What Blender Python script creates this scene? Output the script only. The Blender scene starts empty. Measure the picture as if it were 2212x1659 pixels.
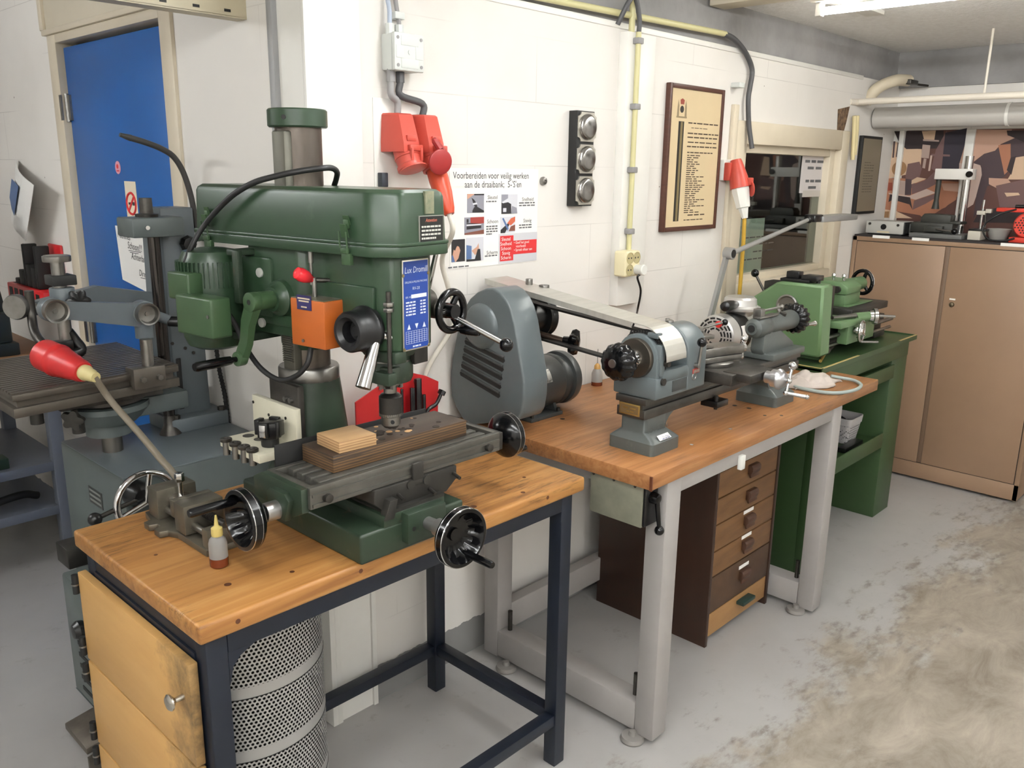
import bpy, bmesh, math, random
from mathutils import Vector, Matrix
random.seed(11)
V = Vector
SC = bpy.context.scene
COL = SC.collection
CAMZ = 1.62
FPX, YAW, PITCH, ROLL = 1833.18, math.radians(43.42564), math.radians(14.18355), math.radians(0.79616)
_fw = V((math.cos(YAW)*math.cos(PITCH), math.sin(YAW)*math.cos(PITCH), -math.sin(PITCH)))
_r0 = V((math.sin(YAW), -math.cos(YAW), 0)); _u0 = _r0.cross(_fw)
_rt = _r0*math.cos(ROLL) + _u0*math.sin(ROLL); _up = _u0*math.cos(ROLL) - _r0*math.sin(ROLL)
CP = V((0, 0, CAMZ))
def ray(px, py): return _rt*((px-1106)/FPX) - _up*((py-829.5)/FPX) + _fw
def at(px, py, ax, v):
    """world point seen at photo pixel (px,py) on the plane axis = v"""
    d = ray(px, py); i = 'xyz'.index(ax); return CP + d*((v-CP[i])/d[i])
# swivelled head of the milling machine: local a (right), b (back), z
COLX, COLY = 1.055, 1.64
HEAD = Matrix.Translation((COLX, COLY, 0)) @ Matrix.Rotation(math.radians(7.3), 4, 'Z')
HEADI = HEAD.inverted()
def hl(px, py, ax, v):
    d = HEADI.to_3x3() @ ray(px, py); c = HEADI @ CP; i = 'xyz'.index(ax); return c + d*((v-c[i])/d[i])

def lin(c):
    return tuple(((x/255)/12.92 if x/255 <= .04045 else ((x/255+.055)/1.055)**2.4) for x in c) + (1,)
MATS = {}
def mat(name, col, rough=.5, metal=0, var=None, scale=8, stretch=(1,1,1), amt=.5, bump=0, bscale=60, spec=.5, emit=0, coat=0, trans=0, alpha=1, thr=(.35,.65), detail=4, var2=None, scale2=3, thr2=(.5,.7)):
    if name in MATS: return MATS[name]
    m = bpy.data.materials.new(name); m.use_nodes = True; MATS[name] = m
    nt = m.node_tree; N = nt.nodes; L = nt.links; p = N['Principled BSDF']
    p.inputs['Base Color'].default_value = lin(col); p.inputs['Roughness'].default_value = rough
    p.inputs['Metallic'].default_value = metal; p.inputs['Specular IOR Level'].default_value = spec
    p.inputs['Coat Weight'].default_value = coat; p.inputs['Coat Roughness'].default_value = .12
    p.inputs['Transmission Weight'].default_value = trans; p.inputs['Alpha'].default_value = alpha
    if emit:
        p.inputs['Emission Color'].default_value = lin(col); p.inputs['Emission Strength'].default_value = emit
    if var or bump or var2:
        tc = N.new('ShaderNodeTexCoord'); mp = N.new('ShaderNodeMapping'); L.new(tc.outputs['Object'], mp.inputs[0])
        mp.inputs['Scale'].default_value = stretch
        last = None
        for (vc, sc_, th) in ((var, scale, thr), (var2, scale2, thr2)):
            if not vc: continue
            nz = N.new('ShaderNodeTexNoise'); L.new(mp.outputs[0], nz.inputs['Vector'])
            nz.inputs['Scale'].default_value = sc_; nz.inputs['Detail'].default_value = detail; nz.inputs['Roughness'].default_value = .62
            rp = N.new('ShaderNodeMapRange'); L.new(nz.outputs[0], rp.inputs[0])
            rp.inputs[1].default_value = th[0]; rp.inputs[2].default_value = th[1]; rp.inputs[4].default_value = amt
            mx = N.new('ShaderNodeMix'); mx.data_type = 'RGBA'; L.new(rp.outputs[0], mx.inputs[0])
            mx.inputs[7].default_value = lin(vc)
            if last: L.new(last.outputs[2], mx.inputs[6])
            else: mx.inputs[6].default_value = lin(col)
            last = mx
        if last: L.new(last.outputs[2], p.inputs['Base Color'])
        if bump:
            nb = N.new('ShaderNodeTexNoise'); L.new(mp.outputs[0], nb.inputs['Vector']); nb.inputs['Scale'].default_value = bscale; nb.inputs['Detail'].default_value = 3
            bp = N.new('ShaderNodeBump'); bp.inputs['Strength'].default_value = bump; bp.inputs['Distance'].default_value = .01
            L.new(nb.outputs[0], bp.inputs['Height']); L.new(bp.outputs[0], p.inputs['Normal'])
    return m

def axmat(axis):
    z = V(axis).normalized(); return z.to_track_quat('Z', 'Y').to_matrix().to_4x4()
def smooth_pts(pts, n=6):
    pts = [V(p) for p in pts]
    if len(pts) < 3 or n < 2: return pts
    out = []
    for i in range(len(pts)-1):
        p0 = pts[i-1] if i else pts[0]*2-pts[1]; p1 = pts[i]; p2 = pts[i+1]; p3 = pts[i+2] if i+2 < len(pts) else pts[i+1]*2-pts[i]
        for k in range(n):
            t = k/n
            out.append(.5*((2*p1)+(p2-p0)*t+(2*p0-5*p1+4*p2-p3)*t*t+(3*p1-p0-3*p2+p3)*t**3))
    return out+[pts[-1]]
WL = {}
class MB:
    def __init__(s, M=None): s.bm = bmesh.new(); s.mi = 0; s.M = M or Matrix()
    def m(s, i): s.mi = i; return s
    def _in(s, b, M=None):
        bmesh.ops.transform(b, matrix=s.M @ (M or Matrix()), verts=b.verts)
        for f in b.faces: f.material_index = s.mi
        t = bpy.data.meshes.new('t'); b.to_mesh(t); b.free(); s.bm.from_mesh(t); bpy.data.meshes.remove(t); return s
    def bx(s, x0, x1, y0, y1, z0, z1, bev=0, M=None, seg=2):
        b = bmesh.new(); bmesh.ops.create_cube(b, size=1)
        sx, sy, sz = abs(x1-x0), abs(y1-y0), abs(z1-z0)
        bmesh.ops.scale(b, vec=(sx, sy, sz), verts=b.verts); bmesh.ops.translate(b, vec=((x0+x1)/2, (y0+y1)/2, (z0+z1)/2), verts=b.verts)
        if bev: bmesh.ops.bevel(b, geom=b.edges[:], offset=min(bev, .45*min(sx, sy, sz)), segments=seg, affect='EDGES', profile=.5)
        return s._in(b, M)
    def cyl(s, p0, p1, r, r2=None, seg=24, bev=0):
        p0, p1 = V(p0), V(p1); d = p1-p0; r2 = r if r2 is None else r2; b = bmesh.new()
        bmesh.ops.create_cone(b, cap_ends=True, segments=seg, radius1=r, radius2=r2, depth=d.length)
        if bev:
            es = [e for e in b.edges if abs(e.verts[0].co.z-e.verts[1].co.z) < 1e-6]
            bmesh.ops.bevel(b, geom=es, offset=min(bev, d.length*.45), segments=2, affect='EDGES', profile=.5)
        return s._in(b, Matrix.Translation((p0+p1)/2) @ axmat(d))
    def lathe(s, prof, p, axis=(0,0,1), seg=32, cap=True):
        b = bmesh.new(); rings = []
        for r, h in prof:
            if r <= 1e-6: rings.append([b.verts.new((0, 0, h))])
            else: rings.append([b.verts.new((r*math.cos(2*math.pi*i/seg), r*math.sin(2*math.pi*i/seg), h)) for i in range(seg)])
        for A, B in zip(rings, rings[1:]):
            if len(A) == 1 and len(B) == 1: continue
            for i in range(seg):
                j = (i+1) % seg
                if len(A) == 1: b.faces.new((A[0], B[j], B[i]))
                elif len(B) == 1: b.faces.new((A[i], A[j], B[0]))
                else: b.faces.new((A[i], A[j], B[j], B[i]))
        if cap and len(rings[0]) > 1: b.faces.new(list(reversed(rings[0])))
        if cap and len(rings[-1]) > 1: b.faces.new(rings[-1])
        bmesh.ops.recalc_face_normals(b, faces=b.faces)
        return s._in(b, Matrix.Translation(V(p)) @ axmat(axis))
    def loft(s, rings, cap=True):
        b = bmesh.new(); R = [[b.verts.new(V(p)) for p in r] for r in rings]; n = len(R[0])
        for A, B in zip(R, R[1:]):
            for i in range(n): b.faces.new((A[i], A[(i+1) % n], B[(i+1) % n], B[i]))
        if cap: b.faces.new(list(reversed(R[0]))); b.faces.new(R[-1])
        bmesh.ops.recalc_face_normals(b, faces=b.faces)
        return s._in(b)
    def prism(s, pts, vec, bev=0, seg=2):
        b = bmesh.new(); vs = [b.verts.new(V(p)) for p in pts]; f = b.faces.new(vs)
        r = bmesh.ops.extrude_face_region(b, geom=[f]); bmesh.ops.translate(b, vec=V(vec), verts=[e for e in r['geom'] if isinstance(e, bmesh.types.BMVert)])
        bmesh.ops.recalc_face_normals(b, faces=b.faces)
        if bev: bmesh.ops.bevel(b, geom=b.edges[:], offset=bev, segments=seg, affect='EDGES', profile=.5)
        return s._in(b)
    def tube(s, pts, r, seg=10, n=6, r2=None):
        P = smooth_pts(pts, n); b = bmesh.new(); rings = []; up = None
        for i, p in enumerate(P):
            t = (P[min(i+1, len(P)-1)]-P[max(i-1, 0)]).normalized()
            if up is None: up = t.orthogonal().normalized()
            up = (up-t*up.dot(t)).normalized(); w = t.cross(up); rr = r if r2 is None else r+(r2-r)*i/(len(P)-1)
            rings.append([b.verts.new(p+up*rr*math.cos(2*math.pi*k/seg)+w*rr*math.sin(2*math.pi*k/seg)) for k in range(seg)])
        for A, B in zip(rings, rings[1:]):
            for i in range(seg): b.faces.new((A[i], A[(i+1) % seg], B[(i+1) % seg], B[i]))
        b.faces.new(list(reversed(rings[0]))); b.faces.new(rings[-1])
        bmesh.ops.recalc_face_normals(b, faces=b.faces)
        return s._in(b)
    def sph(s, c, r, sc=(1,1,1), seg=20, axis=None):
        b = bmesh.new(); bmesh.ops.create_uvsphere(b, u_segments=seg, v_segments=max(8, seg//2+2), radius=r)
        bmesh.ops.scale(b, vec=sc, verts=b.verts)
        return s._in(b, Matrix.Translation(V(c)) @ (axmat(axis) if axis else Matrix()))
    def tor(s, c, axis, R, r, seg=36, ts=10):
        b = bmesh.new(); rings = []
        for i in range(seg):
            a = 2*math.pi*i/seg
            rings.append([b.verts.new(((R+r*math.cos(2*math.pi*k/ts))*math.cos(a), (R+r*math.cos(2*math.pi*k/ts))*math.sin(a), r*math.sin(2*math.pi*k/ts))) for k in range(ts)])
        for i in range(seg):
            A, B = rings[i], rings[(i+1) % seg]
            for k in range(ts): b.faces.new((A[k], B[k], B[(k+1) % ts], A[(k+1) % ts]))
        bmesh.ops.recalc_face_normals(b, faces=b.faces)
        return s._in(b, Matrix.Translation(V(c)) @ axmat(axis))
    def poly(s, pts):
        b = bmesh.new(); b.faces.new([b.verts.new(V(p)) for p in pts]); return s._in(b)
    def text(s, body, o, u, v, size, align='LEFT', lift=.0004, sx=1, shear=0):
        """flat lettering: o = baseline origin, u = reading direction, v = up direction"""
        c = bpy.data.curves.new('t', 'FONT'); c.body = body; c.size = 1; c.align_x = align; c.resolution_u = 2; c.shear = shear
        ob = bpy.data.objects.new('t', c); COL.objects.link(ob); dg = bpy.context.evaluated_depsgraph_get()
        me = bpy.data.meshes.new_from_object(ob.evaluated_get(dg)); b = bmesh.new(); b.from_mesh(me)
        bpy.data.objects.remove(ob); bpy.data.curves.remove(c); bpy.data.meshes.remove(me)
        u = V(u).normalized(); v = V(v).normalized(); w = u.cross(v); o = V(o)+w*lift
        M = Matrix(((u.x*size*sx, v.x*size, w.x, o.x), (u.y*size*sx, v.y*size, w.y, o.y), (u.z*size*sx, v.z*size, w.z, o.z), (0, 0, 0, 1)))
        return s._in(b, M)
    def build(s, name, mats, parent=None, sharp=38):
        bm = s.bm; bm.verts.ensure_lookup_table()
        xs = [v.co.x for v in bm.verts]; ys = [v.co.y for v in bm.verts]; zs = [v.co.z for v in bm.verts]
        c = V(((min(xs)+max(xs))/2, (min(ys)+max(ys))/2, min(zs)))
        bmesh.ops.translate(bm, vec=-c, verts=bm.verts)
        me = bpy.data.meshes.new(name); bm.to_mesh(me); bm.free()
        for m in (mats if isinstance(mats, (list, tuple)) else [mats]): me.materials.append(m)
        for p in me.polygons: p.use_smooth = True
        me.set_sharp_from_angle(angle=math.radians(sharp))
        o = bpy.data.objects.new(name, me); COL.objects.link(o)
        if parent: o.parent = parent; o.location = c-WL[parent]
        else: o.location = c
        WL[o] = c
        return o
def tag(o, label, cat, group=None):
    o['label'] = label; o['category'] = cat
    if group: o['group'] = group
    return o
def thing(name, loc, label, cat, group=None):
    o = bpy.data.objects.new(name, None); o.empty_display_size = .05; COL.objects.link(o); o.location = loc; WL[o] = V(loc)
    return tag(o, label, cat, group)
def struct(o): o['kind'] = 'structure'; return o
def dup(root, d, label=None):
    """copy of a thing with copies of its parts and sub-parts, moved by d"""
    r = root.copy(); COL.objects.link(r); r.location = root.location+V(d); WL[r] = WL[root]+V(d)
    if label: r['label'] = label
    for ch in list(root.children):
        c = ch.copy(); COL.objects.link(c); c.parent = r
        for g in list(ch.children):
            e = g.copy(); COL.objects.link(e); e.parent = c
    return r
def dashes(mb, o, u, v, width, h, n=4, seed=0, lift=.0004):
    """a line of writing too small to read: short strokes"""
    rnd = random.Random(seed); u = V(u).normalized(); v = V(v).normalized(); o = V(o)+u.cross(v)*lift; x = 0
    ws = [rnd.uniform(.5, 1.4) for _ in range(n)]; k = width*.86/sum(ws); gap = width*.14/max(1, n-1)
    for w in ws:
        a = o+u*x; b = a+u*(w*k); mb.poly([a, b, b+v*h, a+v*h]); x += w*k+gap
def star(mb, prof, p, axis, n, amp, seg=84):
    """lathe with a scalloped rim: prof = (r, h, weight of the lobes)"""
    b = bmesh.new(); rings = []
    for r, h, w in prof:
        if r < 1e-6: rings.append([b.verts.new((0, 0, h))]); continue
        ring = []
        for i in range(seg):
            a = 2*math.pi*i/seg; q = r-amp*w*(abs(math.sin(n*a/2))**2.2 if True else 0); ring.append(b.verts.new((q*math.cos(a), q*math.sin(a), h)))
        rings.append(ring)
    for A, B in zip(rings, rings[1:]):
        if len(A) == len(B) == 1: continue
        for i in range(seg):
            j = (i+1) % seg
            b.faces.new((A[0], B[j], B[i]) if len(A) == 1 else (A[i], A[j], B[0]) if len(B) == 1 else (A[i], A[j], B[j], B[i]))
    bmesh.ops.recalc_face_normals(b, faces=b.faces)
    return mb._in(b, Matrix.Translation(V(p)) @ axmat(axis))
# ------------------------------------------------------------------ materials of the room
def wall_mat(name, axis):
    m = mat(name, (226,222,216), .75, var=(205,200,192), scale=1.3, amt=.45, thr=(.45,.75), bump=.05, bscale=40)
    nt = m.node_tree; N = nt.nodes; L = nt.links; p = N['Principled BSDF']
    g = N.new('ShaderNodeNewGeometry'); sp = N.new('ShaderNodeSeparateXYZ'); L.new(g.outputs['Position'], sp.inputs[0])
    cb = N.new('ShaderNodeCombineXYZ'); L.new(sp.outputs[axis], cb.inputs[0])
    ad = N.new('ShaderNodeMath'); ad.operation = 'ADD'; L.new(sp.outputs[2], ad.inputs[0]); ad.inputs[1].default_value = .121; L.new(ad.outputs[0], cb.inputs[1])
    bk = N.new('ShaderNodeTexBrick'); L.new(cb.outputs[0], bk.inputs['Vector']); bk.inputs['Scale'].default_value = 1
    bk.inputs['Brick Width'].default_value = .6; bk.inputs['Row Height'].default_value = .1948; bk.inputs['Mortar Size'].default_value = .0016; bk.inputs['Mortar Smooth'].default_value = .3
    old = p.inputs['Base Color'].links[0].from_socket
    # joints are only faintly visible, fading in and out
    nz = N.new('ShaderNodeTexNoise'); L.new(g.outputs['Position'], nz.inputs['Vector']); nz.inputs['Scale'].default_value = 2.2
    mr = N.new('ShaderNodeMapRange'); L.new(nz.outputs[0], mr.inputs[0]); mr.inputs[1].default_value = .42; mr.inputs[2].default_value = .62; mr.inputs[4].default_value = .3
    mu = N.new('ShaderNodeMath'); mu.operation = 'MULTIPLY'; L.new(bk.outputs['Fac'], mu.inputs[0]); L.new(mr.outputs[0], mu.inputs[1])
    mx = N.new('ShaderNodeMix'); mx.data_type = 'RGBA'; L.new(mu.outputs[0], mx.inputs[0]); L.new(old, mx.inputs[6]); mx.inputs[7].default_value = lin((120,112,104))
    # specks and nail holes
    vo = N.new('ShaderNodeTexVoronoi'); L.new(g.outputs['Position'], vo.inputs['Vector']); vo.inputs['Scale'].default_value = 6
    lt = N.new('ShaderNodeMath'); lt.operation = 'LESS_THAN'; L.new(vo.outputs['Distance'], lt.inputs[0]); lt.inputs[1].default_value = .022
    m2 = N.new('ShaderNodeMix'); m2.data_type = 'RGBA'; L.new(lt.outputs[0], m2.inputs[0]); L.new(mx.outputs[2], m2.inputs[6]); m2.inputs[7].default_value = lin((120,108,96))
    # grey painted plinth band with a ragged upper edge
    n3 = N.new('ShaderNodeTexNoise'); L.new(g.outputs['Position'], n3.inputs['Vector']); n3.inputs['Scale'].default_value = 25
    a3 = N.new('ShaderNodeMath'); a3.operation = 'MULTIPLY_ADD'; L.new(n3.outputs[0], a3.inputs[0]); a3.inputs[1].default_value = .025; L.new(sp.outputs[2], a3.inputs[2])
    l3 = N.new('ShaderNodeMath'); l3.operation = 'LESS_THAN'; L.new(a3.outputs[0], l3.inputs[0]); l3.inputs[1].default_value = .135
    m3 = N.new('ShaderNodeMix'); m3.data_type = 'RGBA'; L.new(l3.outputs[0], m3.inputs[0]); L.new(m2.outputs[2], m3.inputs[6]); m3.inputs[7].default_value = lin((132,131,130))
    L.new(m3.outputs[2], p.inputs['Base Color'])
    return m
M_WALLX = wall_mat('white painted block wall, long side', 0)
M_WALLY = wall_mat('white painted block wall, short side', 1)
M_CEIL = mat('white stippled ceiling', (244,243,241), .9, var=(228,226,222), scale=30, amt=.6, bump=.6, bscale=70)
M_GREYB = mat('grey painted concrete', (150,148,147), .8, var=(124,122,121), scale=5, amt=.6, bump=.15, bscale=30, var2=(166,164,162), scale2=2.2)
M_CREAM = mat('cream gloss paint', (214,203,182), .4, var=(196,184,162), scale=3, amt=.5)
M_CREAM2 = mat('cream matt board', (205,196,176), .6, var=(190,180,160), scale=3, amt=.5)
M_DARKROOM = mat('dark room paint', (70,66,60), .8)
M_BLUE = mat('blue door paint', (24,92,166), .33, var=(34,86,150), scale=3, amt=.6, spec=.45, var2=(64,108,156), scale2=40, thr2=(.7,.8))
M_GLASS = mat('window glass', (225,235,230), .02, trans=1, spec=.5)
M_WHITEPL = mat('white plastic', (222,222,216), .4)
M_WHITE = mat('white paint gloss', (232,230,224), .45, var=(215,212,204), scale=4, amt=.4)
M_BLACK = mat('black plastic', (16,16,17), .3, spec=.5)
M_BLACKM = mat('black matt', (22,22,22), .6)
M_STEEL = mat('machined steel', (150,148,144), .33, .95, var=(105,102,98), scale=12, amt=.6)
M_STEELD = mat('dark oiled steel', (84,81,77), .42, .85, var=(52,49,46), scale=14, amt=.7)
M_CHROME = mat('polished chrome', (205,205,205), .12, 1)
M_ALU = mat('brushed aluminium', (206,204,196), .42, .7, var=(184,182,174), scale=6, stretch=(1,10,1), amt=.5)
M_ORING = mat('grey conduit plastic', (150,150,150), .5)
def floor_mat():
    m = mat('grey floor paint worn to bare concrete', (172,170,167), .42, var=(156,153,150), scale=1.4, amt=.7, bump=.06, bscale=25)
    nt = m.node_tree; N = nt.nodes; L = nt.links; p = N['Principled BSDF']
    old = p.inputs['Base Color'].links[0].from_socket
    g = N.new('ShaderNodeNewGeometry'); sp = N.new('ShaderNodeSeparateXYZ'); L.new(g.outputs['Position'], sp.inputs[0])
    mp = N.new('ShaderNodeMapping'); L.new(g.outputs['Position'], mp.inputs[0]); mp.inputs['Rotation'].default_value = (0,0,.25); mp.inputs['Scale'].default_value = (1,2.0,1)
    n1 = N.new('ShaderNodeTexNoise'); L.new(mp.outputs[0], n1.inputs['Vector']); n1.inputs['Scale'].default_value = 2.6; n1.inputs['Detail'].default_value = 9; n1.inputs['Roughness'].default_value = .72
    # worn walkway: y below about 1 m along the benches, and the open floor on the left
    a = N.new('ShaderNodeMapRange'); L.new(sp.outputs[1], a.inputs[0]); a.inputs[1].default_value = 1.45; a.inputs[2].default_value = .55; a.inputs[3].default_value = 0; a.inputs[4].default_value = .62
    b = N.new('ShaderNodeMapRange'); L.new(sp.outputs[0], b.inputs[0]); b.inputs[1].default_value = .85; b.inputs[2].default_value = .25; b.inputs[4].default_value = .30
    mxm = N.new('ShaderNodeMath'); mxm.operation = 'MAXIMUM'; L.new(a.outputs[0], mxm.inputs[0]); L.new(b.outputs[0], mxm.inputs[1])
    s = N.new('ShaderNodeMath'); s.operation = 'ADD'; L.new(mxm.outputs[0], s.inputs[0]); L.new(n1.outputs[0], s.inputs[1])
    r = N.new('ShaderNodeMapRange'); L.new(s.outputs[0], r.inputs[0]); r.inputs[1].default_value = .78; r.inputs[2].default_value = .92
    n2 = N.new('ShaderNodeTexNoise'); L.new(mp.outputs[0], n2.inputs['Vector']); n2.inputs['Scale'].default_value = 3.5; n2.inputs['Detail'].default_value = 8; n2.inputs['Roughness'].default_value = .7; n2.inputs['Distortion'].default_value = .6
    cr = N.new('ShaderNodeValToRGB'); L.new(n2.outputs[0], cr.inputs[0])
    e = cr.color_ramp.elements; e[0].position = .28; e[0].color = lin((110,100,88)); e[1].position = .72; e[1].color = lin((172,162,149))
    k = cr.color_ramp.elements.new(.47); k.color = lin((144,135,123))
    mx = N.new('ShaderNodeMix'); mx.data_type = 'RGBA'; L.new(r.outputs[0], mx.inputs[0]); L.new(old, mx.inputs[6]); L.new(cr.outputs[0], mx.inputs[7])
    # dark dirt streaks at the edge between paint and wear, and specks
    e2 = N.new('ShaderNodeMapRange'); L.new(s.outputs[0], e2.inputs[0]); e2.interpolation_type = 'SMOOTHSTEP'; e2.inputs[1].default_value = .74; e2.inputs[2].default_value = .84
    e3 = N.new('ShaderNodeMapRange'); L.new(s.outputs[0], e3.inputs[0]); e3.interpolation_type = 'SMOOTHSTEP'; e3.inputs[1].default_value = .98; e3.inputs[2].default_value = .86
    em = N.new('ShaderNodeMath'); em.operation = 'MULTIPLY'; L.new(e2.outputs[0], em.inputs[0]); L.new(e3.outputs[0], em.inputs[1])
    n4 = N.new('ShaderNodeTexNoise'); L.new(mp.outputs[0], n4.inputs['Vector']); n4.inputs['Scale'].default_value = 16; n4.inputs['Detail'].default_value = 6
    r4 = N.new('ShaderNodeMapRange'); L.new(n4.outputs[0], r4.inputs[0]); r4.inputs[1].default_value = .48; r4.inputs[2].default_value = .66; r4.inputs[4].default_value = .6
    e5 = N.new('ShaderNodeMath'); e5.operation = 'MULTIPLY'; L.new(em.outputs[0], e5.inputs[0]); L.new(r4.outputs[0], e5.inputs[1])
    mx2 = N.new('ShaderNodeMix'); mx2.data_type = 'RGBA'; L.new(e5.outputs[0], mx2.inputs[0]); L.new(mx.outputs[2], mx2.inputs[6]); mx2.inputs[7].default_value = lin((92,84,72))
    n5 = N.new('ShaderNodeTexNoise'); L.new(g.outputs['Position'], n5.inputs['Vector']); n5.inputs['Scale'].default_value = 9; n5.inputs['Detail'].default_value = 7; n5.inputs['Roughness'].default_value = .75
    r5 = N.new('ShaderNodeMapRange'); L.new(n5.outputs[0], r5.inputs[0]); r5.inputs[1].default_value = .58; r5.inputs[2].default_value = .74; r5.inputs[4].default_value = .55
    mx3 = N.new('ShaderNodeMix'); mx3.data_type = 'RGBA'; L.new(r5.outputs[0], mx3.inputs[0]); L.new(mx2.outputs[2], mx3.inputs[6]); mx3.inputs[7].default_value = lin((122,114,103))
    L.new(mx3.outputs[2], p.inputs['Base Color'])
    return m
M_FLOOR = floor_mat()
# ------------------------------------------------------------------ the room
WY, XL, XR, ZC = 1.9, 1.25, 5.15, 2.28
struct(MB().bx(-2.2, 5.4, -2.6, 6.2, -.12, 0).build('floor', M_FLOOR))
struct(MB().bx(-2.2, 5.4, -2.6, 6.2, ZC, ZC+.12).build('ceiling', M_CEIL))
b = MB()
WX0, WX1, WZ0, WZ1 = 3.37, 4.50, 1.065, 1.835      # window opening
b.bx(XL, WX0, WY, WY+.14, 0, 2.11); b.bx(WX1, XR+.15, WY, WY+.14, 0, 2.11); b.bx(WX0, WX1, WY, WY+.14, 0, WZ0); b.bx(WX0, WX1, WY, WY+.14, WZ1, 2.11)
struct(b.build('wall_back', M_WALLX))
DY0, DY1, DZ = 2.575, 3.57, 2.075                   # door opening
b = MB(); b.bx(XL, XL+.14, WY+.14, DY0, 0, ZC); b.bx(XL, XL+.14, DY1, 6.1, 0, ZC)
b.bx(XL+.05, XL+.14, DY0, DY1, DZ, ZC)
struct(b.build('wall_left', M_WALLY))
struct(MB().bx(XR, XR+.15, -2.5, WY, 0, ZC).build('wall_right', M_WALLY))
struct(MB().bx(-2.2, 5.4, -2.7, -2.6, 0, ZC).build('wall_front', M_WALLX))
struct(MB().bx(-2.3, -2.2, -2.6, 6.2, 0, ZC).build('wall_side', M_WALLY))
struct(MB().bx(-2.2, XL+.2, 6.1, 6.2, 0, ZC).build('wall_end', M_WALLX))
# concrete beams above the walls
struct(MB().bx(XL, XR+.15, WY+.015, WY+.14, 2.11, ZC).build('trim_1', M_GREYB))
b = MB(); b.bx(XR-.02, XR, -2.5, WY+.015, 2.09, ZC); struct(b.build('trim_2', M_GREYB))
# white ledge strip between block wall and beam
struct(MB().bx(XL, 4.62, WY-.006, WY+.015, 2.096, 2.116, .003).build('trim_3', M_WHITE))
# steel column at the wall's end: open section low down, plastered in above
x0, x1 = 1.262, 1.41
b = MB(); b.bx(x0, x0+.016, WY-.012, WY, 0, .86, .001); b.bx(x1-.016, x1, WY-.012, WY, 0, .86, .001)
b.bx(x0-.018, x1, WY-.012, WY, .86, 2.28, .001); b.bx(x0-.018, x0, WY-.012, WY+.14, 0, .86, .001); b.bx(x0-.018, x0-.002, WY, WY+.14, .86, 2.28)
b.bx(x0+.016, x1-.016, WY-.004, WY, 0, .86)
struct(b.build('trim_4', M_WHITE))
# ceiling battens
struct(MB().bx(3.09, 3.2, .2, 1.9, 2.245, 2.28, .004).build('trim_5', M_CREAM2))
struct(MB().bx(3.36, 3.80, 1.50, 1.575, 2.262, 2.28, .003).build('trim_6', M_WHITE))
# second room seen dark through the window
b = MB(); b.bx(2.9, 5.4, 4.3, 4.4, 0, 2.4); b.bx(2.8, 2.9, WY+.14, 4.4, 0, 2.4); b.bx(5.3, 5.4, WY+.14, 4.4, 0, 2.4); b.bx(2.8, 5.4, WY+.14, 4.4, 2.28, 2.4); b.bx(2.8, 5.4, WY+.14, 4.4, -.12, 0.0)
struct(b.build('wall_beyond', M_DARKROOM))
# window
w = MB(); fx = .05
for (a0, a1, z0, z1) in ((WX0-.02, WX0+.075, WZ0-.03, WZ1), (WX1-.075, WX1+.01, WZ0-.03, WZ1), (WX0+.075, WX1-.075, WZ1-.095, WZ1), (WX0+.075, WX1-.075, WZ0-.03, WZ0+.07)):
    w.bx(a0, a1, WY-.014, WY+.05, z0, z1, .004)
for (a0, a1, z0, z1) in ((WX0+.07, WX0+.11, WZ0+.07, WZ1-.09), (WX1-.13, WX1-.07, WZ0+.07, WZ1-.09), (WX0+.11, WX1-.13, WZ1-.13, WZ1-.09), (WX0+.11, WX1-.13, WZ0+.065, WZ0+.10)):
    w.bx(a0, a1, WY+.02, WY+.10, z0, z1, .003)
win = struct(w.build('window_1', M_CREAM))
g = MB().bx(WX0+.10, WX1-.12, WY+.058, WY+.063, WZ0+.09, WZ1-.12).build('pane', M_GLASS, win)
# small pieces of wood trim and the sill
struct(MB().bx(WX0-.06, WX0-.022, WY-.02, WY, 1.0, WZ1+.06, .003).build('trim_7', M_CREAM))
# door with frame
d = MB(); yA, yB = DY0, DY1
d.bx(XL-.012, XL+.10, yA, yA+.075, 0, DZ, .003); d.bx(XL-.012, XL+.10, yB-.08, yB, 0, DZ, .003); d.bx(XL-.012, XL+.10, yA+.075, yB-.08, DZ-.03, DZ, .003)
d.bx(XL+.055, XL+.10, yA+.075, yA+.09, 0, DZ-.03); d.bx(XL+.055, XL+.10, yB-.095, yB-.08, 0, DZ-.03)
struct(d.build('door_frame_1', M_CREAM))
dl = struct(MB().bx(XL+.012, XL+.052, yA+.082, yB-.088, .01, DZ-.045, .002).build('door_1', M_BLUE))
for hz in (1.82, .98, .25):
    h = MB(); h.cyl((XL+.006, yB-.086, hz-.05), (XL+.006, yB-.086, hz+.05), .008, seg=12); h.bx(XL+.004, XL+.013, yB-.115, yB-.086, hz-.045, hz+.045); h.bx(XL-.014, XL-.010, yB-.084, yB-.065, hz-.045, hz+.045)
    h.build('hinge', M_STEEL, dl)
struct(MB().bx(XL-.008, XL+.05, yA-.02, yB+.02, DZ+.003, ZC, .003).build('trim_8', M_CREAM2))
struct(MB().bx(XL-.022, XL, yA-.02, yB+.02, DZ, DZ+.02, .003).build('trim_9', M_CREAM))
struct(MB().bx(XL-.02, XL, yB+.005, yB+.04, DZ+.02, ZC, .003).build('trim_10', M_CREAM))
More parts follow.
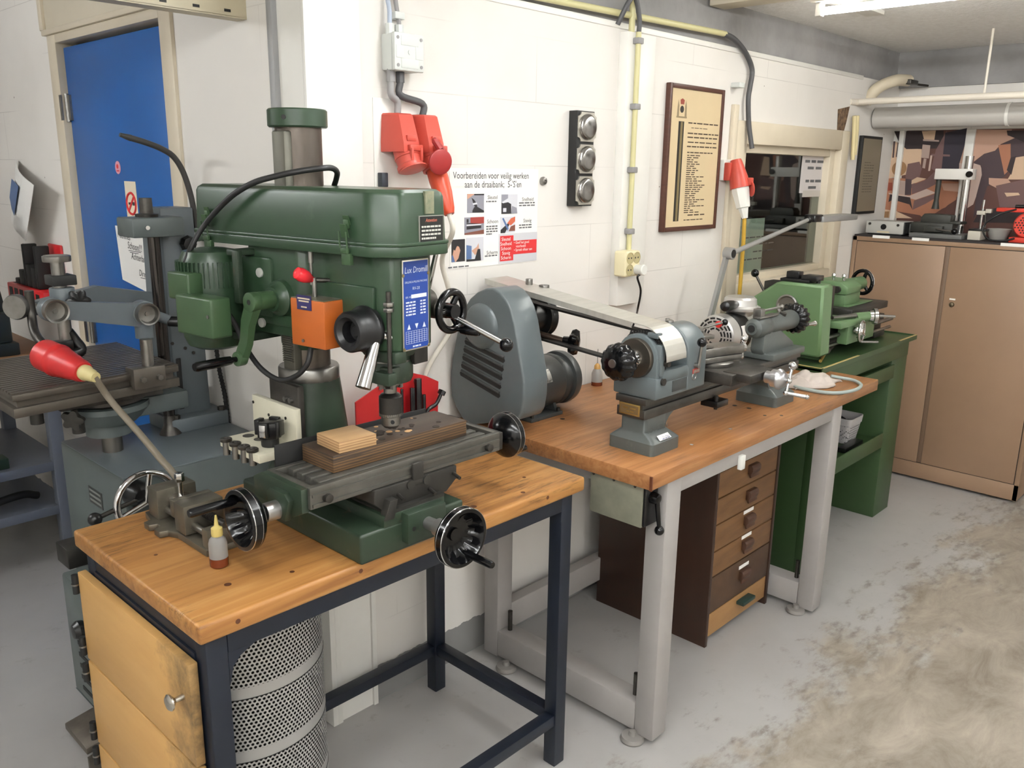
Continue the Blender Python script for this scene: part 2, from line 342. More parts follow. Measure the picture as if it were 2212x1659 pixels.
# ------------------------------------------------------------------ things on the long wall
U, Z3, LF = V((1,0,0)), V((0,0,1)), V((0,-1,0))
def wp(px, py, d=0): return at(px, py, 'y', WY-d)
M_PAPER = mat('white paper', (236,234,230), .7)
M_PAPERG = mat('grey print', (200,200,204), .7)
M_INK = mat('black print', (40,40,42), .7)
M_INKL = mat('small grey print', (96,96,98), .7)
M_REDP = mat('red print', (206,44,46), .6)
M_RED = mat('red plastic', (188,74,60), .4, var=(180,66,54), scale=6, amt=.5)
M_RED2 = mat('orange red plastic', (190,66,34), .36)
M_REDD = mat('dark red plastic lid', (150,40,40), .4)
M_LGREY = mat('light grey plastic', (205,208,204), .4)
M_MGREY = mat('mid grey cable', (140,138,138), .5)
M_DGREY = mat('dark grey cable', (74,74,76), .5)
M_YEL = mat('yellowed conduit', (200,194,146), .45, var=(190,182,136), scale=6, amt=.4)
M_YELC = mat('cream yellow plastic', (226,216,178), .4)
M_YCABLE = mat('yellow cable', (190,152,52), .45)
pic = lambda n, c: mat('print colour '+n, c, .6)
P_DK, P_BR, P_SK, P_BL, P_LG, P_OR, P_MG, P_RD = pic('dark', (36,34,38)), pic('brown', (120,72,58)), pic('skin', (196,150,128)), pic('blue', (84,108,150)), pic('light grey', (206,206,212)), pic('orange', (196,96,66)), pic('mid grey', (140,140,150)), pic('brick red', (150,54,48))
# junction box
f = lambda px, py: at(px, py, 'y', WY-.06)
p0, p1 = f(852.5, 66), f(916.5, 157)
t = thing('junction_box', (p0.x/2+p1.x/2, WY, p1.z), 'light grey square junction box with cables above the red sockets', 'junction box')
BX0, BX1, BZ0, BZ1 = p0.x, p1.x, p1.z, p0.z-.002
b = MB().bx(BX0, BX1, WY-.045, WY, BZ0, BZ1, .006); b.build('body', M_LGREY, t)
b = MB().bx(BX0-.001, BX1+.001, WY-.06, WY-.046, BZ0-.001, BZ1+.001, .004)
cx, cz = (BX0+BX1)/2, (BZ0+BZ1)/2
b.bx(BX0+.02, BX1-.02, WY-.0615, WY-.059, BZ0+.006, BZ0+.03, .001); b.bx(BX0+.02, BX1-.02, WY-.0615, WY-.059, BZ1-.03, BZ1-.006, .001)
b.bx(BX0+.004, cx-.02, WY-.0612, WY-.059, cz-.016, cz+.016, .001); b.bx(cx+.02, BX1-.004, WY-.0612, WY-.059, cz-.016, cz+.016, .001)
b.cyl((cx, WY-.062, cz), (cx, WY-.058, cz), .006, seg=16)
lid = b.build('lid', M_LGREY, t)
for sx in (BX0+.010, BX1-.010):
    for sz in (BZ0+.012, BZ1-.012): MB().cyl((sx, WY-.0612, sz), (sx, WY-.056, sz), .0045, seg=12).build('screw', M_MGREY, lid)
for gx, mm in ((BX0+.012, M_LGREY), (BX0+.044, M_LGREY)): MB().cyl((gx, WY-.025, BZ1-.004), (gx, WY-.025, BZ1+.024), .012, seg=8).build('gland', mm, t)
for gx, mm in ((BX0+.012, M_MGREY), (BX0+.044, M_DGREY)): MB().cyl((gx, WY-.025, BZ0-.028), (gx, WY-.025, BZ0+.004), .0115, seg=8).build('gland', mm, t)
tag(MB().tube([(BX0+.008, WY-.012, 2.105), (BX0+.011, WY-.015, 2.06), (BX0+.012, WY-.025, 2.02), (BX0+.012, WY-.025, BZ1+.02)], .0062).build('cable', mat('blue grey cable', (170,180,196), .5)), 'blue grey cable running up from the left of the junction box', 'cable')
c = MB().tube([(BX0+.040, WY-.008, 2.105), (BX0+.043, WY-.012, 2.05), (BX0+.044, WY-.022, 2.0), (BX0+.044, WY-.025, BZ1+.02)], .006); c.mi = 1
c.bx(BX0+.028, BX0+.060, WY-.03, WY, BZ1+.038, BZ1+.056, .002); tag(c.build('cable', [M_MGREY, M_LGREY]), 'grey clipped cable running up from the right of the junction box', 'cable')
# red wall sockets
def wall_socket(cx, ztop, label):
    t = thing('wall_socket', (cx, WY, ztop-.10), label, 'socket', 'red industrial wall sockets')
    def ring(z, hw, d): return [(cx-hw, WY-.003, z), (cx-hw, WY-d*.55, z), (cx-hw*.62, WY-d, z), (cx+hw*.62, WY-d, z), (cx+hw, WY-d*.55, z), (cx+hw, WY-.003, z)]
    b = MB().loft([ring(ztop, .034, .052), ring(ztop-.004, .038, .058), ring(ztop-.075, .043, .080), ring(ztop-.10, .043, .082)]); b.build('housing', M_RED, t, sharp=30)
    b = MB().bx(cx-.014, cx+.016, WY-.0815, WY-.074, ztop-.072, ztop-.057, .001); b.build('label_recess', M_RED, t)
    o = V((cx+.004, WY-.044, ztop-.083)); ax = V((0, -.42, -.91)).normalized()
    b = MB().lathe([(0, 0), (.034, 0), (.0345, .03), (.036, .03), (.036, .036), (.034, .037), (.033, .056), (.0365, .058), (.0365, .068), (.030, .070), (.029, .05), (0, .05)], o, ax, 32)
    b.build('collar', M_RED, t)
    h = MB(); q = o+V((.004, -.034, -.006)); h.bx(q.x-.022, q.x+.022, q.y-.016, q.y+.004, q.z-.008, q.z+.008, .003); h.bx(q.x-.020, q.x-.012, q.y-.018, q.y+.012, q.z-.034, q.z, .002); h.bx(q.x+.012, q.x+.020, q.y-.018, q.y+.012, q.z-.034, q.z, .002)
    h.build('lid_hinge', M_RED, t)
    return t, o, ax
s1x = at(846, 275, 'y', WY-.05).x+.042; s2x = at(905, 280, 'y', WY-.05).x+.036; sz = at(850, 243, 'y', WY-.05).z
t1, o1, a1 = wall_socket(s1x, sz, 'red wall socket with closed lid, left of the pair')
q = o1+a1*.06+V((.0, -.010, .004)); MB().cyl(q+a1*.009, q+a1*.013, .037, seg=32, bev=.001).build('lid', M_RED, t1)
t2, o2, a2 = wall_socket(s2x, sz, 'red wall socket with an orange plug in it, right of the pair')
q = at(951, 350, 'y', o2.y-.085); ld = MB(); nrm = (CP-q).normalized()*.5+V((0,-1,-.25)); nrm.normalize()
ld.lathe([(0, -.004), (.032, -.004), (.034, -.002), (.034, .003), (.031, .005), (0, .0035)], q, nrm, 36)
ld.tube([q+V((0, .0, .033)), q+V((-.008, .012, .055)), o2+V((.005, -.052, -.012))], .009, seg=8); ld.build('lid', M_REDD, t2)
pl = thing('plug', o2+a2*.20, 'orange red plug hanging from the right wall socket', 'plug')
b = MB().lathe([(0, .055), (.027, .055), (.028, .10), (.026, .14), (.019, .185), (.014, .20), (0, .20)], o2, a2, 32); b.build('body', M_RED2, pl)
cpts = [o2+a2*.195, o2+a2*.23+V((0,.0,-.02)), at(955, 560, 'y', 1.84), at(968, 620, 'y', 1.85), at(985, 690, 'y', 1.86), V((1.60, 1.872, 1.02)), V((1.61, 1.876, .87))]
MB().tube(cpts, .0075).build('cable', mat('off white cable', (205,200,188), .5), pl)
for gx, tx, mm in ((BX0+.012, s1x, M_MGREY), (BX0+.044, s2x, M_DGREY)):
    tag(MB().tube([(gx, WY-.025, BZ0-.026), (gx, WY-.025, BZ0-.06), (tx, WY-.024, sz+.03), (tx, WY-.024, sz-.002)], .0095).build('cable', mm), 'grey cable from the junction box to the %s red socket' % ('left' if tx == s1x else 'right'), 'cable')
# mounting plate behind the sockets, dark clip, screw knob
tag(MB().bx(at(806, 300, 'y', WY).x, at(922, 300, 'y', WY).x, WY-.003, WY, 1.36, 1.80, .001).build('backboard', M_WHITE), 'white backboard behind the red sockets', 'board')
q = wp(826, 386, .01); tag(MB().bx(q.x-.011, q.x+.011, WY-.022, WY-.003, q.z-.022, q.z+.016, .002).build('cable_clip', mat('dark blue grey plastic', (44,50,58), .5)), 'small dark clip on the wall behind the milling machine', 'clip')
q = wp(1171, 391, .0); tag(MB().lathe([(0, 0), (.013, 0), (.014, .006), (.011, .013), (.005, .015), (.0045, .012), (0, .012)], q, LF, 24).build('wall_button', M_STEEL), 'small round metal knob on the wall right of the poster', 'knob')
# poster
PX = lambda px, py: wp(px, py, .0016)
a, b_, c, d = PX(975, 365), PX(1163, 365), PX(1156, 565), PX(968, 582)
x0, x1, z0, z1 = 1.728, 2.116, 1.326, 1.622
t = thing('poster', ((x0+x1)/2, WY-.001, z0), 'white safety poster with photos and red box, headed Voorbereiden voor veilig werken', 'poster')
MB().bx(x0, x1, WY-.0015, WY-.0005, z0, z1).build('sheet', M_PAPER, t)
b = MB()
def tx(b, s, px0, py0, px1, font=.72, align='CENTER', sx=1):
    A = PX(px0, py0); B = PX(px1, py0); w = abs(B.x-A.x); n = len(s); size = w/(n*.50)
    o = A if align == 'LEFT' else V(((A.x+B.x)/2, A.y, A.z)); b.text(s, o, U, Z3, size, align, .0004)
def tz(b, s, px, py, size, align='CENTER', sx=1): b.text(s, PX(px, py), U, Z3, size, align, .0004, sx)
tz(b, 'Voorbereiden voor veilig werken', 1064, 386, .0285, sx=.86); tz(b, "aan de draaibank;  5-'S'en", 1067, 405, .0285, sx=.86)
b.build('heading', M_INK, t)
b = MB()
for s, px, py in (('Sleutel', 1064, 430), ('Snelheid', 1140, 434), ('Schoon', 1064, 482), ('Stevig', 1139, 480), ('Scherm', 1063, 549)): tz(b, s, px, py, .0165)
b.build('captions', M_INK, t)
b = MB(); sd = 0
for px, py, w, nl in ((1050, 437, .045, 1), (1121, 440, .075, 2), (1050, 491, .05, 4), (1121, 488, .06, 2), (1047, 555, .055, 1), (968, 580, .085, 1)):
    for k in range(nl): sd += 1; dashes(b, PX(px, py+k*5.5), U, Z3, w*(1 if k < 3 else .5), .0042, 4, sd)
b.build('small_print', M_INKL, t)
b = MB().bx(PX(1082,1).x, x1, WY-.0022, WY-.0014, PX(1120, 566).z, PX(1120, 503).z); b.build('grey_panel', M_PAPERG, t)
b = MB(); r1 = (PX(1080, 510), PX(1108, 562)); r2 = (PX(1108.5, 520), PX(1158, 545))
b.bx(r1[0].x, r1[1].x, WY-.0028, WY-.0018, r1[1].z, r1[0].z); b.bx(r2[0].x, r2[1].x, WY-.0028, WY-.0018, r2[1].z, r2[0].z); b.build('red_box', M_REDP, t)
b = MB(); PX2 = lambda px, py: wp(px, py, .0030)
for k, s in enumerate(('Sleutel', 'Snelheid', 'Schoon', 'Stevig', 'Scherm')): b.text(s, PX2(1093, 520+k*10.0), U, Z3, .0155, 'CENTER', .0003)
for k, s in enumerate(('\u2022 Geef het goed', '   voorbeeld', '\u2022 Spreek elkaar aan')): b.text(s, PX2(1110, 527+k*8.0), U, Z3, .0125, 'LEFT', .0003, .9)
b.build('white_print', M_PAPER, t)
def photo(px0, py0, px1, py1, shapes, mats, name='photo'):
    A = PX(px0, py0); B = PX(px1, py1); b = MB(); yy = WY-.0018
    b.bx(A.x, B.x, yy-.0006, yy+.0002, B.z, A.z)
    for k, (mi, pts) in enumerate(shapes):
        b.mi = mi; b.poly([(A.x+(B.x-A.x)*u, yy-.0008-.0001*k, B.z+(A.z-B.z)*w) for u, w in pts])
    b.build(name, mats, t)
photo(1009, 419, 1045, 459, [(1, [(0,.72),(.45,1),(0,1)]), (2, [(.25,.8),(.4,.7),(.55,.5),(.6,.3),(.45,.3),(.35,.5)]), (3, [(.3,.5),(.55,.55),(.6,.45),(.35,.42)]), (2, [(.3,.12),(.4,.3),(.62,.3),(1,.1),(1,0),(.3,.02)]), (2, [(.4,.92),(1,.92),(1,1),(.4,1)])], [P_MG, P_SK, P_DK, P_LG])
photo(1083, 420, 1117, 461, [(1, [(0,0),(.62,0),(.6,.5),(.4,.6),(.1,.55),(0,.6)]), (2, [(0,.6),(.4,.8),(.4,1),(0,1)]), (2, [(.62,0),(1,0),(.95,.3),(.65,.4)]), (3, [(.1,.1),(.3,.1),(.3,.3),(.1,.3)])], [P_LG, P_DK, P_MG, P_LG])
photo(1003, 470, 1045, 505, [(1, [(.3,.62),(1,.62),(1,1),(.3,1)]), (2, [(0,0),(1,.0),(1,.25),(0,.1)]), (3, [(.1,.3),(.85,.35),(.85,.62),(.1,.68)]), (4, [(.1,.5),(.85,.52),(.85,.6),(.1,.6)]), (3, [(.1,.7),(.2,.7),(.2,.9),(.1,.9)])], [P_MG, P_RD, P_BR, P_DK, P_LG])
photo(1081, 469, 1112, 502, [(1, [(.45,.6),(.7,.9),(1,1),(1,.7),(.7,.45)]), (2, [(0,.0),(.3,.0),(.6,.5),(.5,.6),(.0,.2)]), (3, [(.1,.9),(.2,.95),(.55,.3),(.5,.1)]), (4, [(.55,.1),(1,.1),(1,.5),(.7,.4)])], [P_LG, P_OR, P_DK, P_BL, P_BR])
photo(975, 518, 1004, 564, [(1, [(.0,.1),(.15,.55),(.5,.75),(.65,.5),(.5,.15),(.3,0),(0,0)]), (2, [(.1,.6),(.2,.9),(.5,1),(.75,.85),(.6,.65),(.4,.72),(.25,.5)]), (3, [(0,0),(.25,0),(.1,.3),(0,.3)])], [P_DK, P_SK, P_DK, P_BL])
photo(1007, 514, 1044, 562, [(1, [(0,.1),(.3,.1),(.3,.65),(0,.7)]), (2, [(.3,.45),(.6,.6),(.7,.75),(.75,.4),(.5,.25)]), (3, [(.45,.0),(.85,0),(.8,.5),(.65,.5)]), (3, [(0,0),(.6,0),(.6,.08),(0,.1)])], [P_LG, P_BL, P_SK, P_DK])
# three round indicator glasses on a black board
p0, p1 = wp(1229, 238, .0), wp(1285, 447, 0)
lx0, lx1, lz0, lz1 = at(1247, 240, 'y', WY-.035).x, at(1285, 243, 'y', WY-.035).x, 1.502, 1.812
t = thing('display_board', ((lx0+lx1)/2, WY, lz0), 'narrow black board with three round polished metal discs on the wall', 'board')
MB().bx(lx0, lx1, WY-.035, WY, lz0, lz1, .002).build('board', M_BLACKM, t)
cx = (lx0+lx1)/2+.004
for k in range(3):
    cz = lz0+.052+k*.1035; hw, n_ = .047, .013; pts = []
    for sx, sz_ in ((1, 1), (-1, 1), (-1, -1), (1, -1)):
        arc = [(cx+sx*(hw-n_*math.cos(a)), cz+sz_*(hw-n_*math.sin(a))) for a in [i*math.pi/2/5 for i in range(6)]]
        if sx*sz_ > 0: arc = list(reversed(arc))
        arc = arc if sx*sz_ < 0 else arc
        pts += arc
    cxy = sorted(pts, key=lambda p: math.atan2(p[1]-cz, p[0]-cx))
    b = MB().prism([(p[0], WY-.035, p[1]) for p in cxy], (0, -.005, 0)); fr = b.build('plate', mat('brushed nickel', (196,192,182), .35, .9), t)
    d = MB().lathe([(.042, 0), (.042, .006), (.038, .010), (.030, .013), (0, .0145)], (cx, WY-.04, cz), LF, 40); m_ = mat('spun steel', (150,148,146), .22, 1)
    if 'aniso' not in m_: m_.node_tree.nodes['Principled BSDF'].inputs['Anisotropic'].default_value = .85; m_['aniso'] = 1; tn = m_.node_tree.nodes.new('ShaderNodeTangent'); tn.direction_type = 'RADIAL'; tn.axis = 'Y'; m_.node_tree.links.new(tn.outputs[0], m_.node_tree.nodes['Principled BSDF'].inputs['Tangent'])
    d.build('disc', m_, fr, sharp=60)
# vertical board, yellow conduit with clips, four way outlet, plug
bx0, bx1 = at(1330, 640, 'y', WY-.04).x, at(1378, 640, 'y', WY-.04).x
tag(MB().bx(2.525, 2.69, WY-.038, WY, 1.135, 2.085, .002).build('backboard', M_WHITE), 'tall narrow white board carrying the yellow conduit', 'board')
YB = WY-.038
cxc = at(1377, 101, 'y', YB-.01).x
t = thing('conduit', (cxc, YB, 1.33), 'yellowed vertical conduit on the narrow white board', 'conduit')
MB().cyl((cxc, YB-.013, 1.325), (cxc, YB-.013, 2.085), .0095, seg=16).build('pipe', M_YEL, t)
for py in (89, 231, 367, 499):
    q = at(1365+15*(1-(py-89)/410)-0, py, 'y', YB-.01); MB().bx(cxc-.016, cxc+.016, YB-.026, YB, q.z-.010, q.z+.010, .003).build('clip', M_MGREY, t)
MB().tube([(cxc, YB-.013, 2.08), (cxc-.002, YB-.014, 2.13), (cxc-.035, YB-.016, 2.19), (cxc-.075, YB-.02, 2.17), (cxc-.092, YB+.01, 2.10)], .0085).build('elbow', M_DGREY, t)
oz0, oz1 = at(1350, 599, 'y', YB-.05).z, at(1355, 543, 'y', YB-.05).z; ox0, ox1 = at(1352, 570, 'y', YB-.055).x, at(1383, 570, 'y', YB-.055).x
t = thing('power_outlet', ((ox0+ox1)/2, YB, oz0), 'cream yellow four way power outlet below the conduit', 'outlet')
MB().bx(ox0, ox1, YB-.055, YB, oz0, oz1, .008, seg=3).build('body', M_YELC, t)
ow, oh = (ox1-ox0), (oz1-oz0); M_SOCK = mat('socket recess', (176,164,122), .5)
for i in (0, 1):
    for j in (0, 1):
        if (i, j) == (1, 0): continue
        q = V((ox0+ow*(.27+.46*i), YB-.0552, oz0+oh*(.27+.46*j)))
        s = MB().lathe([(.0205, 0), (.0215, .0015), (.019, .002), (.018, -.001), (0, -.001)], q, LF, 24); s.mi = 1
        for dx in (-.008, .008): s.cyl(q+V((dx, -.0005, 0)), q+V((dx, .002, 0)), .0032, seg=10)
        s.build('socket', [M_SOCK, M_BLACK], t)
q = V((ox0+ow*.73, YB-.055, oz0+oh*.27))
t = thing('plug', q+V((0,-.02,-.02)), 'small white plug in the cream outlet', 'plug')
MB().lathe([(0, 0), (.018, 0), (.018, .022), (.020, .024), (.020, .034), (.017, .037), (0, .037)], q, LF, 12).build('body', M_WHITEPL, t)
pts = [q+V((.0,-.02,-.016)), at(1377, 600, 'y', YB-.07), at(1384, 628, 'y', YB-.065), at(1378, 665, 'y', YB-.05), at(1372, 690, 'y', WY-.03), V((2.62, WY-.02, .95)), V((2.64, WY-.02, .87))]
MB().tube(pts, .004).build('cord', M_BLACK, t)
# long yellowed pipe under the beam with black loop to the red plug
t = thing('conduit', (2.6, WY, 2.13), 'long yellowed conduit running along the top of the wall', 'conduit')
MB().tube([(1.9, WY-.02, 2.128), (3.19, WY-.02, 2.153)], .011, n=1).build('pipe', M_YEL, t)
MB().cyl((2.56, WY-.024, 2.06), (2.56, WY-.024, 2.275), .011, seg=16).build('riser', M_YEL, t)
CC = 3.432
pts = [(3.18, WY-.02, 2.152), (3.26, WY-.022, 2.14), (3.36, WY-.02, 2.10), (3.425, WY-.02, 2.04), (CC-.02, WY-.024, 1.97), (CC-.03, WY-.026, 1.92), (CC-.012, WY-.028, 1.82), (CC, WY-.045, 1.72)]
MB().tube(pts, .011, r2=.010).build('hose', M_DGREY, t)
q = at(1594, 184, 'y', WY-.02); MB().bx(q.x-.022, q.x+.022, WY-.04, WY, q.z-.010, q.z+.010, .003).build('clip', M_LGREY, t)
# red and white socket with yellow cable hanging over the window frame
q0 = at(1592, 345, 'y', WY-.06); q1 = at(1604, 458, 'y', WY-.075)
t = thing('wall_socket', (q0.x, WY, q1.z), 'red socket with a white plug at the window corner', 'socket')
ax = V((.03, -.25, -1)).normalized(); o = V((q0.x+.004, WY-.052, q0.z))
MB().bx(o.x-.035, o.x+.035, WY-.022, WY, o.z-.085, o.z+.0, .004).build('back', M_WHITEPL, t)
b = MB().lathe([(0, 0), (.022, 0), (.026, .012), (.038, .075), (.042, .118), (0, .118)], o, ax, 28); b.bx(o.x-.036, o.x+.02, WY-.05, WY-.02, o.z-.085, o.z-.012, .004); b.build('body', M_RED, t)
qd = at(1623, 408, 'y', WY-.125); d = MB().lathe([(0, -.003), (.030, -.003), (.032, 0), (.030, .003), (0, .004)], qd, V((.75, -.62, .1)), 28); d.bx(qd.x-.016, qd.x+.004, qd.y-.006, qd.y+.05, qd.z+.015, qd.z+.045, .003); d.build('lid', M_RED, t)
pl = thing('plug', o+ax*.24, 'white plug with a yellow cable hanging from the red socket', 'plug')
MB().lathe([(0, .10), (.036, .10), (.038, .13), (.034, .165), (.030, .20), (.022, .202), (.013, .245), (0, .245)], o, ax, 8).build('body', M_WHITEPL, pl)
e = o+ax*.235
MB().tube([e, e+V((.004, 0, -.05)), at(1606, 520, 'y', e.y+.002), at(1602, 575, 'y', e.y+.005), at(1597, 640, 'y', e.y+.01), at(1594, 680, 'y', e.y+.01)], .0085).build('cable', M_YCABLE, pl)
# framed certificate
x0, x1, z0, z1, D = 2.842, 3.268, 1.384, 1.944, .022
x0, x1 = at(1445, 300, 'y', WY-D).x-.006, at(1560, 300, 'y', WY-D).x+.001
z1 = at(1442, 176, 'y', WY-D).z; z0 = at(1418, 503, 'y', WY-D).z
t = thing('picture_frame', ((x0+x1)/2, WY, z0), 'brown wooden frame with a tan handwritten certificate', 'picture')
M_FRAME = mat('dark brown frame wood', (84,50,38), .45, var=(64,38,30), scale=10, stretch=(1,1,8), amt=.6)
M_TAN = mat('tan parchment', (206,186,150), .7, var=(196,176,140), scale=4, amt=.5)
b = MB(); fw_ = .017
for a in ((x0, x0+fw_, z0, z1), (x1-fw_, x1, z0, z1), (x0+fw_, x1-fw_, z0, z0+fw_), (x0+fw_, x1-fw_, z1-fw_, z1)): b.bx(a[0], a[1], WY-D, WY, a[2], a[3], .003)
b.build('frame', M_FRAME, t)
sheet = MB().bx(x0+fw_, x1-fw_, WY-D+.006, WY-.004, z0+fw_, z1-fw_).build('parchment', M_TAN, t)
W_, H_ = x1-x0, z1-z0; yy = WY-D+.006
cp = lambda u, w: V((x0+W_*u, yy, z0+H_*w))
b = MB(); sd = 100
b.bx(cp(.19,0).x, cp(.285,0).x, yy-.0006, yy, cp(0,.07).z, cp(0,.755).z); b.mi = 1; b.bx(cp(.225,0).x, cp(.262,0).x, yy-.0009, yy-.0005, cp(0,.072).z, cp(0,.752).z)
b.build('ribbon', [mat('ribbon black', (38,34,28), .6), mat('ribbon olive', (120,106,70), .6)], sheet)
b = MB(); c = cp(.235, .835)
b.lathe([(0,0),(.013,0),(.013,.0005),(0,.0005)], c, LF, 20); b.mi = 1
for sx in (-1, 1):
    b.poly([c+V((sx*.020,-.0004,-.026)), c+V((sx*.034,-.0004,-.026)), c+V((sx*.032,-.0004,.010)), c+V((sx*.026,-.0004,.036)), c+V((sx*.020,-.0004,.012))][::sx])
b.bx(c.x-.036, c.x+.036, yy-.0005, yy, c.z-.032, c.z-.026); b.mi = 2; b.poly([c+V((-.012,-.0006,.018)), c+V((.012,-.0006,.018)), c+V((.015,-.0006,.034)), c+V((0,-.0006,.040)), c+V((-.015,-.0006,.034))])
b.build('crest', [mat('crest black', (50,46,42), .6), mat('crest olive', (140,124,96), .6), mat('crest red', (140,60,44), .6)], sheet)
b = MB(); lines = [(.36,.745,.56,6,.008), (.42,.715,.30,4,.004), (.36,.675,.58,7,.008), (.36,.648,.56,6,.008), (.37,.615,.54,5,.007), (.36,.585,.56,7,.008), (.37,.545,.48,7,.007)]
ww = [.24,.21,.12,.2,.24,.14,.18,.22,.16,.15,.33,.2,.3,.22,.36,.32,.28,.26,.2,.18,.19,.37,.24,.18,.37,.11,.17,.28]
for k, w in enumerate(ww): lines.append((.375-.0*k, .525-k*.0148, w, max(2, int(w*14)), .006))
lines += [(.45,.105,.32,3,.008), (.38,.072,.36,5,.006)]
for k, (u, w, wd_, n_, h) in enumerate(lines): sd += 1; dashes(b, cp(u, w), U, Z3, wd_*W_, h*.62, n_, sd)
b.build('writing', mat('brown ink', (70,56,42), .7), sheet)
# dark framed document near the corner
x0, x1, z0, z1 = at(1838, 400, 'y', WY).x+.03, at(1884, 400, 'y', WY).x, 1.41, 1.82
x0, x1 = 4.66, 4.93
t = thing('picture_frame', ((x0+x1)/2, WY, z0), 'thin black frame with a grey document near the corner', 'picture')
MB().bx(x0, x1, WY-.022, WY, z0, z1, .002).build('frame', M_BLACKM, t)
sheet = MB().bx(x0+.012, x1-.012, WY-.0235, WY-.021, z0+.014, z1-.014).build('document', mat('grey brown document', (128,118,100), .35), t)
b = MB()
for k in range(12): dashes(b, (x0+.05, WY-.0236, z1-.14-k*.014), U, Z3, .13 if k % 4 else .08, .004, 4, 300+k)
b.build('writing', mat('faded ink', (92,84,72), .6), sheet)
# papers behind and on the window pane
q0, q1 = at(1736, 326, 'y', WY+.052), at(1781, 416, 'y', WY+.052)
t = thing('notice', (q0.x/2+q1.x/2, WY+.052, q1.z), 'white printed notice taped to the upper right of the window', 'paper')
MB().bx(q0.x, q1.x, WY+.054, WY+.056, q1.z, q0.z).build('sheet', mat('notice paper', (206,200,198), .7), t)
b = MB().bx(q0.x+.03, q1.x-.01, WY+.0535, WY+.0575, q0.z-.012, q0.z+.02); b.bx(q0.x+.04, q1.x-.05, WY+.0535, WY+.0575, q1.z-.02, q1.z+.012); b.build('tape', mat('tape', (190,184,176), .4), t)
b = MB()
for k, (w, n_) in enumerate(((.78,3),(.55,2),(0,0),(.62,3),(.36,1))):
    if w: dashes(b, (q0.x+(q1.x-q0.x)*(.5-w/2), WY+.0536, q0.z-.055-k*.032), U, Z3, (q1.x-q0.x)*w, .013, n_, 400+k)
b.build('writing', M_INKL, t)
q0, q1 = at(1578, 475, 'y', WY+.07), at(1634, 608, 'y', WY+.07)
t = thing('notice', (q0.x/2+q1.x/2, WY+.068, q1.z), 'pale green sheet behind the lower left of the window', 'paper')
MB().bx(WX0+.112, q1.x+.02, WY+.067, WY+.069, WZ0+.10, q0.z).build('sheet', mat('pale sheet', (196,204,190), .7), t)
b = MB()
for k in range(11):
    if k not in (4, 8): dashes(b, (q0.x+.22-.10*(k % 3 == 0), WY+.0668, q0.z-.09-k*.034), U, Z3, .20, .006, 4, 500+k)
b.build('writing', M_INKL, t)
# ---- on and beside the door
DX = XL+.0115
E_, = (V((0,-1,0)),)
q = at(285, 440, 'x', DX); t = thing('sign', (DX, q.y, q.z-.04), 'no smoking sign stuck to the blue door', 'sign')
MB().bx(DX-.001, DX, q.y-.045, q.y+.045, q.z-.075, q.z+.075).build('card', mat('sign cream', (226,214,190), .6), t)
b = MB().tor((DX-.0012, q.y, q.z), (1,0,0), .036, .0042, 40, 6); b.prism([(DX-.001, q.y-.028, q.z+.022), (DX-.001, q.y-.022, q.z+.028), (DX-.001, q.y+.028, q.z-.022), (DX-.001, q.y+.022, q.z-.028)], (-.002,0,0)); b.build('ban_ring', M_REDP, t)
b = MB().bx(DX-.0015, DX-.001, q.y-.026, q.y-.008, q.z-.006, q.z+.006); b.bx(DX-.0015, DX-.001, q.y-.004, q.y+.024, q.z-.004, q.z+.004); b.build('cigarette', M_INK, t)
q = at(255, 362, 'x', DX); t = thing('sticker', (DX, q.y, q.z-.02), 'small round pink sticker on the blue door', 'sticker')
MB().cyl((DX, q.y, q.z), (DX-.001, q.y, q.z), .022, seg=28).build('disc', mat('pink sticker', (214,150,168), .6), t)
b = MB().cyl((DX-.001, q.y+.002, q.z+.004), (DX-.0013, q.y+.002, q.z+.004), .008, seg=16); b.bx(DX-.0013, DX-.001, q.y-.010, q.y+.012, q.z-.013, q.z-.009); b.build('motif', M_REDP, t)
q0, q1 = at(249, 487, 'x', DX), at(262, 603, 'x', DX); ya = q0.y
t = thing('notice', (DX, ya-.15, q1.z), 'handwritten white paper on the blue door', 'paper')
MB().prism([(DX, ya, q0.z), (DX, ya-.30, q0.z-.005), (DX, ya-.30, q1.z-.035), (DX, ya-.02, q1.z)], (-.001, 0, 0)).build('sheet', M_PAPER, t)
b = MB(); L = lambda px, py: at(px, py, 'x', DX-.0012)
for s, px, py, sz_ in (('Machines', 254, 512, .034), ('Schoon!!!', 276, 536, .036), ('Achterlaten', 284, 559, .034), ('Direct', 301, 595, .032)): b.text(s, L(px, py), (0,-1,-.05), Z3, sz_, 'LEFT', .0004, .85, .25)
for px, py, w in ((278, 541, .10), (281, 545, .07), (304, 600, .10)): q = L(px, py); b.bx(DX-.0016, DX-.0012, q.y-w, q.y, q.z-.001, q.z+.001)
b.build('writing', M_INK, t)
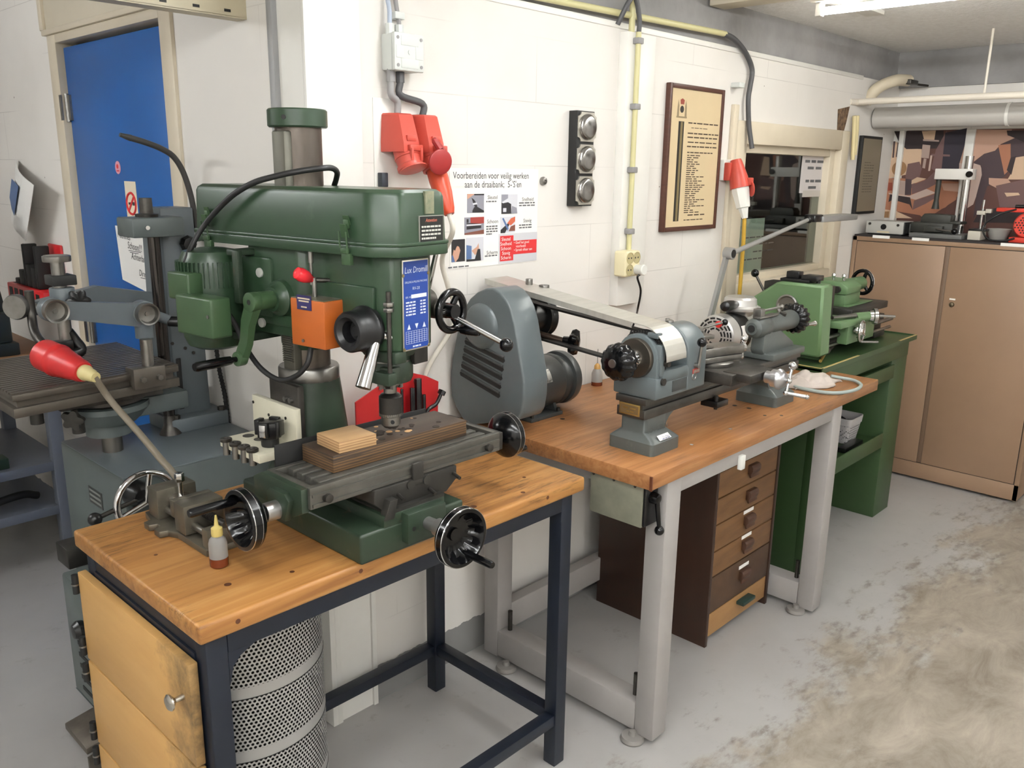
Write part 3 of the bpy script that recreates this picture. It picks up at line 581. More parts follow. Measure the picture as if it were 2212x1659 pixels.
# curled sheet hanging on the wall left of the door
t = thing('sheet', at(40, 500, 'x', XL), 'curled paper with a blue picture on the wall left of the door', 'paper')
pa = [at(35, 345, 'x', XL-.01), at(73, 400, 'x', XL-.10), at(55, 520, 'x', XL-.09), at(25, 460, 'x', XL-.01)]
b = MB(); n = 6
rows = []
for i in range(n+1):
    u = i/n; A = pa[0].lerp(pa[1], u); B = pa[3].lerp(pa[2], u); o = V((-.02*math.sin(u*math.pi), 0, 0)); rows.append((A+o, B+o))
for (A, B), (C_, D_) in zip(rows, rows[1:]): b.prism([A, C_, D_, B], (.0015, 0, 0))
b.build('paper', M_PAPER, t)
b = MB(); sel = [(.22, .25), (.62, .2), (.58, .75), (.40, .72), (.2, .6)]
b.prism([rows[0][0].lerp(rows[-1][0], u).lerp(rows[0][1].lerp(rows[-1][1], u), w)+V((-.026, 0, 0)) for u, w in sel], (.001, 0, 0)); b.build('picture', P_BL, t)
# grey conduit at the outer corner, left wall
yc = at(592, 120, 'x', XL-.012).y
t = thing('conduit', (XL, yc, 1.3), 'grey plastic conduit beside the wall corner', 'conduit')
MB().bx(XL-.022, XL, yc-.012, yc+.014, .9, 2.075, .004).build('channel', M_ORING, t)
MB().tube([(XL-.012, yc, 2.07), (XL-.012, yc+.012, 2.085), (XL-.012, yc+.09, 2.087)], .006).build('elbow', M_ORING, t)
# perforated steel channel under the ceiling, ending at the left wall
M_CHAN = mat('beige painted steel', (186,176,150), .45, var=(170,160,136), scale=6, amt=.5)
yt = 2.16
t = thing('cable_tray', (.4, yt, 2.0), 'beige slotted steel channel under the ceiling left of the mill', 'cable tray')
b = MB().bx(-1.6, XL-.0, yt, yt+.004, 1.995, 2.115); b.bx(-1.6, XL, yt, yt+.05, 1.992, 1.996); b.bx(-1.6, XL, yt, yt+.05, 2.114, 2.118); b.build('channel', M_CHAN, t)
b = MB()
for k in range(28):
    x = XL-.045-k*.085; b.bx(x-.018, x, yt-.0006, yt+.0, 2.004, 2.011); b.bx(x-.008, x, yt-.0006, yt+.0, 2.075, 2.084)
b.build('slots', M_BLACKM, t)
for x in (-1.0, .3): MB().cyl((x, yt+.03, 2.116), (x, yt+.03, 2.28), .006, seg=10).build('hanger', M_STEEL, t)
# ------------------------------------------------------------------ blue framed workbench and the things on it
ZB = .847
def pine(name, base, dark, light, stain, axis=0, sc=1.0, stamt=.75):
    m = bpy.data.materials.new(name); m.use_nodes = True; nt = m.node_tree; N = nt.nodes; L = nt.links; p = N['Principled BSDF']
    g = N.new('ShaderNodeTexCoord'); st = [18, 18, 18]; st[axis] = 1.1
    mp = N.new('ShaderNodeMapping'); mp.inputs['Scale'].default_value = [s*sc for s in st]; L.new(g.outputs['Object'], mp.inputs[0])
    n1 = N.new('ShaderNodeTexNoise'); n1.inputs['Scale'].default_value = 2.2; n1.inputs['Detail'].default_value = 5; n1.inputs['Distortion'].default_value = .8; L.new(mp.outputs[0], n1.inputs['Vector'])
    cr = N.new('ShaderNodeValToRGB'); L.new(n1.outputs[0], cr.inputs[0]); e = cr.color_ramp.elements
    e[0].position = .3; e[0].color = lin(dark); e[1].position = .7; e[1].color = lin(light); k = e.new(.5); k.color = lin(base)
    s2 = [46, 46, 46]; s2[axis] = 5
    mp2 = N.new('ShaderNodeMapping'); mp2.inputs['Scale'].default_value = s2; L.new(g.outputs['Object'], mp2.inputs[0])
    n2 = N.new('ShaderNodeTexNoise'); n2.inputs['Scale'].default_value = 2.4; n2.inputs['Detail'].default_value = 5; n2.inputs['Roughness'].default_value = .72; L.new(mp2.outputs[0], n2.inputs['Vector'])
    r2 = N.new('ShaderNodeMapRange'); r2.inputs[1].default_value = .50; r2.inputs[2].default_value = .66; r2.inputs[4].default_value = stamt; L.new(n2.outputs[0], r2.inputs[0])
    n3 = N.new('ShaderNodeTexNoise'); n3.inputs['Scale'].default_value = 3.5; n3.inputs['Detail'].default_value = 2; L.new(g.outputs['Object'], n3.inputs['Vector'])
    r3 = N.new('ShaderNodeMapRange'); r3.inputs[1].default_value = .44; r3.inputs[2].default_value = .60; L.new(n3.outputs[0], r3.inputs[0])
    mu = N.new('ShaderNodeMath'); mu.operation = 'MULTIPLY'; L.new(r2.outputs[0], mu.inputs[0]); L.new(r3.outputs[0], mu.inputs[1])
    mx = N.new('ShaderNodeMix'); mx.data_type = 'RGBA'; L.new(mu.outputs[0], mx.inputs[0]); L.new(cr.outputs[0], mx.inputs[6]); mx.inputs[7].default_value = lin(stain)
    L.new(mx.outputs[2], p.inputs['Base Color']); p.inputs['Roughness'].default_value = .42
    return m
M_PINE = pine('worn pine', (160,112,60), (138,92,48), (172,128,76), (62,40,24))
M_BEECH = pine('oily beech', (148,100,60), (132,88,50), (160,114,72), (86,64,46), 0, 1.4, .6)
M_NAVY = mat('navy blue frame paint', (16,24,38), .45, var=(12,18,28), scale=6, amt=.5)
t = thing('workbench', (1.117, 1.58, 0), 'pine topped workbench with dark blue steel frame under the green milling machine', 'workbench')
b = MB().bx(.587, 1.648, 1.292, 1.866, .808, ZB, .007, seg=3)
top = b.build('tabletop', M_PINE, t)
b = MB()
for x, y, r in ((.70, 1.40, .007), (.815, 1.36, .005), (1.30, 1.35, .008), (1.45, 1.33, .006), (1.40, 1.52, .006), (1.53, 1.40, .005), (.66, 1.62, .004)): b.cyl((x, y, ZB-.003), (x, y, ZB+.0003), r, seg=14)
for x, z in ((.66, .829), (.93, .832), (1.20, .825), (1.5, .83)): b.cyl((x, 1.2918, z), (x, 1.295, z), .005, seg=12)
b.build('knots', mat('wood knot', (84,46,24), .5), top)
LEG = ((.602,1.305),(1.572,1.305),(.602,1.803),(1.572,1.803))
for x, y in LEG: MB().bx(x, x+.042, y, y+.042, 0, .808, .003).build('leg', M_NAVY, t)
b = MB(); b.bx(.644, 1.572, 1.305, 1.345, .766, .808, .002); fr = b.build('front_rail', M_NAVY, t)
MB().bx(.644, 1.572, 1.805, 1.845, .766, .808, .002).build('rear_rail', M_NAVY, t)
for x in (.604, 1.574): MB().bx(x, x+.038, 1.347, 1.803, .766, .808, .002).build('side_rail', M_NAVY, t)
MB().bx(1.576, 1.610, 1.347, 1.803, .13, .163, .002).build('stretcher', M_NAVY, t)
MB().bx(.644, 1.572, 1.808, 1.842, .13, .163, .002).build('stretcher', M_NAVY, t)
MB().bx(.644, 1.572, 1.309, 1.343, .13, .163, .002).build('stretcher', M_NAVY, t)
# front corner gusset of the cabinet opening
MB().prism([(.644, 1.306, .767), (.70, 1.306, .767), (.668, 1.306, .752), (.652, 1.306, .735), (.644, 1.306, .70)], (0, .02, 0)).build('gusset', M_NAVY, t)
MB().prism([(1.572, 1.86-.05, .59), (1.572, 1.81, .55), (1.50, 1.81, .55), (1.50, 1.81, .60), (1.515, 1.81, .60), (1.515, 1.81, .575), (1.53, 1.81, .575), (1.53, 1.81, .59)], (0, .006, 0)).build('hook', M_NAVY, t)
M_PLY = mat('pale yellow plywood', (222,182,120), .5, var=(206,164,102), scale=3, stretch=(1,1,6), amt=.6)
def door_mat():
    m = mat('plywood door with grubby corner', (198,156,96), .5, var=(184,140,82), scale=3, stretch=(1,1,5), amt=.6)
    nt = m.node_tree; N = nt.nodes; L = nt.links; p = N['Principled BSDF']; old = p.inputs['Base Color'].links[0].from_socket
    g = N.new('ShaderNodeTexCoord'); sp = N.new('ShaderNodeSeparateXYZ'); L.new(g.outputs['Object'], sp.inputs[0])
    n = N.new('ShaderNodeTexNoise'); L.new(g.outputs['Object'], n.inputs['Vector']); n.inputs['Scale'].default_value = 9; n.inputs['Detail'].default_value = 7; n.inputs['Roughness'].default_value = .7
    r = N.new('ShaderNodeMapRange'); L.new(sp.outputs[1], r.inputs[0]); r.inputs[1].default_value = -.06; r.inputs[2].default_value = -.27; r.inputs[4].default_value = .42
    a = N.new('ShaderNodeMath'); a.operation = 'ADD'; L.new(n.outputs[0], a.inputs[0]); L.new(r.outputs[0], a.inputs[1])
    q = N.new('ShaderNodeMapRange'); L.new(a.outputs[0], q.inputs[0]); q.inputs[1].default_value = .66; q.inputs[2].default_value = 1.02; q.inputs[4].default_value = .9
    mx = N.new('ShaderNodeMix'); mx.data_type = 'RGBA'; L.new(q.outputs[0], mx.inputs[0]); L.new(old, mx.inputs[6]); mx.inputs[7].default_value = lin((66,56,42)); L.new(mx.outputs[2], p.inputs['Base Color'])
    return m
M_DOOR = door_mat()
for k, (z0, z1) in enumerate(((.546, .757), (.329, .540), (.112, .323))):
    d = MB().bx(.580, .598, 1.332, 1.846, z0, z1, .002).build('door', M_DOOR, t)
    for hz in (z1-.03, z0+.03):
        h = MB().cyl((.575, 1.852, hz-.022), (.575, 1.852, hz+.022), .007, seg=12); h.mi = 1; h.cyl((.575, 1.852, hz-.002), (.575, 1.852, hz+.002), .0085, seg=12); h.build('hinge', [M_BLACKM, M_STEEL], d)
    q = V((.58, 1.362, z0+.135))
    MB().lathe([(0, 0), (.006, 0), (.005, .016), (.012, .022), (.016, .024), (.016, .027), (.012, .031), (0, .033)], q, (-1,0,0), 24).build('knob', mat('satin nickel', (200,196,186), .25, 1), d)
MB().bx(.600, .606, 1.347, 1.803, .10, .766).build('back_panel', M_NAVY, t)
# perforated bin
def perf_mat():
    m = mat('perforated steel sheet', (176,176,174), .4, .55)
    nt = m.node_tree; N = nt.nodes; L = nt.links; p = N['Principled BSDF']
    def M(op, a, b=None, c=None):
        n = N.new('ShaderNodeMath'); n.operation = op
        for i, v in enumerate((a, b, c)):
            if v is None: continue
            if isinstance(v, (int, float)): n.inputs[i].default_value = v
            else: L.new(v, n.inputs[i])
        return n.outputs[0]
    g = N.new('ShaderNodeTexCoord'); sp = N.new('ShaderNodeSeparateXYZ'); L.new(g.outputs['Object'], sp.inputs[0])
    u = M('MULTIPLY', M('ARCTAN2', sp.outputs[1], sp.outputs[0]), .18); z = sp.outputs[2]; A, B = .0094, .0163
    def d2(off):
        fu = M('MULTIPLY', M('SUBTRACT', M('FRACT', M('ADD', M('DIVIDE', u, A), off)), .5), A); fz = M('MULTIPLY', M('SUBTRACT', M('FRACT', M('ADD', M('DIVIDE', z, B), off)), .5), B)
        return M('ADD', M('MULTIPLY', fu, fu), M('MULTIPLY', fz, fz))
    hole = M('LESS_THAN', M('MINIMUM', d2(0), d2(.5)), .0030**2)
    band = M('GREATER_THAN', M('FRACT', M('DIVIDE', M('ADD', z, .012), .146)), .17)
    al = M('SUBTRACT', 1, M('MULTIPLY', hole, band)); L.new(al, p.inputs['Alpha'])
    return m
bc, br = V((.80, 1.575, 0)), .182
t = thing('waste_bin', bc, 'round perforated grey metal bin standing under the pine workbench', 'bin')
b = MB().lathe([(br, .01), (br, .735)], bc, (0,0,1), 72); b.bm.faces.ensure_lookup_table()
bmesh.ops.delete(b.bm, geom=[f for f in b.bm.faces if len(f.verts) > 6], context='FACES'); b.build('body', perf_mat(), t)
for z in (.142, .288, .434, .580): MB().lathe([(br-.003, 0), (br+.0008, .0005), (br+.0008, .0022), (br-.003, .0026)], bc+V((0, 0, z)), (0,0,1), 72).build('seam', M_BLACKM, t)
MB().lathe([(0, 0), (br, 0), (br, .012), (0, .012)], bc, (0,0,1), 72).build('base', M_STEELD, t)
MB().tor(bc+V((0, 0, .735)), (0,0,1), br, .004, 60, 8).build('rim', M_STEEL, t)
# plywood blocks
M_OILPLY = mat('oil soaked plywood', (66,52,40), .5, var=(44,34,28), scale=5, stretch=(1,6,1), amt=.8)
def ply_edge(name, c1, c2, c3):
    m = bpy.data.materials.new(name); m.use_nodes = True; nt = m.node_tree; N = nt.nodes; L = nt.links; p = N['Principled BSDF']
    g = N.new('ShaderNodeTexCoord'); sp = N.new('ShaderNodeSeparateXYZ'); L.new(g.outputs['Object'], sp.inputs[0])
    n = N.new('ShaderNodeTexNoise'); n.inputs['Scale'].default_value = 30; n.inputs['Detail'].default_value = 5; mp = N.new('ShaderNodeMapping'); mp.inputs['Scale'].default_value = (.25,.25,4); L.new(g.outputs['Object'], mp.inputs[0]); L.new(mp.outputs[0], n.inputs['Vector'])
    a = N.new('ShaderNodeMath'); a.operation = 'MULTIPLY_ADD'; L.new(n.outputs[0], a.inputs[0]); a.inputs[1].default_value = .004; L.new(sp.outputs[2], a.inputs[2])
    s = N.new('ShaderNodeMath'); s.operation = 'MULTIPLY'; L.new(a.outputs[0], s.inputs[0]); s.inputs[1].default_value = 1100
    w = N.new('ShaderNodeMath'); w.operation = 'SINE'; L.new(s.outputs[0], w.inputs[0])
    r = N.new('ShaderNodeMapRange'); r.inputs[1].default_value = -1; L.new(w.outputs[0], r.inputs[0])
    mx = N.new('ShaderNodeMix'); mx.data_type = 'RGBA'; L.new(r.outputs[0], mx.inputs[0]); mx.inputs[6].default_value = lin(c1); mx.inputs[7].default_value = lin(c2)
    r2 = N.new('ShaderNodeMapRange'); r2.inputs[1].default_value = .5; r2.inputs[2].default_value = .68; r2.inputs[4].default_value = .8; L.new(n.outputs[0], r2.inputs[0])
    m2 = N.new('ShaderNodeMix'); m2.data_type = 'RGBA'; L.new(r2.outputs[0], m2.inputs[0]); L.new(mx.outputs[2], m2.inputs[6]); m2.inputs[7].default_value = lin(c3)
    L.new(m2.outputs[2], p.inputs['Base Color']); p.inputs['Roughness'].default_value = .55
    return m
M_PLYE = ply_edge('dark plywood edge', (104,78,48), (58,42,30), (34,26,22))
M_PLYL = ply_edge('pale plywood edge', (182,148,106), (138,104,70), (164,128,88))
M_PLYT = mat('pale plywood face', (184,150,108), .55, var=(168,132,92), scale=6, stretch=(1,7,1), amt=.6)
def block(name, x0, x1, y0, y1, z0, z1, me, mt, label, rot=0):
    o = MB(Matrix.Translation(((x0+x1)/2, (y0+y1)/2, 0)) @ Matrix.Rotation(math.radians(rot), 4, 'Z') @ Matrix.Translation((-(x0+x1)/2, -(y0+y1)/2, 0)))
    o.bx(x0, x1, y0, y1, z0, z1, .0012); ob = o.build(name, [me, mt]);
    for p in ob.data.polygons:
        if p.normal.z > .9: p.material_index = 1
    return tag(ob, label, 'wood block')
ZT = 1.03
wb = block('wood_block', .912, 1.274, 1.347, 1.457, ZT, ZT+.036, M_PLYE, M_OILPLY, 'long dark oil stained plywood block lying on the milling table')
b = MB(); rnd = random.Random(5)
for k in range(46):
    x, y = rnd.gauss(1.10, .055), rnd.gauss(1.40, .02)
    if .96 < x < 1.24 and 1.355 < y < 1.448: b.mi = rnd.choice((0, 0, 1)); r = rnd.uniform(.003, .0085); b.cyl((x, y, ZT+.0355), (x, y, ZT+.0364+k*.00001), r, seg=14)
b.build('drill_marks', [mat('burnt wood', (40,28,20), .7), mat('fresh wood', (190,150,104), .6)], wb)
block('wood_block', .931, 1.020, 1.347, 1.432, ZT+.0365, ZT+.0605, M_PLYL, M_PLYT, 'small square pale plywood offcut lying on the long dark block', -3)
# oil bottle
q = V((.727, 1.483, ZB))
t = thing('oil_bottle', q, 'small clear squeeze bottle with amber oil and yellow nozzle', 'bottle')
b = MB().lathe([(0, .0005), (.015, .0005), (.0175, .003), (.018, .012), (.018, .050), (.016, .058), (.0105, .064), (.0105, .067), (0, .067)], q, (0,0,1), 32); b.build('body', mat('cloudy plastic', (196,196,193), .4, trans=.6, spec=.4), t)
MB().lathe([(0, .0), (.0150, .0), (.0178, .003), (.0183, .010), (.0183, .0205), (0, .0205)], q, (0,0,1), 32).build('oil', mat('amber oil', (104,46,22), .2), t)
MB().lathe([(0, .066), (.0108, .066), (.0112, .070), (.0108, .082), (.006, .085), (.0042, .088), (.0036, .096), (.0018, .1085), (0, .1085)], q, (0,0,1), 24).build('nozzle_cap', mat('yellow nozzle plastic', (226,206,126), .4, trans=.2), t)
# machine vise
M_VISE = mat('dark ground steel', (118,113,100), .38, .7, var=(84,79,70), scale=10, amt=.7)
vx = .772
t = thing('machine_vise', (vx, 1.66, ZB), 'dark steel drill press vise lying on the left end of the workbench', 'vise')
b = MB(); out = [(vx-.045, 1.535), (vx+.045, 1.535), (vx+.045, 1.69), (vx+.072, 1.69), (vx+.072, 1.715), (vx+.055, 1.72), (vx+.055, 1.735), (vx+.072, 1.74), (vx+.072, 1.765), (vx+.055, 1.77), (vx+.045, 1.82), (vx-.045, 1.82), (vx-.055, 1.77), (vx-.072, 1.765), (vx-.072, 1.74), (vx-.055, 1.735), (vx-.055, 1.72), (vx-.072, 1.715), (vx-.072, 1.69), (vx-.055, 1.685), (vx-.045, 1.66)]
b.prism([(x, y, ZB+.001) for x, y in out], (0, 0, .014), .0012); b.build('base', M_VISE, t)
MB().bx(vx-.044, vx+.046, 1.752, 1.80, ZB+.015, ZB+.082, .0015).build('fixed_jaw', M_VISE, t)
mv = MB(); mv.bx(vx-.044, vx+.044, 1.625, 1.672, ZB+.018, ZB+.082, .0015); mv.bx(vx-.044, vx+.044, 1.672, 1.690, ZB+.045, ZB+.082, .001); mv.build('moving_jaw', M_VISE, t)
MB().bx(vx-.040, vx+.040, 1.536, 1.560, ZB+.015, ZB+.055, .0015).build('screw_block', M_VISE, t)
for dx in (-.022, .022): MB().cyl((vx+dx, 1.555, ZB+.034), (vx+dx, 1.76, ZB+.034), .008, seg=18).build('guide_rod', M_STEEL, t)
b = MB(); 
for k in range(14): b.cyl((vx, 1.622-k*.0046, ZB+.058), (vx, 1.622-k*.0046-.0028, ZB+.058), .0085, .0095, seg=18)
b.cyl((vx, 1.63, ZB+.058), (vx, 1.535, ZB+.058), .0075, seg=16); b.build('screw', M_STEELD, t)
b = MB().cyl((vx+.002, 1.735, ZB+.066), (vx+.002, 1.735, ZB+.098), .0055, seg=14); b.cyl((vx+.002, 1.735, ZB+.098), (vx+.002, 1.735, ZB+.118), .0105, seg=6, bev=.001); b.cyl((vx+.002, 1.735, ZB+.062), (vx+.002, 1.735, ZB+.067), .018, seg=24); b.bx(vx-.02, vx+.02, 1.69, 1.755, ZB+.05, ZB+.063); b.build('clamp_bolt', M_CHROME, t)
# red key rack at the back of the bench
yR = 1.748; r_ = lambda px, py: at(px, py, 'y', yR)
t = thing('key_rack', (1.40, yR, ZB), 'red sheet metal hex key rack standing behind the milling table', 'rack')
pts = [r_(768, 870), r_(822, 832), r_(858, 812), r_(893, 806), r_(920, 812), r_(947, 824), r_(946, 880)]
zl = ZB
b = MB().prism([pts[0], pts[1], pts[2], pts[3], pts[4], pts[5], pts[6], V((pts[6].x, yR, zl)), V((pts[0].x+.002, yR, zl))], (0, .004, 0)); b.build('plate', mat('red sheet metal', (176,30,34), .4), t)
b = MB(); b.bx(pts[0].x+.01, pts[6].x+.03, yR-.06, yR-.002, ZB, ZB+.02, .002); b.bx(pts[0].x+.06, pts[6].x+.04, yR-.045, yR-.002, ZB+.075, ZB+.087, .002); b.build('holder', M_BLACK, t)
for px, py in ((822, 838), (897, 822)): q = r_(px, py); MB().lathe([(0, 0), (.006, 0), (.006, .003), (0, .004)], q, LF, 16).build('screw', M_STEEL, t)
names = ('tallest black hex key with a square block, in the red rack', 'black hex key beside the tallest one in the red rack', 'thin black hex key in the middle of the red rack', 'short black hex key right of the middle in the red rack', 'black hex key near the right end of the red rack', 'black hex key just right of the drill chuck in the red rack', 'bent black key leaning out of the right end of the rack')
for k, (px, py, w) in enumerate(((903, 818, .010), (889, 838, .0045), (893, 838, .0045), (908, 850, .005), (916, 852, .005), (868, 840, .004))):
    q = at(px, py, 'y', yR-.022); tag(MB().cyl((q.x, q.y, ZB+.021), q, w, seg=6, bev=.001).build('hex_key', M_BLACK), names[k], 'hex key', 'hex keys in the red rack')
q0, q1, q2 = at(925, 885, 'y', yR-.03), at(942, 873, 'y', yR-.03), at(952, 852, 'y', yR-.03)
tag(MB().tube([V((q0.x-.02, q0.y, ZB+.09)), q0, q1, q2], .0055, n=3).cyl(q2, q2+(q2-q1).normalized()*.012, .011, seg=8).build('hex_key', M_BLACK), names[6], 'hex key', 'hex keys in the red rack')
# ------------------------------------------------------------------ green milling machine
M_GRN = mat('dark green machine enamel', (42,64,44), .32, var=(35,54,38), scale=5, amt=.6, spec=.5, var2=(56,76,56), scale2=16, thr2=(.62,.75))
M_GRN2 = mat('dark green worn casting', (40,55,40), .42, var=(31,42,33), scale=7, amt=.7, var2=(78,66,54), scale2=20, thr2=(.62,.74))
M_ORG = mat('orange enamel', (172,88,32), .4, var=(158,80,28), scale=6, amt=.5)
M_DKCAST = mat('dark cast iron', (62,60,56), .45, .5, var=(44,42,40), scale=10, amt=.6)
M_BLKGL = mat('black gloss bakelite', (9,9,11), .17, spec=.38)
M_CORD = mat('black rubber cord', (26,26,27), .5)
mill = thing('milling_machine', (1.065, 1.45, ZB), 'dark green bench drilling and milling machine with long belt cover', 'milling machine')
# --- base and pedestal
b = MB().bx(.925, 1.205, 1.283, 1.74, ZB, ZB+.064, .006, seg=3); b.bx(.985, 1.15, 1.284, 1.55, ZB+.06, ZB+.088, .003); b.bx(1.03, 1.135, 1.262, 1.29, ZB+.018, ZB+.085, .004)
base = b.build('base', M_GRN2, mill)
MB().cyl((1.045, 1.2615, ZB+.05), (1.045, 1.265, ZB+.05), .005, seg=14).build('screw', M_BLACKM, base)
def rr(cx, cy, hx, hy, r, z, n=6):
    out = []
    for sx, sy, a0 in ((1,1,0),(-1,1,90),(-1,-1,180),(1,-1,270)):
        for i in range(n):
            a = math.radians(a0+90*i/(n-1)); out.append((cx+sx*(hx-r)+r*math.cos(a), cy+sy*(hy-r)+r*math.sin(a), z))
    return out
px_, py_ = COLX, COLY
b = MB().loft([rr(px_, py_, .092, .092, .03, ZB+.05), rr(px_, py_, .088, .088, .035, ZB+.075), rr(px_, py_, .078, .078, .045, ZB+.12), rr(px_, py_, .073, .073, .055, 1.06), rr(px_, py_, .068, .068, .066, 1.152)])
b.build('pedestal', M_GRN2, mill)
b = MB().bx(px_-.086, px_-.070, py_-.085, py_+.03, ZB+.09, 1.158, .002); b.build('side_plate', M_STEELD, mill)
b = MB().lathe([(.05, 0), (.0675, 0), (.0685, .004), (.0685, .028), (.066, .032), (.05, .032)], (px_, py_, 1.150), (0,0,1), 48); b.build('column_ring', M_STEEL, mill)
b = MB().lathe([(0, 1.06), (.0495, 1.06), (.0495, 1.705), (0, 1.705)], (px_, py_, 0), (0,0,1), 48); b.build('column', mat('stained ground steel', (108,100,92), .35, .85, var=(64,58,54), scale=9, stretch=(1,1,.35), amt=.8), mill)
b = MB(HEAD).bx(-.062, -.040, -.028, .012, 1.18, 1.692, .004)
for k in range(40): b.bx(-.066, -.06, -.024, .008, 1.20+k*.005, 1.2025+k*.005)
b.build('rack', mat('dull rack steel', (104,102,92), .5, .6, var=(84,82,74), scale=10, amt=.6), mill)
b = MB(HEAD).lathe([(0, 1.700), (.060, 1.700), (.063, 1.703), (.063, 1.735), (.060, 1.738), (0, 1.738)], (0,0,0), (0,0,1), 48); cap = b.build('column_cap', M_GRN, mill)
MB(HEAD).cyl((-.0585, -.026, 1.719), (-.055, -.024, 1.719), .005, seg=14).build('hole', M_BLACKM, cap)
# --- saddle and table
b = MB().prism([(1.0, 1.30, .935), (1.17, 1.30, .935), (1.20, 1.30, .958), (1.20, 1.30, .988), (.975, 1.30, .988), (.975, 1.30, .958)], (0, .17, 0), .002)
b.bx(.995, 1.15, 1.285, 1.50, .934, .942); sad = b.build('saddle', M_DKCAST, mill)
b = MB().prism([(.985, 1.281, .925), (1.01, 1.281, .925), (1.02, 1.281, .965), (1.0, 1.281, .965)], (0, .02, 0), .001); b.build('gib_plate', M_DKCAST, sad)
for x, z in ((1.035, .965), (1.12, .955), (1.19, .972)): MB().cyl((x, 1.300, z), (x-.004, 1.275, z-.004), .004, seg=10).build('lock_lever', M_STEELD, sad)
TX0, TX1, TY0, TY1 = .832, 1.345, 1.310, 1.462
b = MB().bx(TX0, TX1, TY0, TY1, ZT-.044, ZT-.014, .001)
for a in ((TX0, TX1, TY0, TY0+.012), (TX0, TX1, TY1-.012, TY1), (TX0, TX0+.012, TY0+.012, TY1-.012), (TX1-.012, TX1, TY0+.012, TY1-.012)): b.bx(a[0], a[1], a[2], a[3], ZT-.016, ZT-.0005, .001)
b.bx(TX0+.004, TX1-.004, TY0-.004, TY0, ZT-.040, ZT-.034); b.bx(TX0+.004, TX1-.004, TY0-.004, TY0, ZT-.020, ZT-.014)
M_TABST = mat('grey milled table steel', (112,110,104), .4, .7, var=(86,84,78), scale=9, amt=.6)
tab = b.build('table', M_TABST, mill)
q = at(592, 962, 'y', 1.476); MB().bx(q.x, 1.262, 1.474, 1.477, ZT-.05, q.z, .0005).build('splash_plate', M_BLACKM, mill)
for k in range(4):
    y0 = TY0+.018+k*.0305
    b = MB().bx(TX0+.034, TX1-.03, y0, y0+.020, ZT-.014, ZT, .0012); b.build('slot_bar', M_TABST, tab)
for x in (.868, 1.305): MB().cyl((x, TY0-.012, ZT-.027), (x, TY0+.001, ZT-.027), .009, seg=20, bev=.001).build('stop_screw', M_STEELD, tab)
b = MB().bx(1.075, 1.105, TY0-.012, TY0-.005, ZT-.048, ZT-.008, .003); b.cyl((1.068, TY0-.014, ZT-.052), (1.068, TY0-.003, ZT-.052), .010, seg=18); b.cyl((1.112, TY0-.014, ZT-.052), (1.112, TY0-.003, ZT-.052), .010, seg=18); b.bx(1.062, 1.118, TY0-.012, TY0-.004, ZT-.058, ZT-.044, .002); b.build('stop_bracket', M_DKCAST, mill)
b = MB().prism([(TX0-.014, TY0+.008, ZT-.002), (TX0-.014, TY1-.002, ZT-.002), (TX0-.014, TY1+.03, ZT-.018), (TX0-.014, TY1+.03, ZT-.058), (TX0-.014, TY0+.04, ZT-.066), (TX0-.014, TY0+.008, ZT-.05)], (.016, 0, 0), .001)
b.prism([(TX0-.026, 1.345, ZT-.03), (TX0-.026, 1.36, ZT-.018), (TX0-.026, 1.41, ZT-.018), (TX0-.026, 1.425, ZT-.03), (TX0-.026, 1.415, ZT-.075), (TX0-.026, 1.36, ZT-.075)], (.014, 0, 0), .002); b.build('end_bracket', M_GRN2, mill)
b = MB().bx(TX1, TX1+.016, TY0+.005, TY1-.005, ZT-.046, ZT-.004, .002); b.build('end_bracket', M_DKCAST, mill)
# --- dished handwheels
def handwheel(c, axis, R, face_handle, hr, hlen, rootlen, dial=.03, name='handwheel'):
    """c: rim centre; axis points to the operator"""
    A = V(axis).normalized(); c = V(c)
    b = MB(); b.lathe([(0, -.034), (.016, -.034), (.018, -.026), (.032, -.022), (R*.80, -.012), (R-.004, -.006), (R, .000), (R, .016), (R-.002, .019), (R-.009, .0195)], c, A, 56, cap=False)
    prof = [(R-.009, .0195, 0), (R-.012, .012, .5), (R-.015, -.002, 1), (R*.62, -.010, .6), (.024, -.014, 0), (.014, -.014, 0), (.013, -.008, 0), (0, -.008, 0)]; star(b, prof, c, A, 12, .0045, 96)
    w = b.build(name, M_BLKGL, mill, sharp=30)
    b = MB(); b.tor(c+A*.0165, A, R-.0012, .0015, 56, 6); b.tor(c+A*.002, A, R-.0006, .0009, 56, 6); b.build('rim_edge', M_CHROME, w)
    b = MB().lathe([(0, 0), (.019, 0), (.019, dial), (.017, dial+.002), (.014, dial+.002), (.013, dial+rootlen), (0, dial+rootlen)], c-A*.034, -A, 32); b.build('dial', mat('satin graduated collar', (168,166,164), .35, .9), mill)
    h = c+V(face_handle)-A*.004; b = MB().lathe([(0, .0), (.0045, .0), (.0045, .012), (hr*.85, .013), (hr, .022), (hr, hlen-.004), (hr*.8, hlen), (0, hlen)], h, A, 20); b.build('handle', M_BLKGL, w)
    return w
handwheel((.744, 1.388, .973), (-1, 0, 0), .060, (0, .028, .030), .0085, .105, .018)
handwheel((1.082, 1.168, .900), (0, -1, 0), .063, (.018, 0, -.043), .008, .085, .050, dial=.028)
handwheel((1.437, 1.385, .985), (1, 0, 0), .056, (0, -.03, -.035), .0085, .05, .03, dial=.012)
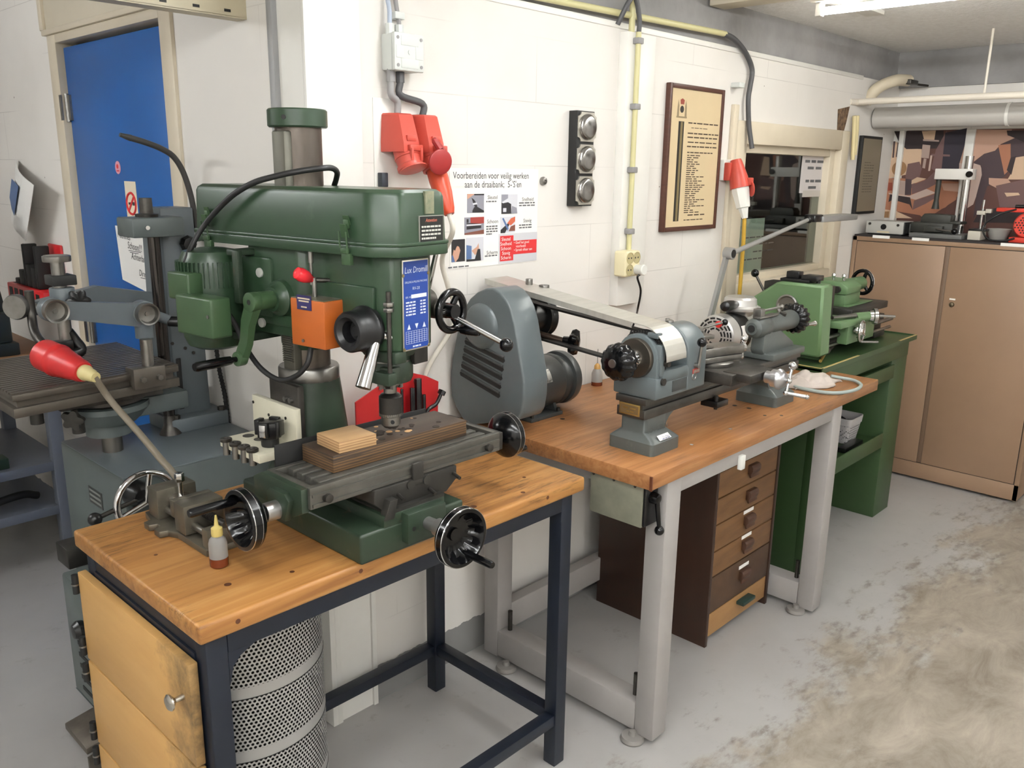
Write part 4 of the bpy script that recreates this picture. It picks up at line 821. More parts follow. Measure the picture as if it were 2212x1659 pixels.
# --- head, swivelled on the column (local a, b, z)
hb = lambda: MB(HEAD)
b = hb(); zb, zt = 1.262, 1.456
plan = [(-.085, .085), (-.085, -.075), (-.070, -.095), (-.070, -.285), (-.058, -.325), (-.042, -.332), (.042, -.332), (.060, -.322), (.072, -.285), (.072, -.095), (.085, -.075), (.085, .085)]
b.prism([(x, y, zb) for x, y in plan], (0, 0, zt-zb), .006)
b.bx(-.092, -.05, .0, .10, 1.30, 1.43, .006); b.prism([(-.090, .05, 1.285), (-.090, -.06, 1.285), (-.090, -.07, 1.31), (-.090, .05, 1.31)], (.03, 0, 0), .003)
b.lathe([(.0, 1.225), (.052, 1.225), (.058, 1.235), (.058, 1.27), (0, 1.27)], (0, 0, 0), (0,0,1), 40)
head = b.build('head', M_GRN, mill)
b = hb(); b.bx(-.078, -.066, -.292, -.125, 1.318, 1.392, .004); b.build('side_cover', M_GRN, head)
# clamp bolts with light heads
for px, py in ((561, 589), (566, 697)): q = hl(px, py, 'x', -.093); hb().cyl((-.090, q.y, q.z), (-.096, q.y, q.z), .0105, seg=18, bev=.001).build('clamp_bolt', mat('pale plastic plug', (176,176,170), .4), head)
# crank boss, arm and handle
q = hl(598, 645, 'x', -.10); cy, cz = q.y, q.z
b = hb(); b.lathe([(0, 0), (.040, 0), (.038, .012), (.033, .016), (.030, .018), (.026, .03), (0, .03)], (-.085, cy, cz), (-1,0,0), 40); b.build('crank_boss', M_GRN, mill)
q2 = hl(516, 775, 'x', -.165); arm = V((-.160, cy, cz)); end = V((-.160, q2.y, q2.z))
b = hb(); b.cyl((-.110, cy, cz), (-.170, cy, cz), .0195, seg=28, bev=.003)
d = (end-arm).normalized(); side = V((0, -d.z, d.y))
mid1 = arm.lerp(end, .35)+V((-.003, 0, 0)); mid2 = arm.lerp(end, .7)+V((.004, 0, 0))
ring = lambda c, w, th: [c+side*w+V((th, 0, 0)), c+side*w*.8+V((-th, 0, 0)), c-side*w*.8+V((-th, 0, 0)), c-side*w+V((th, 0, 0))]
b.loft([ring(arm-d*.002, .0195, .008), ring(mid1, .017, .0075), ring(mid2, .0155, .007), ring(end, .0145, .008)])
b.cyl(arm+V((.008,0,0)), arm+V((-.012,0,0)), .0205, seg=26, bev=.002); b.cyl(end+V((.008,0,0)), end+V((-.012,0,0)), .016, seg=24, bev=.002)
crank = b.build('crank', mat('light green enamel', (58,82,54), .35, var=(50,72,48), scale=8, amt=.5), mill)
hb().cyl(arm+V((-.0125,0,0)), arm+V((-.010,0,0)), .0055, seg=14).build('hole', M_BLACKM, crank)
hb().lathe([(0, 0), (.006, 0), (.006, .012), (.009, .014), (.0102, .03), (.0102, .095), (.008, .101), (0, .101)], end+V((-.012, 0, 0)), (-1,0,0), 24).build('handle', M_BLKGL, crank)
# orange switch box with plate, screw, lever and pins
b = hb(); b.bx(-.128, -.062, -.205, -.103, 1.262, 1.360, .003); ob = b.build('switch_box', M_ORG, mill)
b = hb(); b.bx(-.127, -.063, -.204, -.104, 1.3595, 1.3612, .001); b.build('lid', mat('grey green metal', (112,110,92), .4, .5), ob)
q0, q1 = hl(641, 640, 'x', -.1285), hl(673, 672, 'x', -.1285)
b = hb(); b.bx(-.1292, -.128, q1.y, q0.y, q1.z, q0.z+.004); pl_ = b.build('rating_plate', mat('plate indigo', (44,40,84), .35), ob)
b = hb(); w = q1.y-q0.y
for k, (a0, a1, zz) in enumerate(((.08,.92,.78),(.15,.85,.60),(.30,.70,.20))): b.bx(-.1297, -.129, q0.y+w*a0, q0.y+w*a1, q1.z+(q0.z+.004-q1.z)*zz-.0014, q1.z+(q0.z+.004-q1.z)*zz+.0014)
b.build('print', mat('plate lettering', (196,180,150), .5), pl_)
q = hl(655, 736, 'x', -.129); hb().cyl((-.1275, q.y, q.z), (-.1305, q.y, q.z), .0035, seg=12).build('screw', M_STEEL, ob)
q = hl(686, 552, 'x', -.085); q2 = hl(688, 634, 'x', -.085)
b = hb(); b.cyl((-.095, q2.y, 1.359), (-.095, q2.y, 1.40), .0052, seg=14); b.cyl((-.095, q2.y+.008, 1.385), (-.095, q2.y+.008, 1.452), .0036, seg=12); b.cyl((-.095, q2.y+.008, 1.43), (-.095, q2.y+.008, 1.454), .0055, seg=14); b.build('pin', M_STEEL, ob)
q = hl(672, 603, 'x', -.10); e = hl(638, 588, 'x', -.135)
b = hb(); d = (e-q).normalized(); b.lathe([(0, -.01), (.006, -.01), (.006, .0), (.009, .002), (.0135, .014), (.0145, .026), (.012, .036), (.006, .040), (0, .041)], q, d, 24); b.build('lever_knob', mat('red gloss plastic', (222,44,54), .2, coat=.3), mill)
b = hb(); b.cyl(q-d*.005, (-.068, q.y-.02, q.z-.004), .005, seg=12); b.build('lever_rod', M_STEELD, mill)
# big black dish knob
q = hl(764, 716, 'x', -.11); b = hb(); b.lathe([(0, .0), (.046, .0), (.048, .006), (.048, .012), (.043, .018), (.041, .040), (.041, .052), (.037, .058), (.030, .058), (.022, .050), (.020, .030), (.010, .028), (.010, .036), (0, .036)], (-.070, q.y, q.z), (-1,0,0), 48); b.build('spring_cap', mat('black satin plastic', (18,18,20), .38), mill)
# depth stop rod and nut
q = hl(836, 655, 'x', -.068); yS = -.318
qs = hl(837, 700, 'y', yS); b = hb(); b.cyl((qs.x, yS-.004, 1.20), (qs.x, yS-.004, 1.385), .0048, seg=14); b.build('depth_rod', M_STEELD, mill)
b = hb()
for z in (1.345, 1.356): b.cyl((qs.x, yS-.004, z), (qs.x, yS-.004, z+.008), .0105, seg=6, bev=.001)
b.build('depth_nut', M_STEEL, mill)
# quill nose, clamp ring, spindle, chuck
S = V((0, -.257, 0)); 
b = hb(); b.lathe([(0, 1.262), (.058, 1.262), (.058, 1.250), (.054, 1.244), (.046, 1.243), (.046, 1.232), (0, 1.232)], S, (0,0,1), 48); b.lathe([(0, 1.230), (.047, 1.230), (.049, 1.226), (.049, 1.195), (.045, 1.186), (0, 1.186)], S, (0,0,1), 48); b.bx(-.052, -.02, S.y-.052, S.y-.02, 1.19, 1.225, .003); b.bx(-.062, -.028, yS-.016, yS+.03, 1.238, 1.263, .004); b.bx(qs.x-.012, qs.x+.012, yS-.012, yS+.03, 1.196, 1.222, .003); b.build('quill_clamp', M_GRN2, mill)
b = hb(); b.lathe([(0, 1.233), (.047, 1.233), (.047, 1.2295), (0, 1.2295)], S, (0,0,1), 40); b.build('quill', M_STEEL, mill)
b = hb(); b.lathe([(0, 1.19), (.024, 1.19), (.024, 1.178), (.018, 1.172), (.014, 1.168), (.014, 1.158), (0, 1.158)], S, (0,0,1), 32)
for k in range(6): a = k*math.pi/3; b.bx(S.x+.022*math.cos(a)-.004, S.x+.022*math.cos(a)+.004, S.y+.022*math.sin(a)-.004, S.y+.022*math.sin(a)+.004, 1.170, 1.187)
b.build('spindle_nose', M_STEEL, mill)
b = hb(); b.lathe([(0, 1.158), (.012, 1.158), (.020, 1.155), (.0245, 1.150), (.0245, 1.118), (.0245, 1.112), (0, 1.112)], S, (0,0,1), 40); ch = b.build('chuck', mat('blackened steel', (62,60,58), .35, .8), mill)
b = hb(); b.lathe([(0, 1.113), (.0235, 1.113), (.0225, 1.108), (.0205, 1.106), (.0205, 1.088), (.015, 1.082), (0, 1.081)], S, (0,0,1), 40)
for k in range(36): a = k*math.pi/18; b.bx(-.0012, .0012, -.0016, .0016, -.003, .003, M=Matrix.Translation((S.x+.0235*math.cos(a), S.y+.0235*math.sin(a), 1.111)) @ Matrix.Rotation(a, 4, 'Z'))
b.build('sleeve', M_STEEL, ch)
hb().cyl((-.012, S.y-.0168, 1.098), (-.0145, S.y-.0195, 1.098), .0042, seg=14).build('key_hole', M_BLACKM, ch)
# chrome quill lock lever
q0 = hl(814, 730, 'x', -.075); q1 = hl(784, 838, 'x', -.125)
b = hb(); d = (q1-q0).normalized(); b.tube([V((-.05, q0.y-.02, q0.z+.0)), q0+V((.004, -.003, .006)), q0+d*.02, q0+d*.06, q1], .0095, r2=.0155, seg=20); b.build('lock_lever', M_CHROME, mill)
# blue name plate
A0, A1, PB, PZ0, PZ1 = -.0385, .0385, -.3335, 1.262, 1.4445
b = hb(); b.bx(A0, A1, PB-.0012, PB+.001, PZ0, PZ1, .0005); plate = b.build('name_plate', mat('plate aluminium', (196,190,176), .35, .8), mill)
b = hb(); b.bx(A0+.003, A1-.003, PB-.0018, PB-.001, PZ0+.003, PZ1-.003); b.build('blue_field', mat('plate blue', (28,62,142), .3, var=(22,50,120), scale=12, amt=.5), plate)
b = hb(); hu, hv = V((1,0,0)), V((0,0,1)); yy = PB-.0018
b.text('Lux Dromill', (0, yy, PZ1-.026), hu, hv, .0175, 'CENTER', .0004, .78, .2)
b.text('DRILLING & MILLING MACHINE', (0, yy, PZ1-.046), hu, hv, .0058, 'CENTER', .0004, .8)
b.text('RV-20', (0, yy, PZ1-.060), hu, hv, .0085, 'CENTER', .0004)
b.text('SER. NO', (A0+.007, yy, PZ1-.0755), hu, hv, .005, 'LEFT', .0004); b.bx(A0+.024, A1-.008, yy-.0005, yy, PZ1-.077, PZ1-.0695)
for k in range(5): dashes(b, (A0+.008, yy, PZ1-.086-k*.0062), hu, hv, .028, .003, 3, 600+k); dashes(b, (A0+.050, yy, PZ1-.086-k*.0062), hu, hv, .016, .003, 2, 620+k)
for k in range(3):
    cx = A0+.016+k*.0225; s = 1 if k != 1 else -1
    b.poly([(cx-.005*s, yy-.0004, PZ1-.134-.005*s), (cx+.005*s, yy-.0004, PZ1-.134-.005*s), (cx, yy-.0004, PZ1-.134+.006*s)])
for k in range(7): b.bx(A0+.007, A1-.007, yy-.0005, yy, PZ0+.014+k*.0042, PZ0+.0144+k*.0042)
for k in range(9): b.bx(A0+.007+k*.0078, A0+.0074+k*.0078, yy-.0005, yy, PZ0+.014, PZ0+.0396)
dashes(b, (-.012, yy, PZ0+.006), hu, hv, .024, .003, 3, 640)
b.build('lettering', mat('plate silver lettering', (206,210,220), .4), plate)
for sx, sz in ((A0+.002, PZ1-.030), (A1-.002, PZ1-.030), (A0+.002, PZ0+.004), (A1-.002, PZ0+.004)): hb().lathe([(0, 0), (.0035, 0), (.003, .0018), (0, .0022)], (sx, PB-.0012, sz), (0,-1,0), 14).build('rivet', mat('brass screw', (150,136,100), .35, .9), plate)
# scale block under the plate on the right
hb().bx(.02, .062, -.31, -.24, 1.222, 1.262, .002).build('scale_bracket', M_DKCAST, mill)
# right side: feed hub, levers, fine feed wheel
qw = hl(975, 672, 'y', -.325); 
b = hb(); hubx = .072; hy, hz = -.255, 1.338
b.lathe([(0, 0), (.040, 0), (.038, .02), (.030, .03), (.028, .055), (0, .058)], (hubx, hy, hz), (1,0,0), 36); hub = b.build('feed_hub', M_STEELD, mill)
def lever(p, q, ballr=.015):
    b = hb(); p, q = V(p), V(q); d = (q-p).normalized(); b.cyl(p, q, .0062, .0055, seg=16); lv = b.build('feed_lever', M_CHROME, mill)
    hb().sph(q+d*ballr*.6, ballr).build('knob', M_BLKGL, lv)
hc = V((.115, hy, hz))
e1 = hl(1086, 741, 'x', .15); e2 = hl(946, 530, 'x', .13)
lever(hc, e1); lever(hc, e2)
lever(hc, hc+V((.02, .12, -.06)))
wc = V((qw.x, -.325, qw.z)); b = hb(); b.tor(wc, (0,-1,0), .041, .0085, 44, 12)
for k in range(3):
    a = math.radians(60+120*k); b.cyl(wc+V((.010*math.cos(a), .003, .010*math.sin(a))), wc+V((.04*math.cos(a), 0, .04*math.sin(a))), .0075, .0065, seg=12)
b.lathe([(0, -.012), (.016, -.012), (.016, .010), (.012, .014), (0, .014)], wc, (0,1,0), 28); fw = b.build('fine_feed_wheel', M_BLKGL, mill)
b = hb(); b.lathe([(0, .012), (.017, .012), (.017, .030), (.021, .032), (.021, .06), (.014, .075), (0, .078)], wc, (0,1,0), 28); b.build('feed_collar', M_STEELD, mill)
hb().lathe([(0, 0), (.005, 0), (.005, .01), (.0085, .012), (.0105, .025), (.0105, .05), (.009, .056), (0, .057)], wc+V((.010, -.004, -.040)), (.25,-1,-.02), 20).build('handle', M_BLKGL, fw)
b = hb(); b.bx(.06, wc.x+.018, -.27, -.235, wc.z-.022, wc.z+.022, .006); b.build('feed_bracket', M_DKCAST, mill)
# --- motor
mx, my = -.112, .180
b = hb(); b.lathe([(0, 1.218), (.045, 1.218), (.062, 1.226), (.070, 1.245), (.072, 1.27), (.072, 1.40), (.068, 1.42), (.060, 1.436), (.030, 1.442), (0, 1.444)], (mx, my, 0), (0,0,1), 48)
for k in range(44):
    a = 2*math.pi*k/44; b.bx(.068, .0775, -.0014, .0014, 1.36, 1.415, M=Matrix.Translation((mx, my, 0)) @ Matrix.Rotation(a, 4, 'Z'))
motor = b.build('motor', M_GRN, mill)
q0, q1 = hl(380, 600, 'x', mx-.105), hl(464, 695, 'x', mx-.105)
def box_a(name, x, y0, y1, z0, z1, d): b = hb(); b.bx(x, x+d, y0, y1, z0, z1, .005, seg=3); return b.build(name, mat('light green enamel', (58,82,54)), motor)
bl = box_a('terminal_box', mx-.112, q1.y, q0.y, 1.268, 1.352, .05)
hb().cyl((mx-.1125, q1.y+.012, 1.315), (mx-.114, q1.y+.012, 1.315), .004, seg=12).build('screw', M_STEEL, bl)
q0, q1 = hl(379, 573, 'x', mx-.075), hl(430, 573, 'x', mx-.075); box_a('capacitor_box', mx-.092, q1.y+.02, q0.y+.01, 1.335, 1.395, .04)
b = hb(); b.bx(mx+.03, -.085, .02, .14, 1.30, 1.42, .003); b.bx(-.135, -.120, .055, .075, 1.33, 1.445, .004); b.bx(-.13, .0, .06, .10, 1.432, 1.445, .003); b.bx(-.12, -.02, .05, .16, 1.245, 1.262, .003); b.build('motor_bracket', M_GRN2, mill)
# --- belt cover
b = hb()
def round_plan(P, rad, n=5):
    out = []
    for i, p in enumerate(P):
        p = V(p); a = (V(P[i-1])-p).normalized(); c = (V(P[(i+1) % len(P)])-p).normalized()
        for k in range(n):
            t_ = k/(n-1); q0 = p+a*rad; q1 = p+c*rad; out.append(tuple(q0*(1-t_)**2+p*2*t_*(1-t_)+q1*t_*t_))
    return out
pl_out = round_plan([(-.100, .252), (-.100, -.306), (-.066, -.360), (.066, -.360), (.100, -.306), (.100, .252)], .014)
def scale_out(o): 
    c = V((0, -.054)); r = []
    for x, y in pl_out: d = V((x, y))-c; r.append((x+(o if x > 0 else -o), y+(o if y > 0 else -o)*(.9)))
    return r
b.prism([(x, y, 1.453) for x, y in scale_out(.004)], (0, 0, .021), .0025)
b.build('cover_tray', M_GRN, mill)
b = hb(); b.prism([(x, y, 1.4738) for x, y in scale_out(.0055)], (0, 0, .007), .002)
b.loft([[(x, y, 1.479) for x, y in pl_out], [(x, y, 1.566) for x, y in scale_out(-.003)], [(x, y, 1.574) for x, y in scale_out(-.006)], [(x, y, 1.580) for x, y in scale_out(-.014)]])
cov = b.build('belt_cover', M_GRN, mill, sharp=28)
for py_ in (.195, -.252):
    x = -.1035; b = hb(); b.bx(x-.006, x+.004, py_-.012, py_+.012, 1.435, 1.458, .001); b.bx(x-.010, x-.004, py_-.010, py_+.010, 1.458, 1.468, .001); b.cyl((x-.010, py_-.010, 1.468), (x-.012, py_-.010, 1.50), .0018, seg=8); b.cyl((x-.010, py_+.010, 1.468), (x-.012, py_+.010, 1.50), .0018, seg=8)
    b.prism([(x-.006, py_-.009, 1.488), (x-.006, py_+.009, 1.488), (x-.012, py_+.008, 1.514), (x-.012, py_-.008, 1.514)], (.004, 0, 0)); b.prism([(x+.002, py_-.008, 1.512), (x+.002, py_+.008, 1.512), (x-.004, py_+.008, 1.53), (x-.004, py_-.008, 1.53)], (.002, 0, 0)); b.bx(x-.004, x+.003, py_-.006, py_+.006, 1.505, 1.522, .001); b.build('latch', mat('light green enamel', (58,82,54)), cov)
b = hb(); q0, q1 = hl(905, 470, 'y', -.3605), hl(957, 522, 'y', -.3605); yf = -.361
b.bx(q0.x, q1.x, yf-.0008, yf+.003, q1.z, q0.z+.003); wp_ = b.build('warning_plate', mat('plate edge silver', (170,168,160), .4, .6), cov)
b = hb(); b.bx(q0.x+.0014, q1.x-.0014, yf-.0013, yf-.0006, q1.z+.0014, q0.z+.0016); b.build('black_field', mat('plate black', (22,24,22), .35), wp_)
b = hb(); b.text('Attention', ((q0.x+q1.x)/2-.002, yf-.0013, q0.z-.009), hu, hv, .0095, 'CENTER', .0003, .9, .3); b.build('heading', mat('plate orange red', (216,120,96), .5), wp_)
b = hb()
for k in range(4): dashes(b, (q0.x+.005, yf-.0013, q0.z-.020-k*.0075), hu, hv, (q1.x-q0.x)*(.8 if k < 3 else .6), .0036, 6, 700+k, .0003)
b.build('print', mat('plate white print', (190,190,182), .5), wp_)
q0, q1 = hl(917, 413, 'y', -.359), hl(936, 461, 'y', -.359); b = hb(); b.bx(q0.x, q1.x, -.3612, -.355, q1.z, q0.z); b.build('worn_label', mat('worn silver label', (116,122,100), .4, .4, var=(150,146,122), scale=60, amt=.8), cov)
# --- cords
b = hb(); pts = [V((-.175, .20, 1.392)), hl(403, 560, 'x', -.175), hl(414, 532, 'x', -.155), hl(432, 500, 'x', -.135), hl(458, 466, 'x', -.122), hl(500, 424, 'x', -.118), hl(545, 396, 'x', -.112), hl(590, 382, 'x', -.095), hl(640, 371, 'x', -.07), hl(690, 364, 'x', -.035), hl(716, 363, 'x', -.0), hl(728, 372, 'x', .03), hl(726, 388, 'x', .05), hl(722, 400, 'x', .06)]
b.tube(pts, .0062); b.build('cord', M_CORD, mill)
b = hb(); pts = [hl(468, 650, 'x', mx-.09), hl(486, 668, 'x', -.16), hl(508, 700, 'x', -.14), hl(532, 752, 'x', -.13), hl(565, 797, 'x', -.13), hl(605, 821, 'x', -.12), hl(640, 812, 'x', -.115), hl(664, 786, 'x', -.11), hl(672, 752, 'x', -.10)]
b.tube(pts, .0058); b.build('cord', M_CORD, mill)
# --- cream tool shelf bolted to the side plate
M_SHELF = mat('cream painted plate', (208,204,184), .5, var=(194,188,166), scale=8, amt=.5)
sx = px_-.087
b = MB().bx(sx-.013, sx, 1.545, 1.725, 1.012, 1.112, .001); b.bx(sx-.105, sx, 1.545, 1.712, 1.012, 1.030, .001); sh = b.build('tool_shelf', M_SHELF, mill)
for y, z in ((1.72, 1.095), (1.655, 1.078), (1.585, 1.085)): MB().cyl((sx-.0145, y, z), (sx-.012, y, z), .0035, seg=12).build('screw', M_STEELD, sh)
for y in (1.60, 1.58): MB().cyl((sx-.006, y, 1.124), (sx+.002, y, 1.124), .006, seg=12).build('bolt', M_STEEL, sh)
for x, y in ((sx-.050, 1.685), (sx-.045, 1.645)): MB().cyl((x, y, 1.0295), (x, y, 1.0306), .013, seg=24).build('hole', M_DKCAST, sh)
lab = ('round dark collet nearest the wall in the cream shelf', 'second round dark collet from the wall in the cream shelf', 'third round dark collet from the wall in the cream shelf', 'round dark collet nearest the camera in the cream shelf')
for k, (px, py) in enumerate(((488, 948), (508, 957), (527, 964), (545, 970))):
    q = at(px, py, 'z', 1.036); c = thing('collet', (q.x, q.y, .99), lab[k], 'collet', 'collets in the cream tool shelf')
    MB().lathe([(0, 1.0305), (.0125, 1.0305), (.013, 1.0325), (.013, 1.0365), (.0115, 1.038), (.006, 1.038), (.0055, 1.0355), (0, 1.0355)], (q.x, q.y, 0), (0,0,1), 28).build('head', M_STEELD, c)
    MB().cyl((q.x, q.y, 1.000), (q.x, q.y, 1.0305), .008, seg=18).build('shank', M_STEEL, c)
q = at(584, 962, 'z', 1.0305); c = thing('face_mill', (q.x, q.y, 1.0305), 'black face mill cutter standing on the cream tool shelf', 'cutter')
MB().lathe([(0, 1.0305), (.018, 1.0305), (.019, 1.034), (.019, 1.049), (0, 1.049)], (q.x, q.y, 0), (0,0,1), 30).build('shank', M_BLACKM, c)
b = MB().cyl((q.x, q.y, 1.049), (q.x, q.y, 1.085), .025, seg=8, bev=.002)
for k in range(4): a = k*math.pi/2+.5; b.bx(-.006, .006, -.012, .012, 0, .034, .002, M=Matrix.Translation((q.x+.024*math.cos(a), q.y+.024*math.sin(a), 1.055)) @ Matrix.Rotation(a, 4, 'Z'))
b.build('body', M_BLACK, c)
b = MB(); a = 3.7; b.bx(-.003, .003, -.007, .007, 0, .028, .001, M=Matrix.Translation((q.x+.030*math.cos(a), q.y+.030*math.sin(a), 1.057)) @ Matrix.Rotation(a, 4, 'Z')); b.build('insert', M_CHROME, c)
# ------------------------------------------------------------------ grey framed bench
ZG = .859
M_GFR = mat('grey frame paint', (158,154,151), .45, var=(140,136,133), scale=4, amt=.5)
t = thing('workbench', (2.5, 1.5, 0), 'long beech topped workbench with grey steel frame carrying the small grey lathe', 'workbench')
top = MB().bx(1.748, 3.262, 1.153, 1.885, .817, ZG, .003).build('tabletop', M_BEECH, t)
b = MB()
for px, py in ((1494, 961), (1578, 927), (1652, 898), (1688, 898)): q = at(px, py, 'z', ZG); b.cyl(q, q+V((0,0,.0012)), .0055, seg=14)
b.build('stud', M_CHROME, top)
b = MB()
for px, py in ((1587, 876), (1618, 882), (1160, 909), (1215, 905)): q = at(px, py, 'z', ZG); b.cyl(q-V((0,0,.002)), q+V((0,0,.0004)), .008, seg=14)
b.build('bolt_hole', M_BLACKM, top)
MB().bx(1.745, 1.749, 1.150, 1.158, .8175, ZG-.002).build('edge_strip', mat('dark mahogany edging', (96,52,30), .45), top)
for x0 in (1.836, 2.890):
    MB().bx(x0, x0+.072, 1.160, 1.225, .015, .815, .006).build('leg', M_GFR, t)
    MB().bx(x0, x0+.072, 1.79, 1.855, .015, .815, .006).build('leg', M_GFR, t)
    b = MB().bx(x0, x0+.072, 1.225, 1.79, .022, .115, .005); b.build('foot_rail', M_GFR, t)
    MB().bx(x0, x0+.072, 1.225, 1.79, .755, .815, .005).build('top_rail', M_GFR, t)
    for y in (1.25, 1.765):
        MB().cyl((x0+.036, y, .115), (x0+.036, y, .185), .008, seg=12).build('bolt', M_STEELD, t)
        MB().lathe([(0, 0), (.034, 0), (.036, .006), (.032, .016), (.013, .018), (.010, .03), (0, .03)], (x0-.012, y-.03, 0), (0,0,1), 28).build('levelling_foot', mat('grey foot casting', (128,124,120), .5), t)
MB().bx(1.908, 2.890, 1.165, 1.205, .768, .815, .004).build('front_rail', M_GFR, t)
MB().bx(1.908, 2.890, 1.80, 1.845, .09, .185, .004).build('rear_rail', M_GFR, t)
q = at(1600, 1000, 'y', 1.16); MB().bx(q.x-.012, q.x+.012, 1.150, 1.165, .755, .80, .003).build('clip', M_WHITEPL, t)
# switch box with lever
M_SWB = mat('mottled grey green metal box', (128,128,112), .5, var=(106,106,92), scale=12, amt=.7)
t = thing('switch_box', (1.82, 1.28, .69), 'grey green metal switch box with black lever under the grey lathe bench', 'switch')
MB().bx(1.772, 1.834, 1.196, 1.372, .692, .816, .004).build('body', M_SWB, t)
MB().bx(1.776, 1.834, 1.188, 1.196, .696, .812, .002).build('front_plate', M_BLACK, t)
c = V((1.806, 1.188, .775)); e = at(1424, 1146, 'y', 1.165)
b = MB().lathe([(0, 0), (.017, 0), (.016, .012), (.013, .022), (0, .026)], c, LF, 24); b.cyl(c+V((0,-.016,0)), e, .0075, .0055, seg=14); b.sph(e, .0135); b.build('lever', M_BLKGL, t)
for y in (1.36, 1.29, 1.22): MB().cyl((1.770, y, .806), (1.773, y, .806), .004, seg=10).build('screw', M_STEELD, t)
# drawer cabinet
M_TEAK = mat('brown drawer wood', (116,82,48), .5, var=(88,60,36), scale=5, stretch=(1,1,7), amt=.7)
M_TEAKD = mat('dark brown cabinet side', (54,32,20), .4, var=(42,25,16), scale=4, stretch=(3,3,.6), amt=.6)
M_TEAK2 = mat('burnt brown drawer wood', (80,56,36), .5, var=(50,34,24), scale=7, amt=.8)
t = thing('drawer_cabinet', (2.63, 1.58, 0), 'brown wooden drawer cabinet standing under the grey framed bench', 'cabinet')
DXA, DXB, DY = 2.408, 2.862, 1.335
zz = [at(1543, 1083, 'y', DY).z, at(1541, 1139, 'y', DY).z, at(1538, 1196, 'y', DY).z, at(1535, 1250, 'y', DY).z, at(1528, 1330, 'y', DY).z]
MB().bx(DXA, DXA+.016, DY-.004, 1.812, 0, .80, .001).build('side_panel', M_TEAKD, t); MB().bx(DXB-.016, DXB, DY-.004, 1.812, 0, .80, .001).build('side_panel', M_TEAKD, t)
MB().bx(DXA+.016, DXB-.016, DY+.02, 1.81, zz[4]-.01, .79).build('carcass', M_TEAKD, t)
MB().bx(DXA+.016, DXB-.016, DY+.002, DY+.02, .03, zz[4]-.003, .001).build('plinth', mat('pale plinth board', (156,118,74), .5, var=(136,98,60), scale=5, stretch=(1,1,5), amt=.6), t)
zt = [.752, .665+(.0), zz[0]+.0, zz[1], zz[2], zz[3], zz[4]]
dz = zz[0]-zz[1]; tops = [zz[0]+2*dz, zz[0]+dz, zz[0], zz[1], zz[2], zz[3]]; bots = [zz[0]+dz, zz[0], zz[1], zz[2], zz[3], zz[4]]
for k, (z1, z0) in enumerate(zip(tops, bots)):
    d = MB().bx(DXA+.018, DXB-.018, DY-.001, DY+.02, z0+.0025, min(z1, .80)-.0025, .0015).build('drawer', M_TEAK2 if k == 5 else M_TEAK, t)
    hz = (z0+z1)/2+.004; hx = DXA+.245
    b = MB(); pr = [(DY, hz+.022), (DY-.014, hz+.022), (DY-.020, hz+.014), (DY-.020, hz+.002), (DY-.014, hz-.012), (DY-.016, hz-.022), (DY-.010, hz-.024), (DY-.006, hz-.012), (DY, hz-.010)]
    b.prism([(hx-.030, y, z) for y, z in pr], (.060, 0, 0), .001); b.build('handle', mat('dark brown wooden handle', (72,46,32), .5), d)
    if k > 2: MB().bx(hx-.035, hx+.035, DY-.0025, DY-.001, hz+.030, hz+.043).build('label', M_PAPER, d)
q = at(1605, 1293, 'y', DY); b = MB().bx(q.x-.05, q.x+.04, DY-.03, DY+.001, q.z-.004, q.z+.010, .003); b.build('latch', mat('dark green clip', (34,56,50), .5), t)
# ------------------------------------------------------------------ lathe motor with guard and countershaft
M_LGR = mat('blue grey machine enamel', (92,100,102), .3, var=(78,86,88), scale=5, amt=.5, var2=(112,120,120), scale2=20, thr2=(.66,.76))
M_LGD = mat('dark grey motor enamel', (62,65,65), .34, var=(50,52,52), scale=6, amt=.6)
GX = 1.722
t = thing('lathe_motor', (1.9, 1.75, ZG), 'dark grey electric motor with rounded louvred guard at the left end of the bench', 'motor')
op = [(1019, 918), (998, 905), (984, 880), (974, 855), (970, 832), (972, 805), (976, 775), (983, 735), (990, 700), (1000, 668), (1014, 645), (1030, 631), (1048, 623), (1064, 622), (1079, 631), (1093, 648), (1103, 670), (1111, 700), (1116, 730), (1122, 765), (1128, 800), (1132, 828), (1131, 865), (1126, 895), (1118, 908)]
P_ = [at(px, py, 'x', GX) for px, py in op]; P_ = [V((GX, min(p.y, 1.893), max(p.z, ZG+.001))) for p in P_]
b = MB().prism(P_, (.105, 0, 0), .007, seg=3); gd = b.build('guard', M_LGR, t, sharp=50)
dc = at(1040, 705, 'x', GX); MB().lathe([(.070, -.01), (.068, .002), (.062, .012), (.048, .019), (0, .021)], dc, (-1,0,0), 40).build('boss', M_LGR, gd, sharp=60)
for k, (a, c) in enumerate((((1013, 705), (1081, 742)), ((1008, 720), (1077, 763)), ((1004, 737), (1074, 783)), ((1001, 753), (1071, 801)), ((999, 770), (1068, 817)), ((997, 786), (1066, 834)))):
    pass
b = MB()
for k in range(5):
    A = at(998-2.4*k+0, 738+15*k, 'x', GX+.0); B = at(1086-3.0*k, 781+17*k, 'x', GX)
    A = at(996+(4-k)*2.6, 738+k*17, 'x', GX); B = at(1078+(4-k)*2.6, 779+k*19, 'x', GX); n = V((0, -(B-A).z, (B-A).y)).normalized()
    b.prism([A+n*.0075, A-(B-A).normalized()*.005, A-n*.0075, B-n*.0075, B+(B-A).normalized()*.005, B+n*.0075], (-.0012, 0, 0))
b.build('louvres', M_BLACKM, gd)
b = MB()
for k in range(5):
    A = at(996+(4-k)*2.6, 738+k*17, 'x', GX); B = at(1078+(4-k)*2.6, 779+k*19, 'x', GX); n = V((0, -(B-A).z, (B-A).y)).normalized()
    b.cyl(A-n*.0095+V((-.001,0,0)), B-n*.0095+V((-.001,0,0)), .004, seg=10)
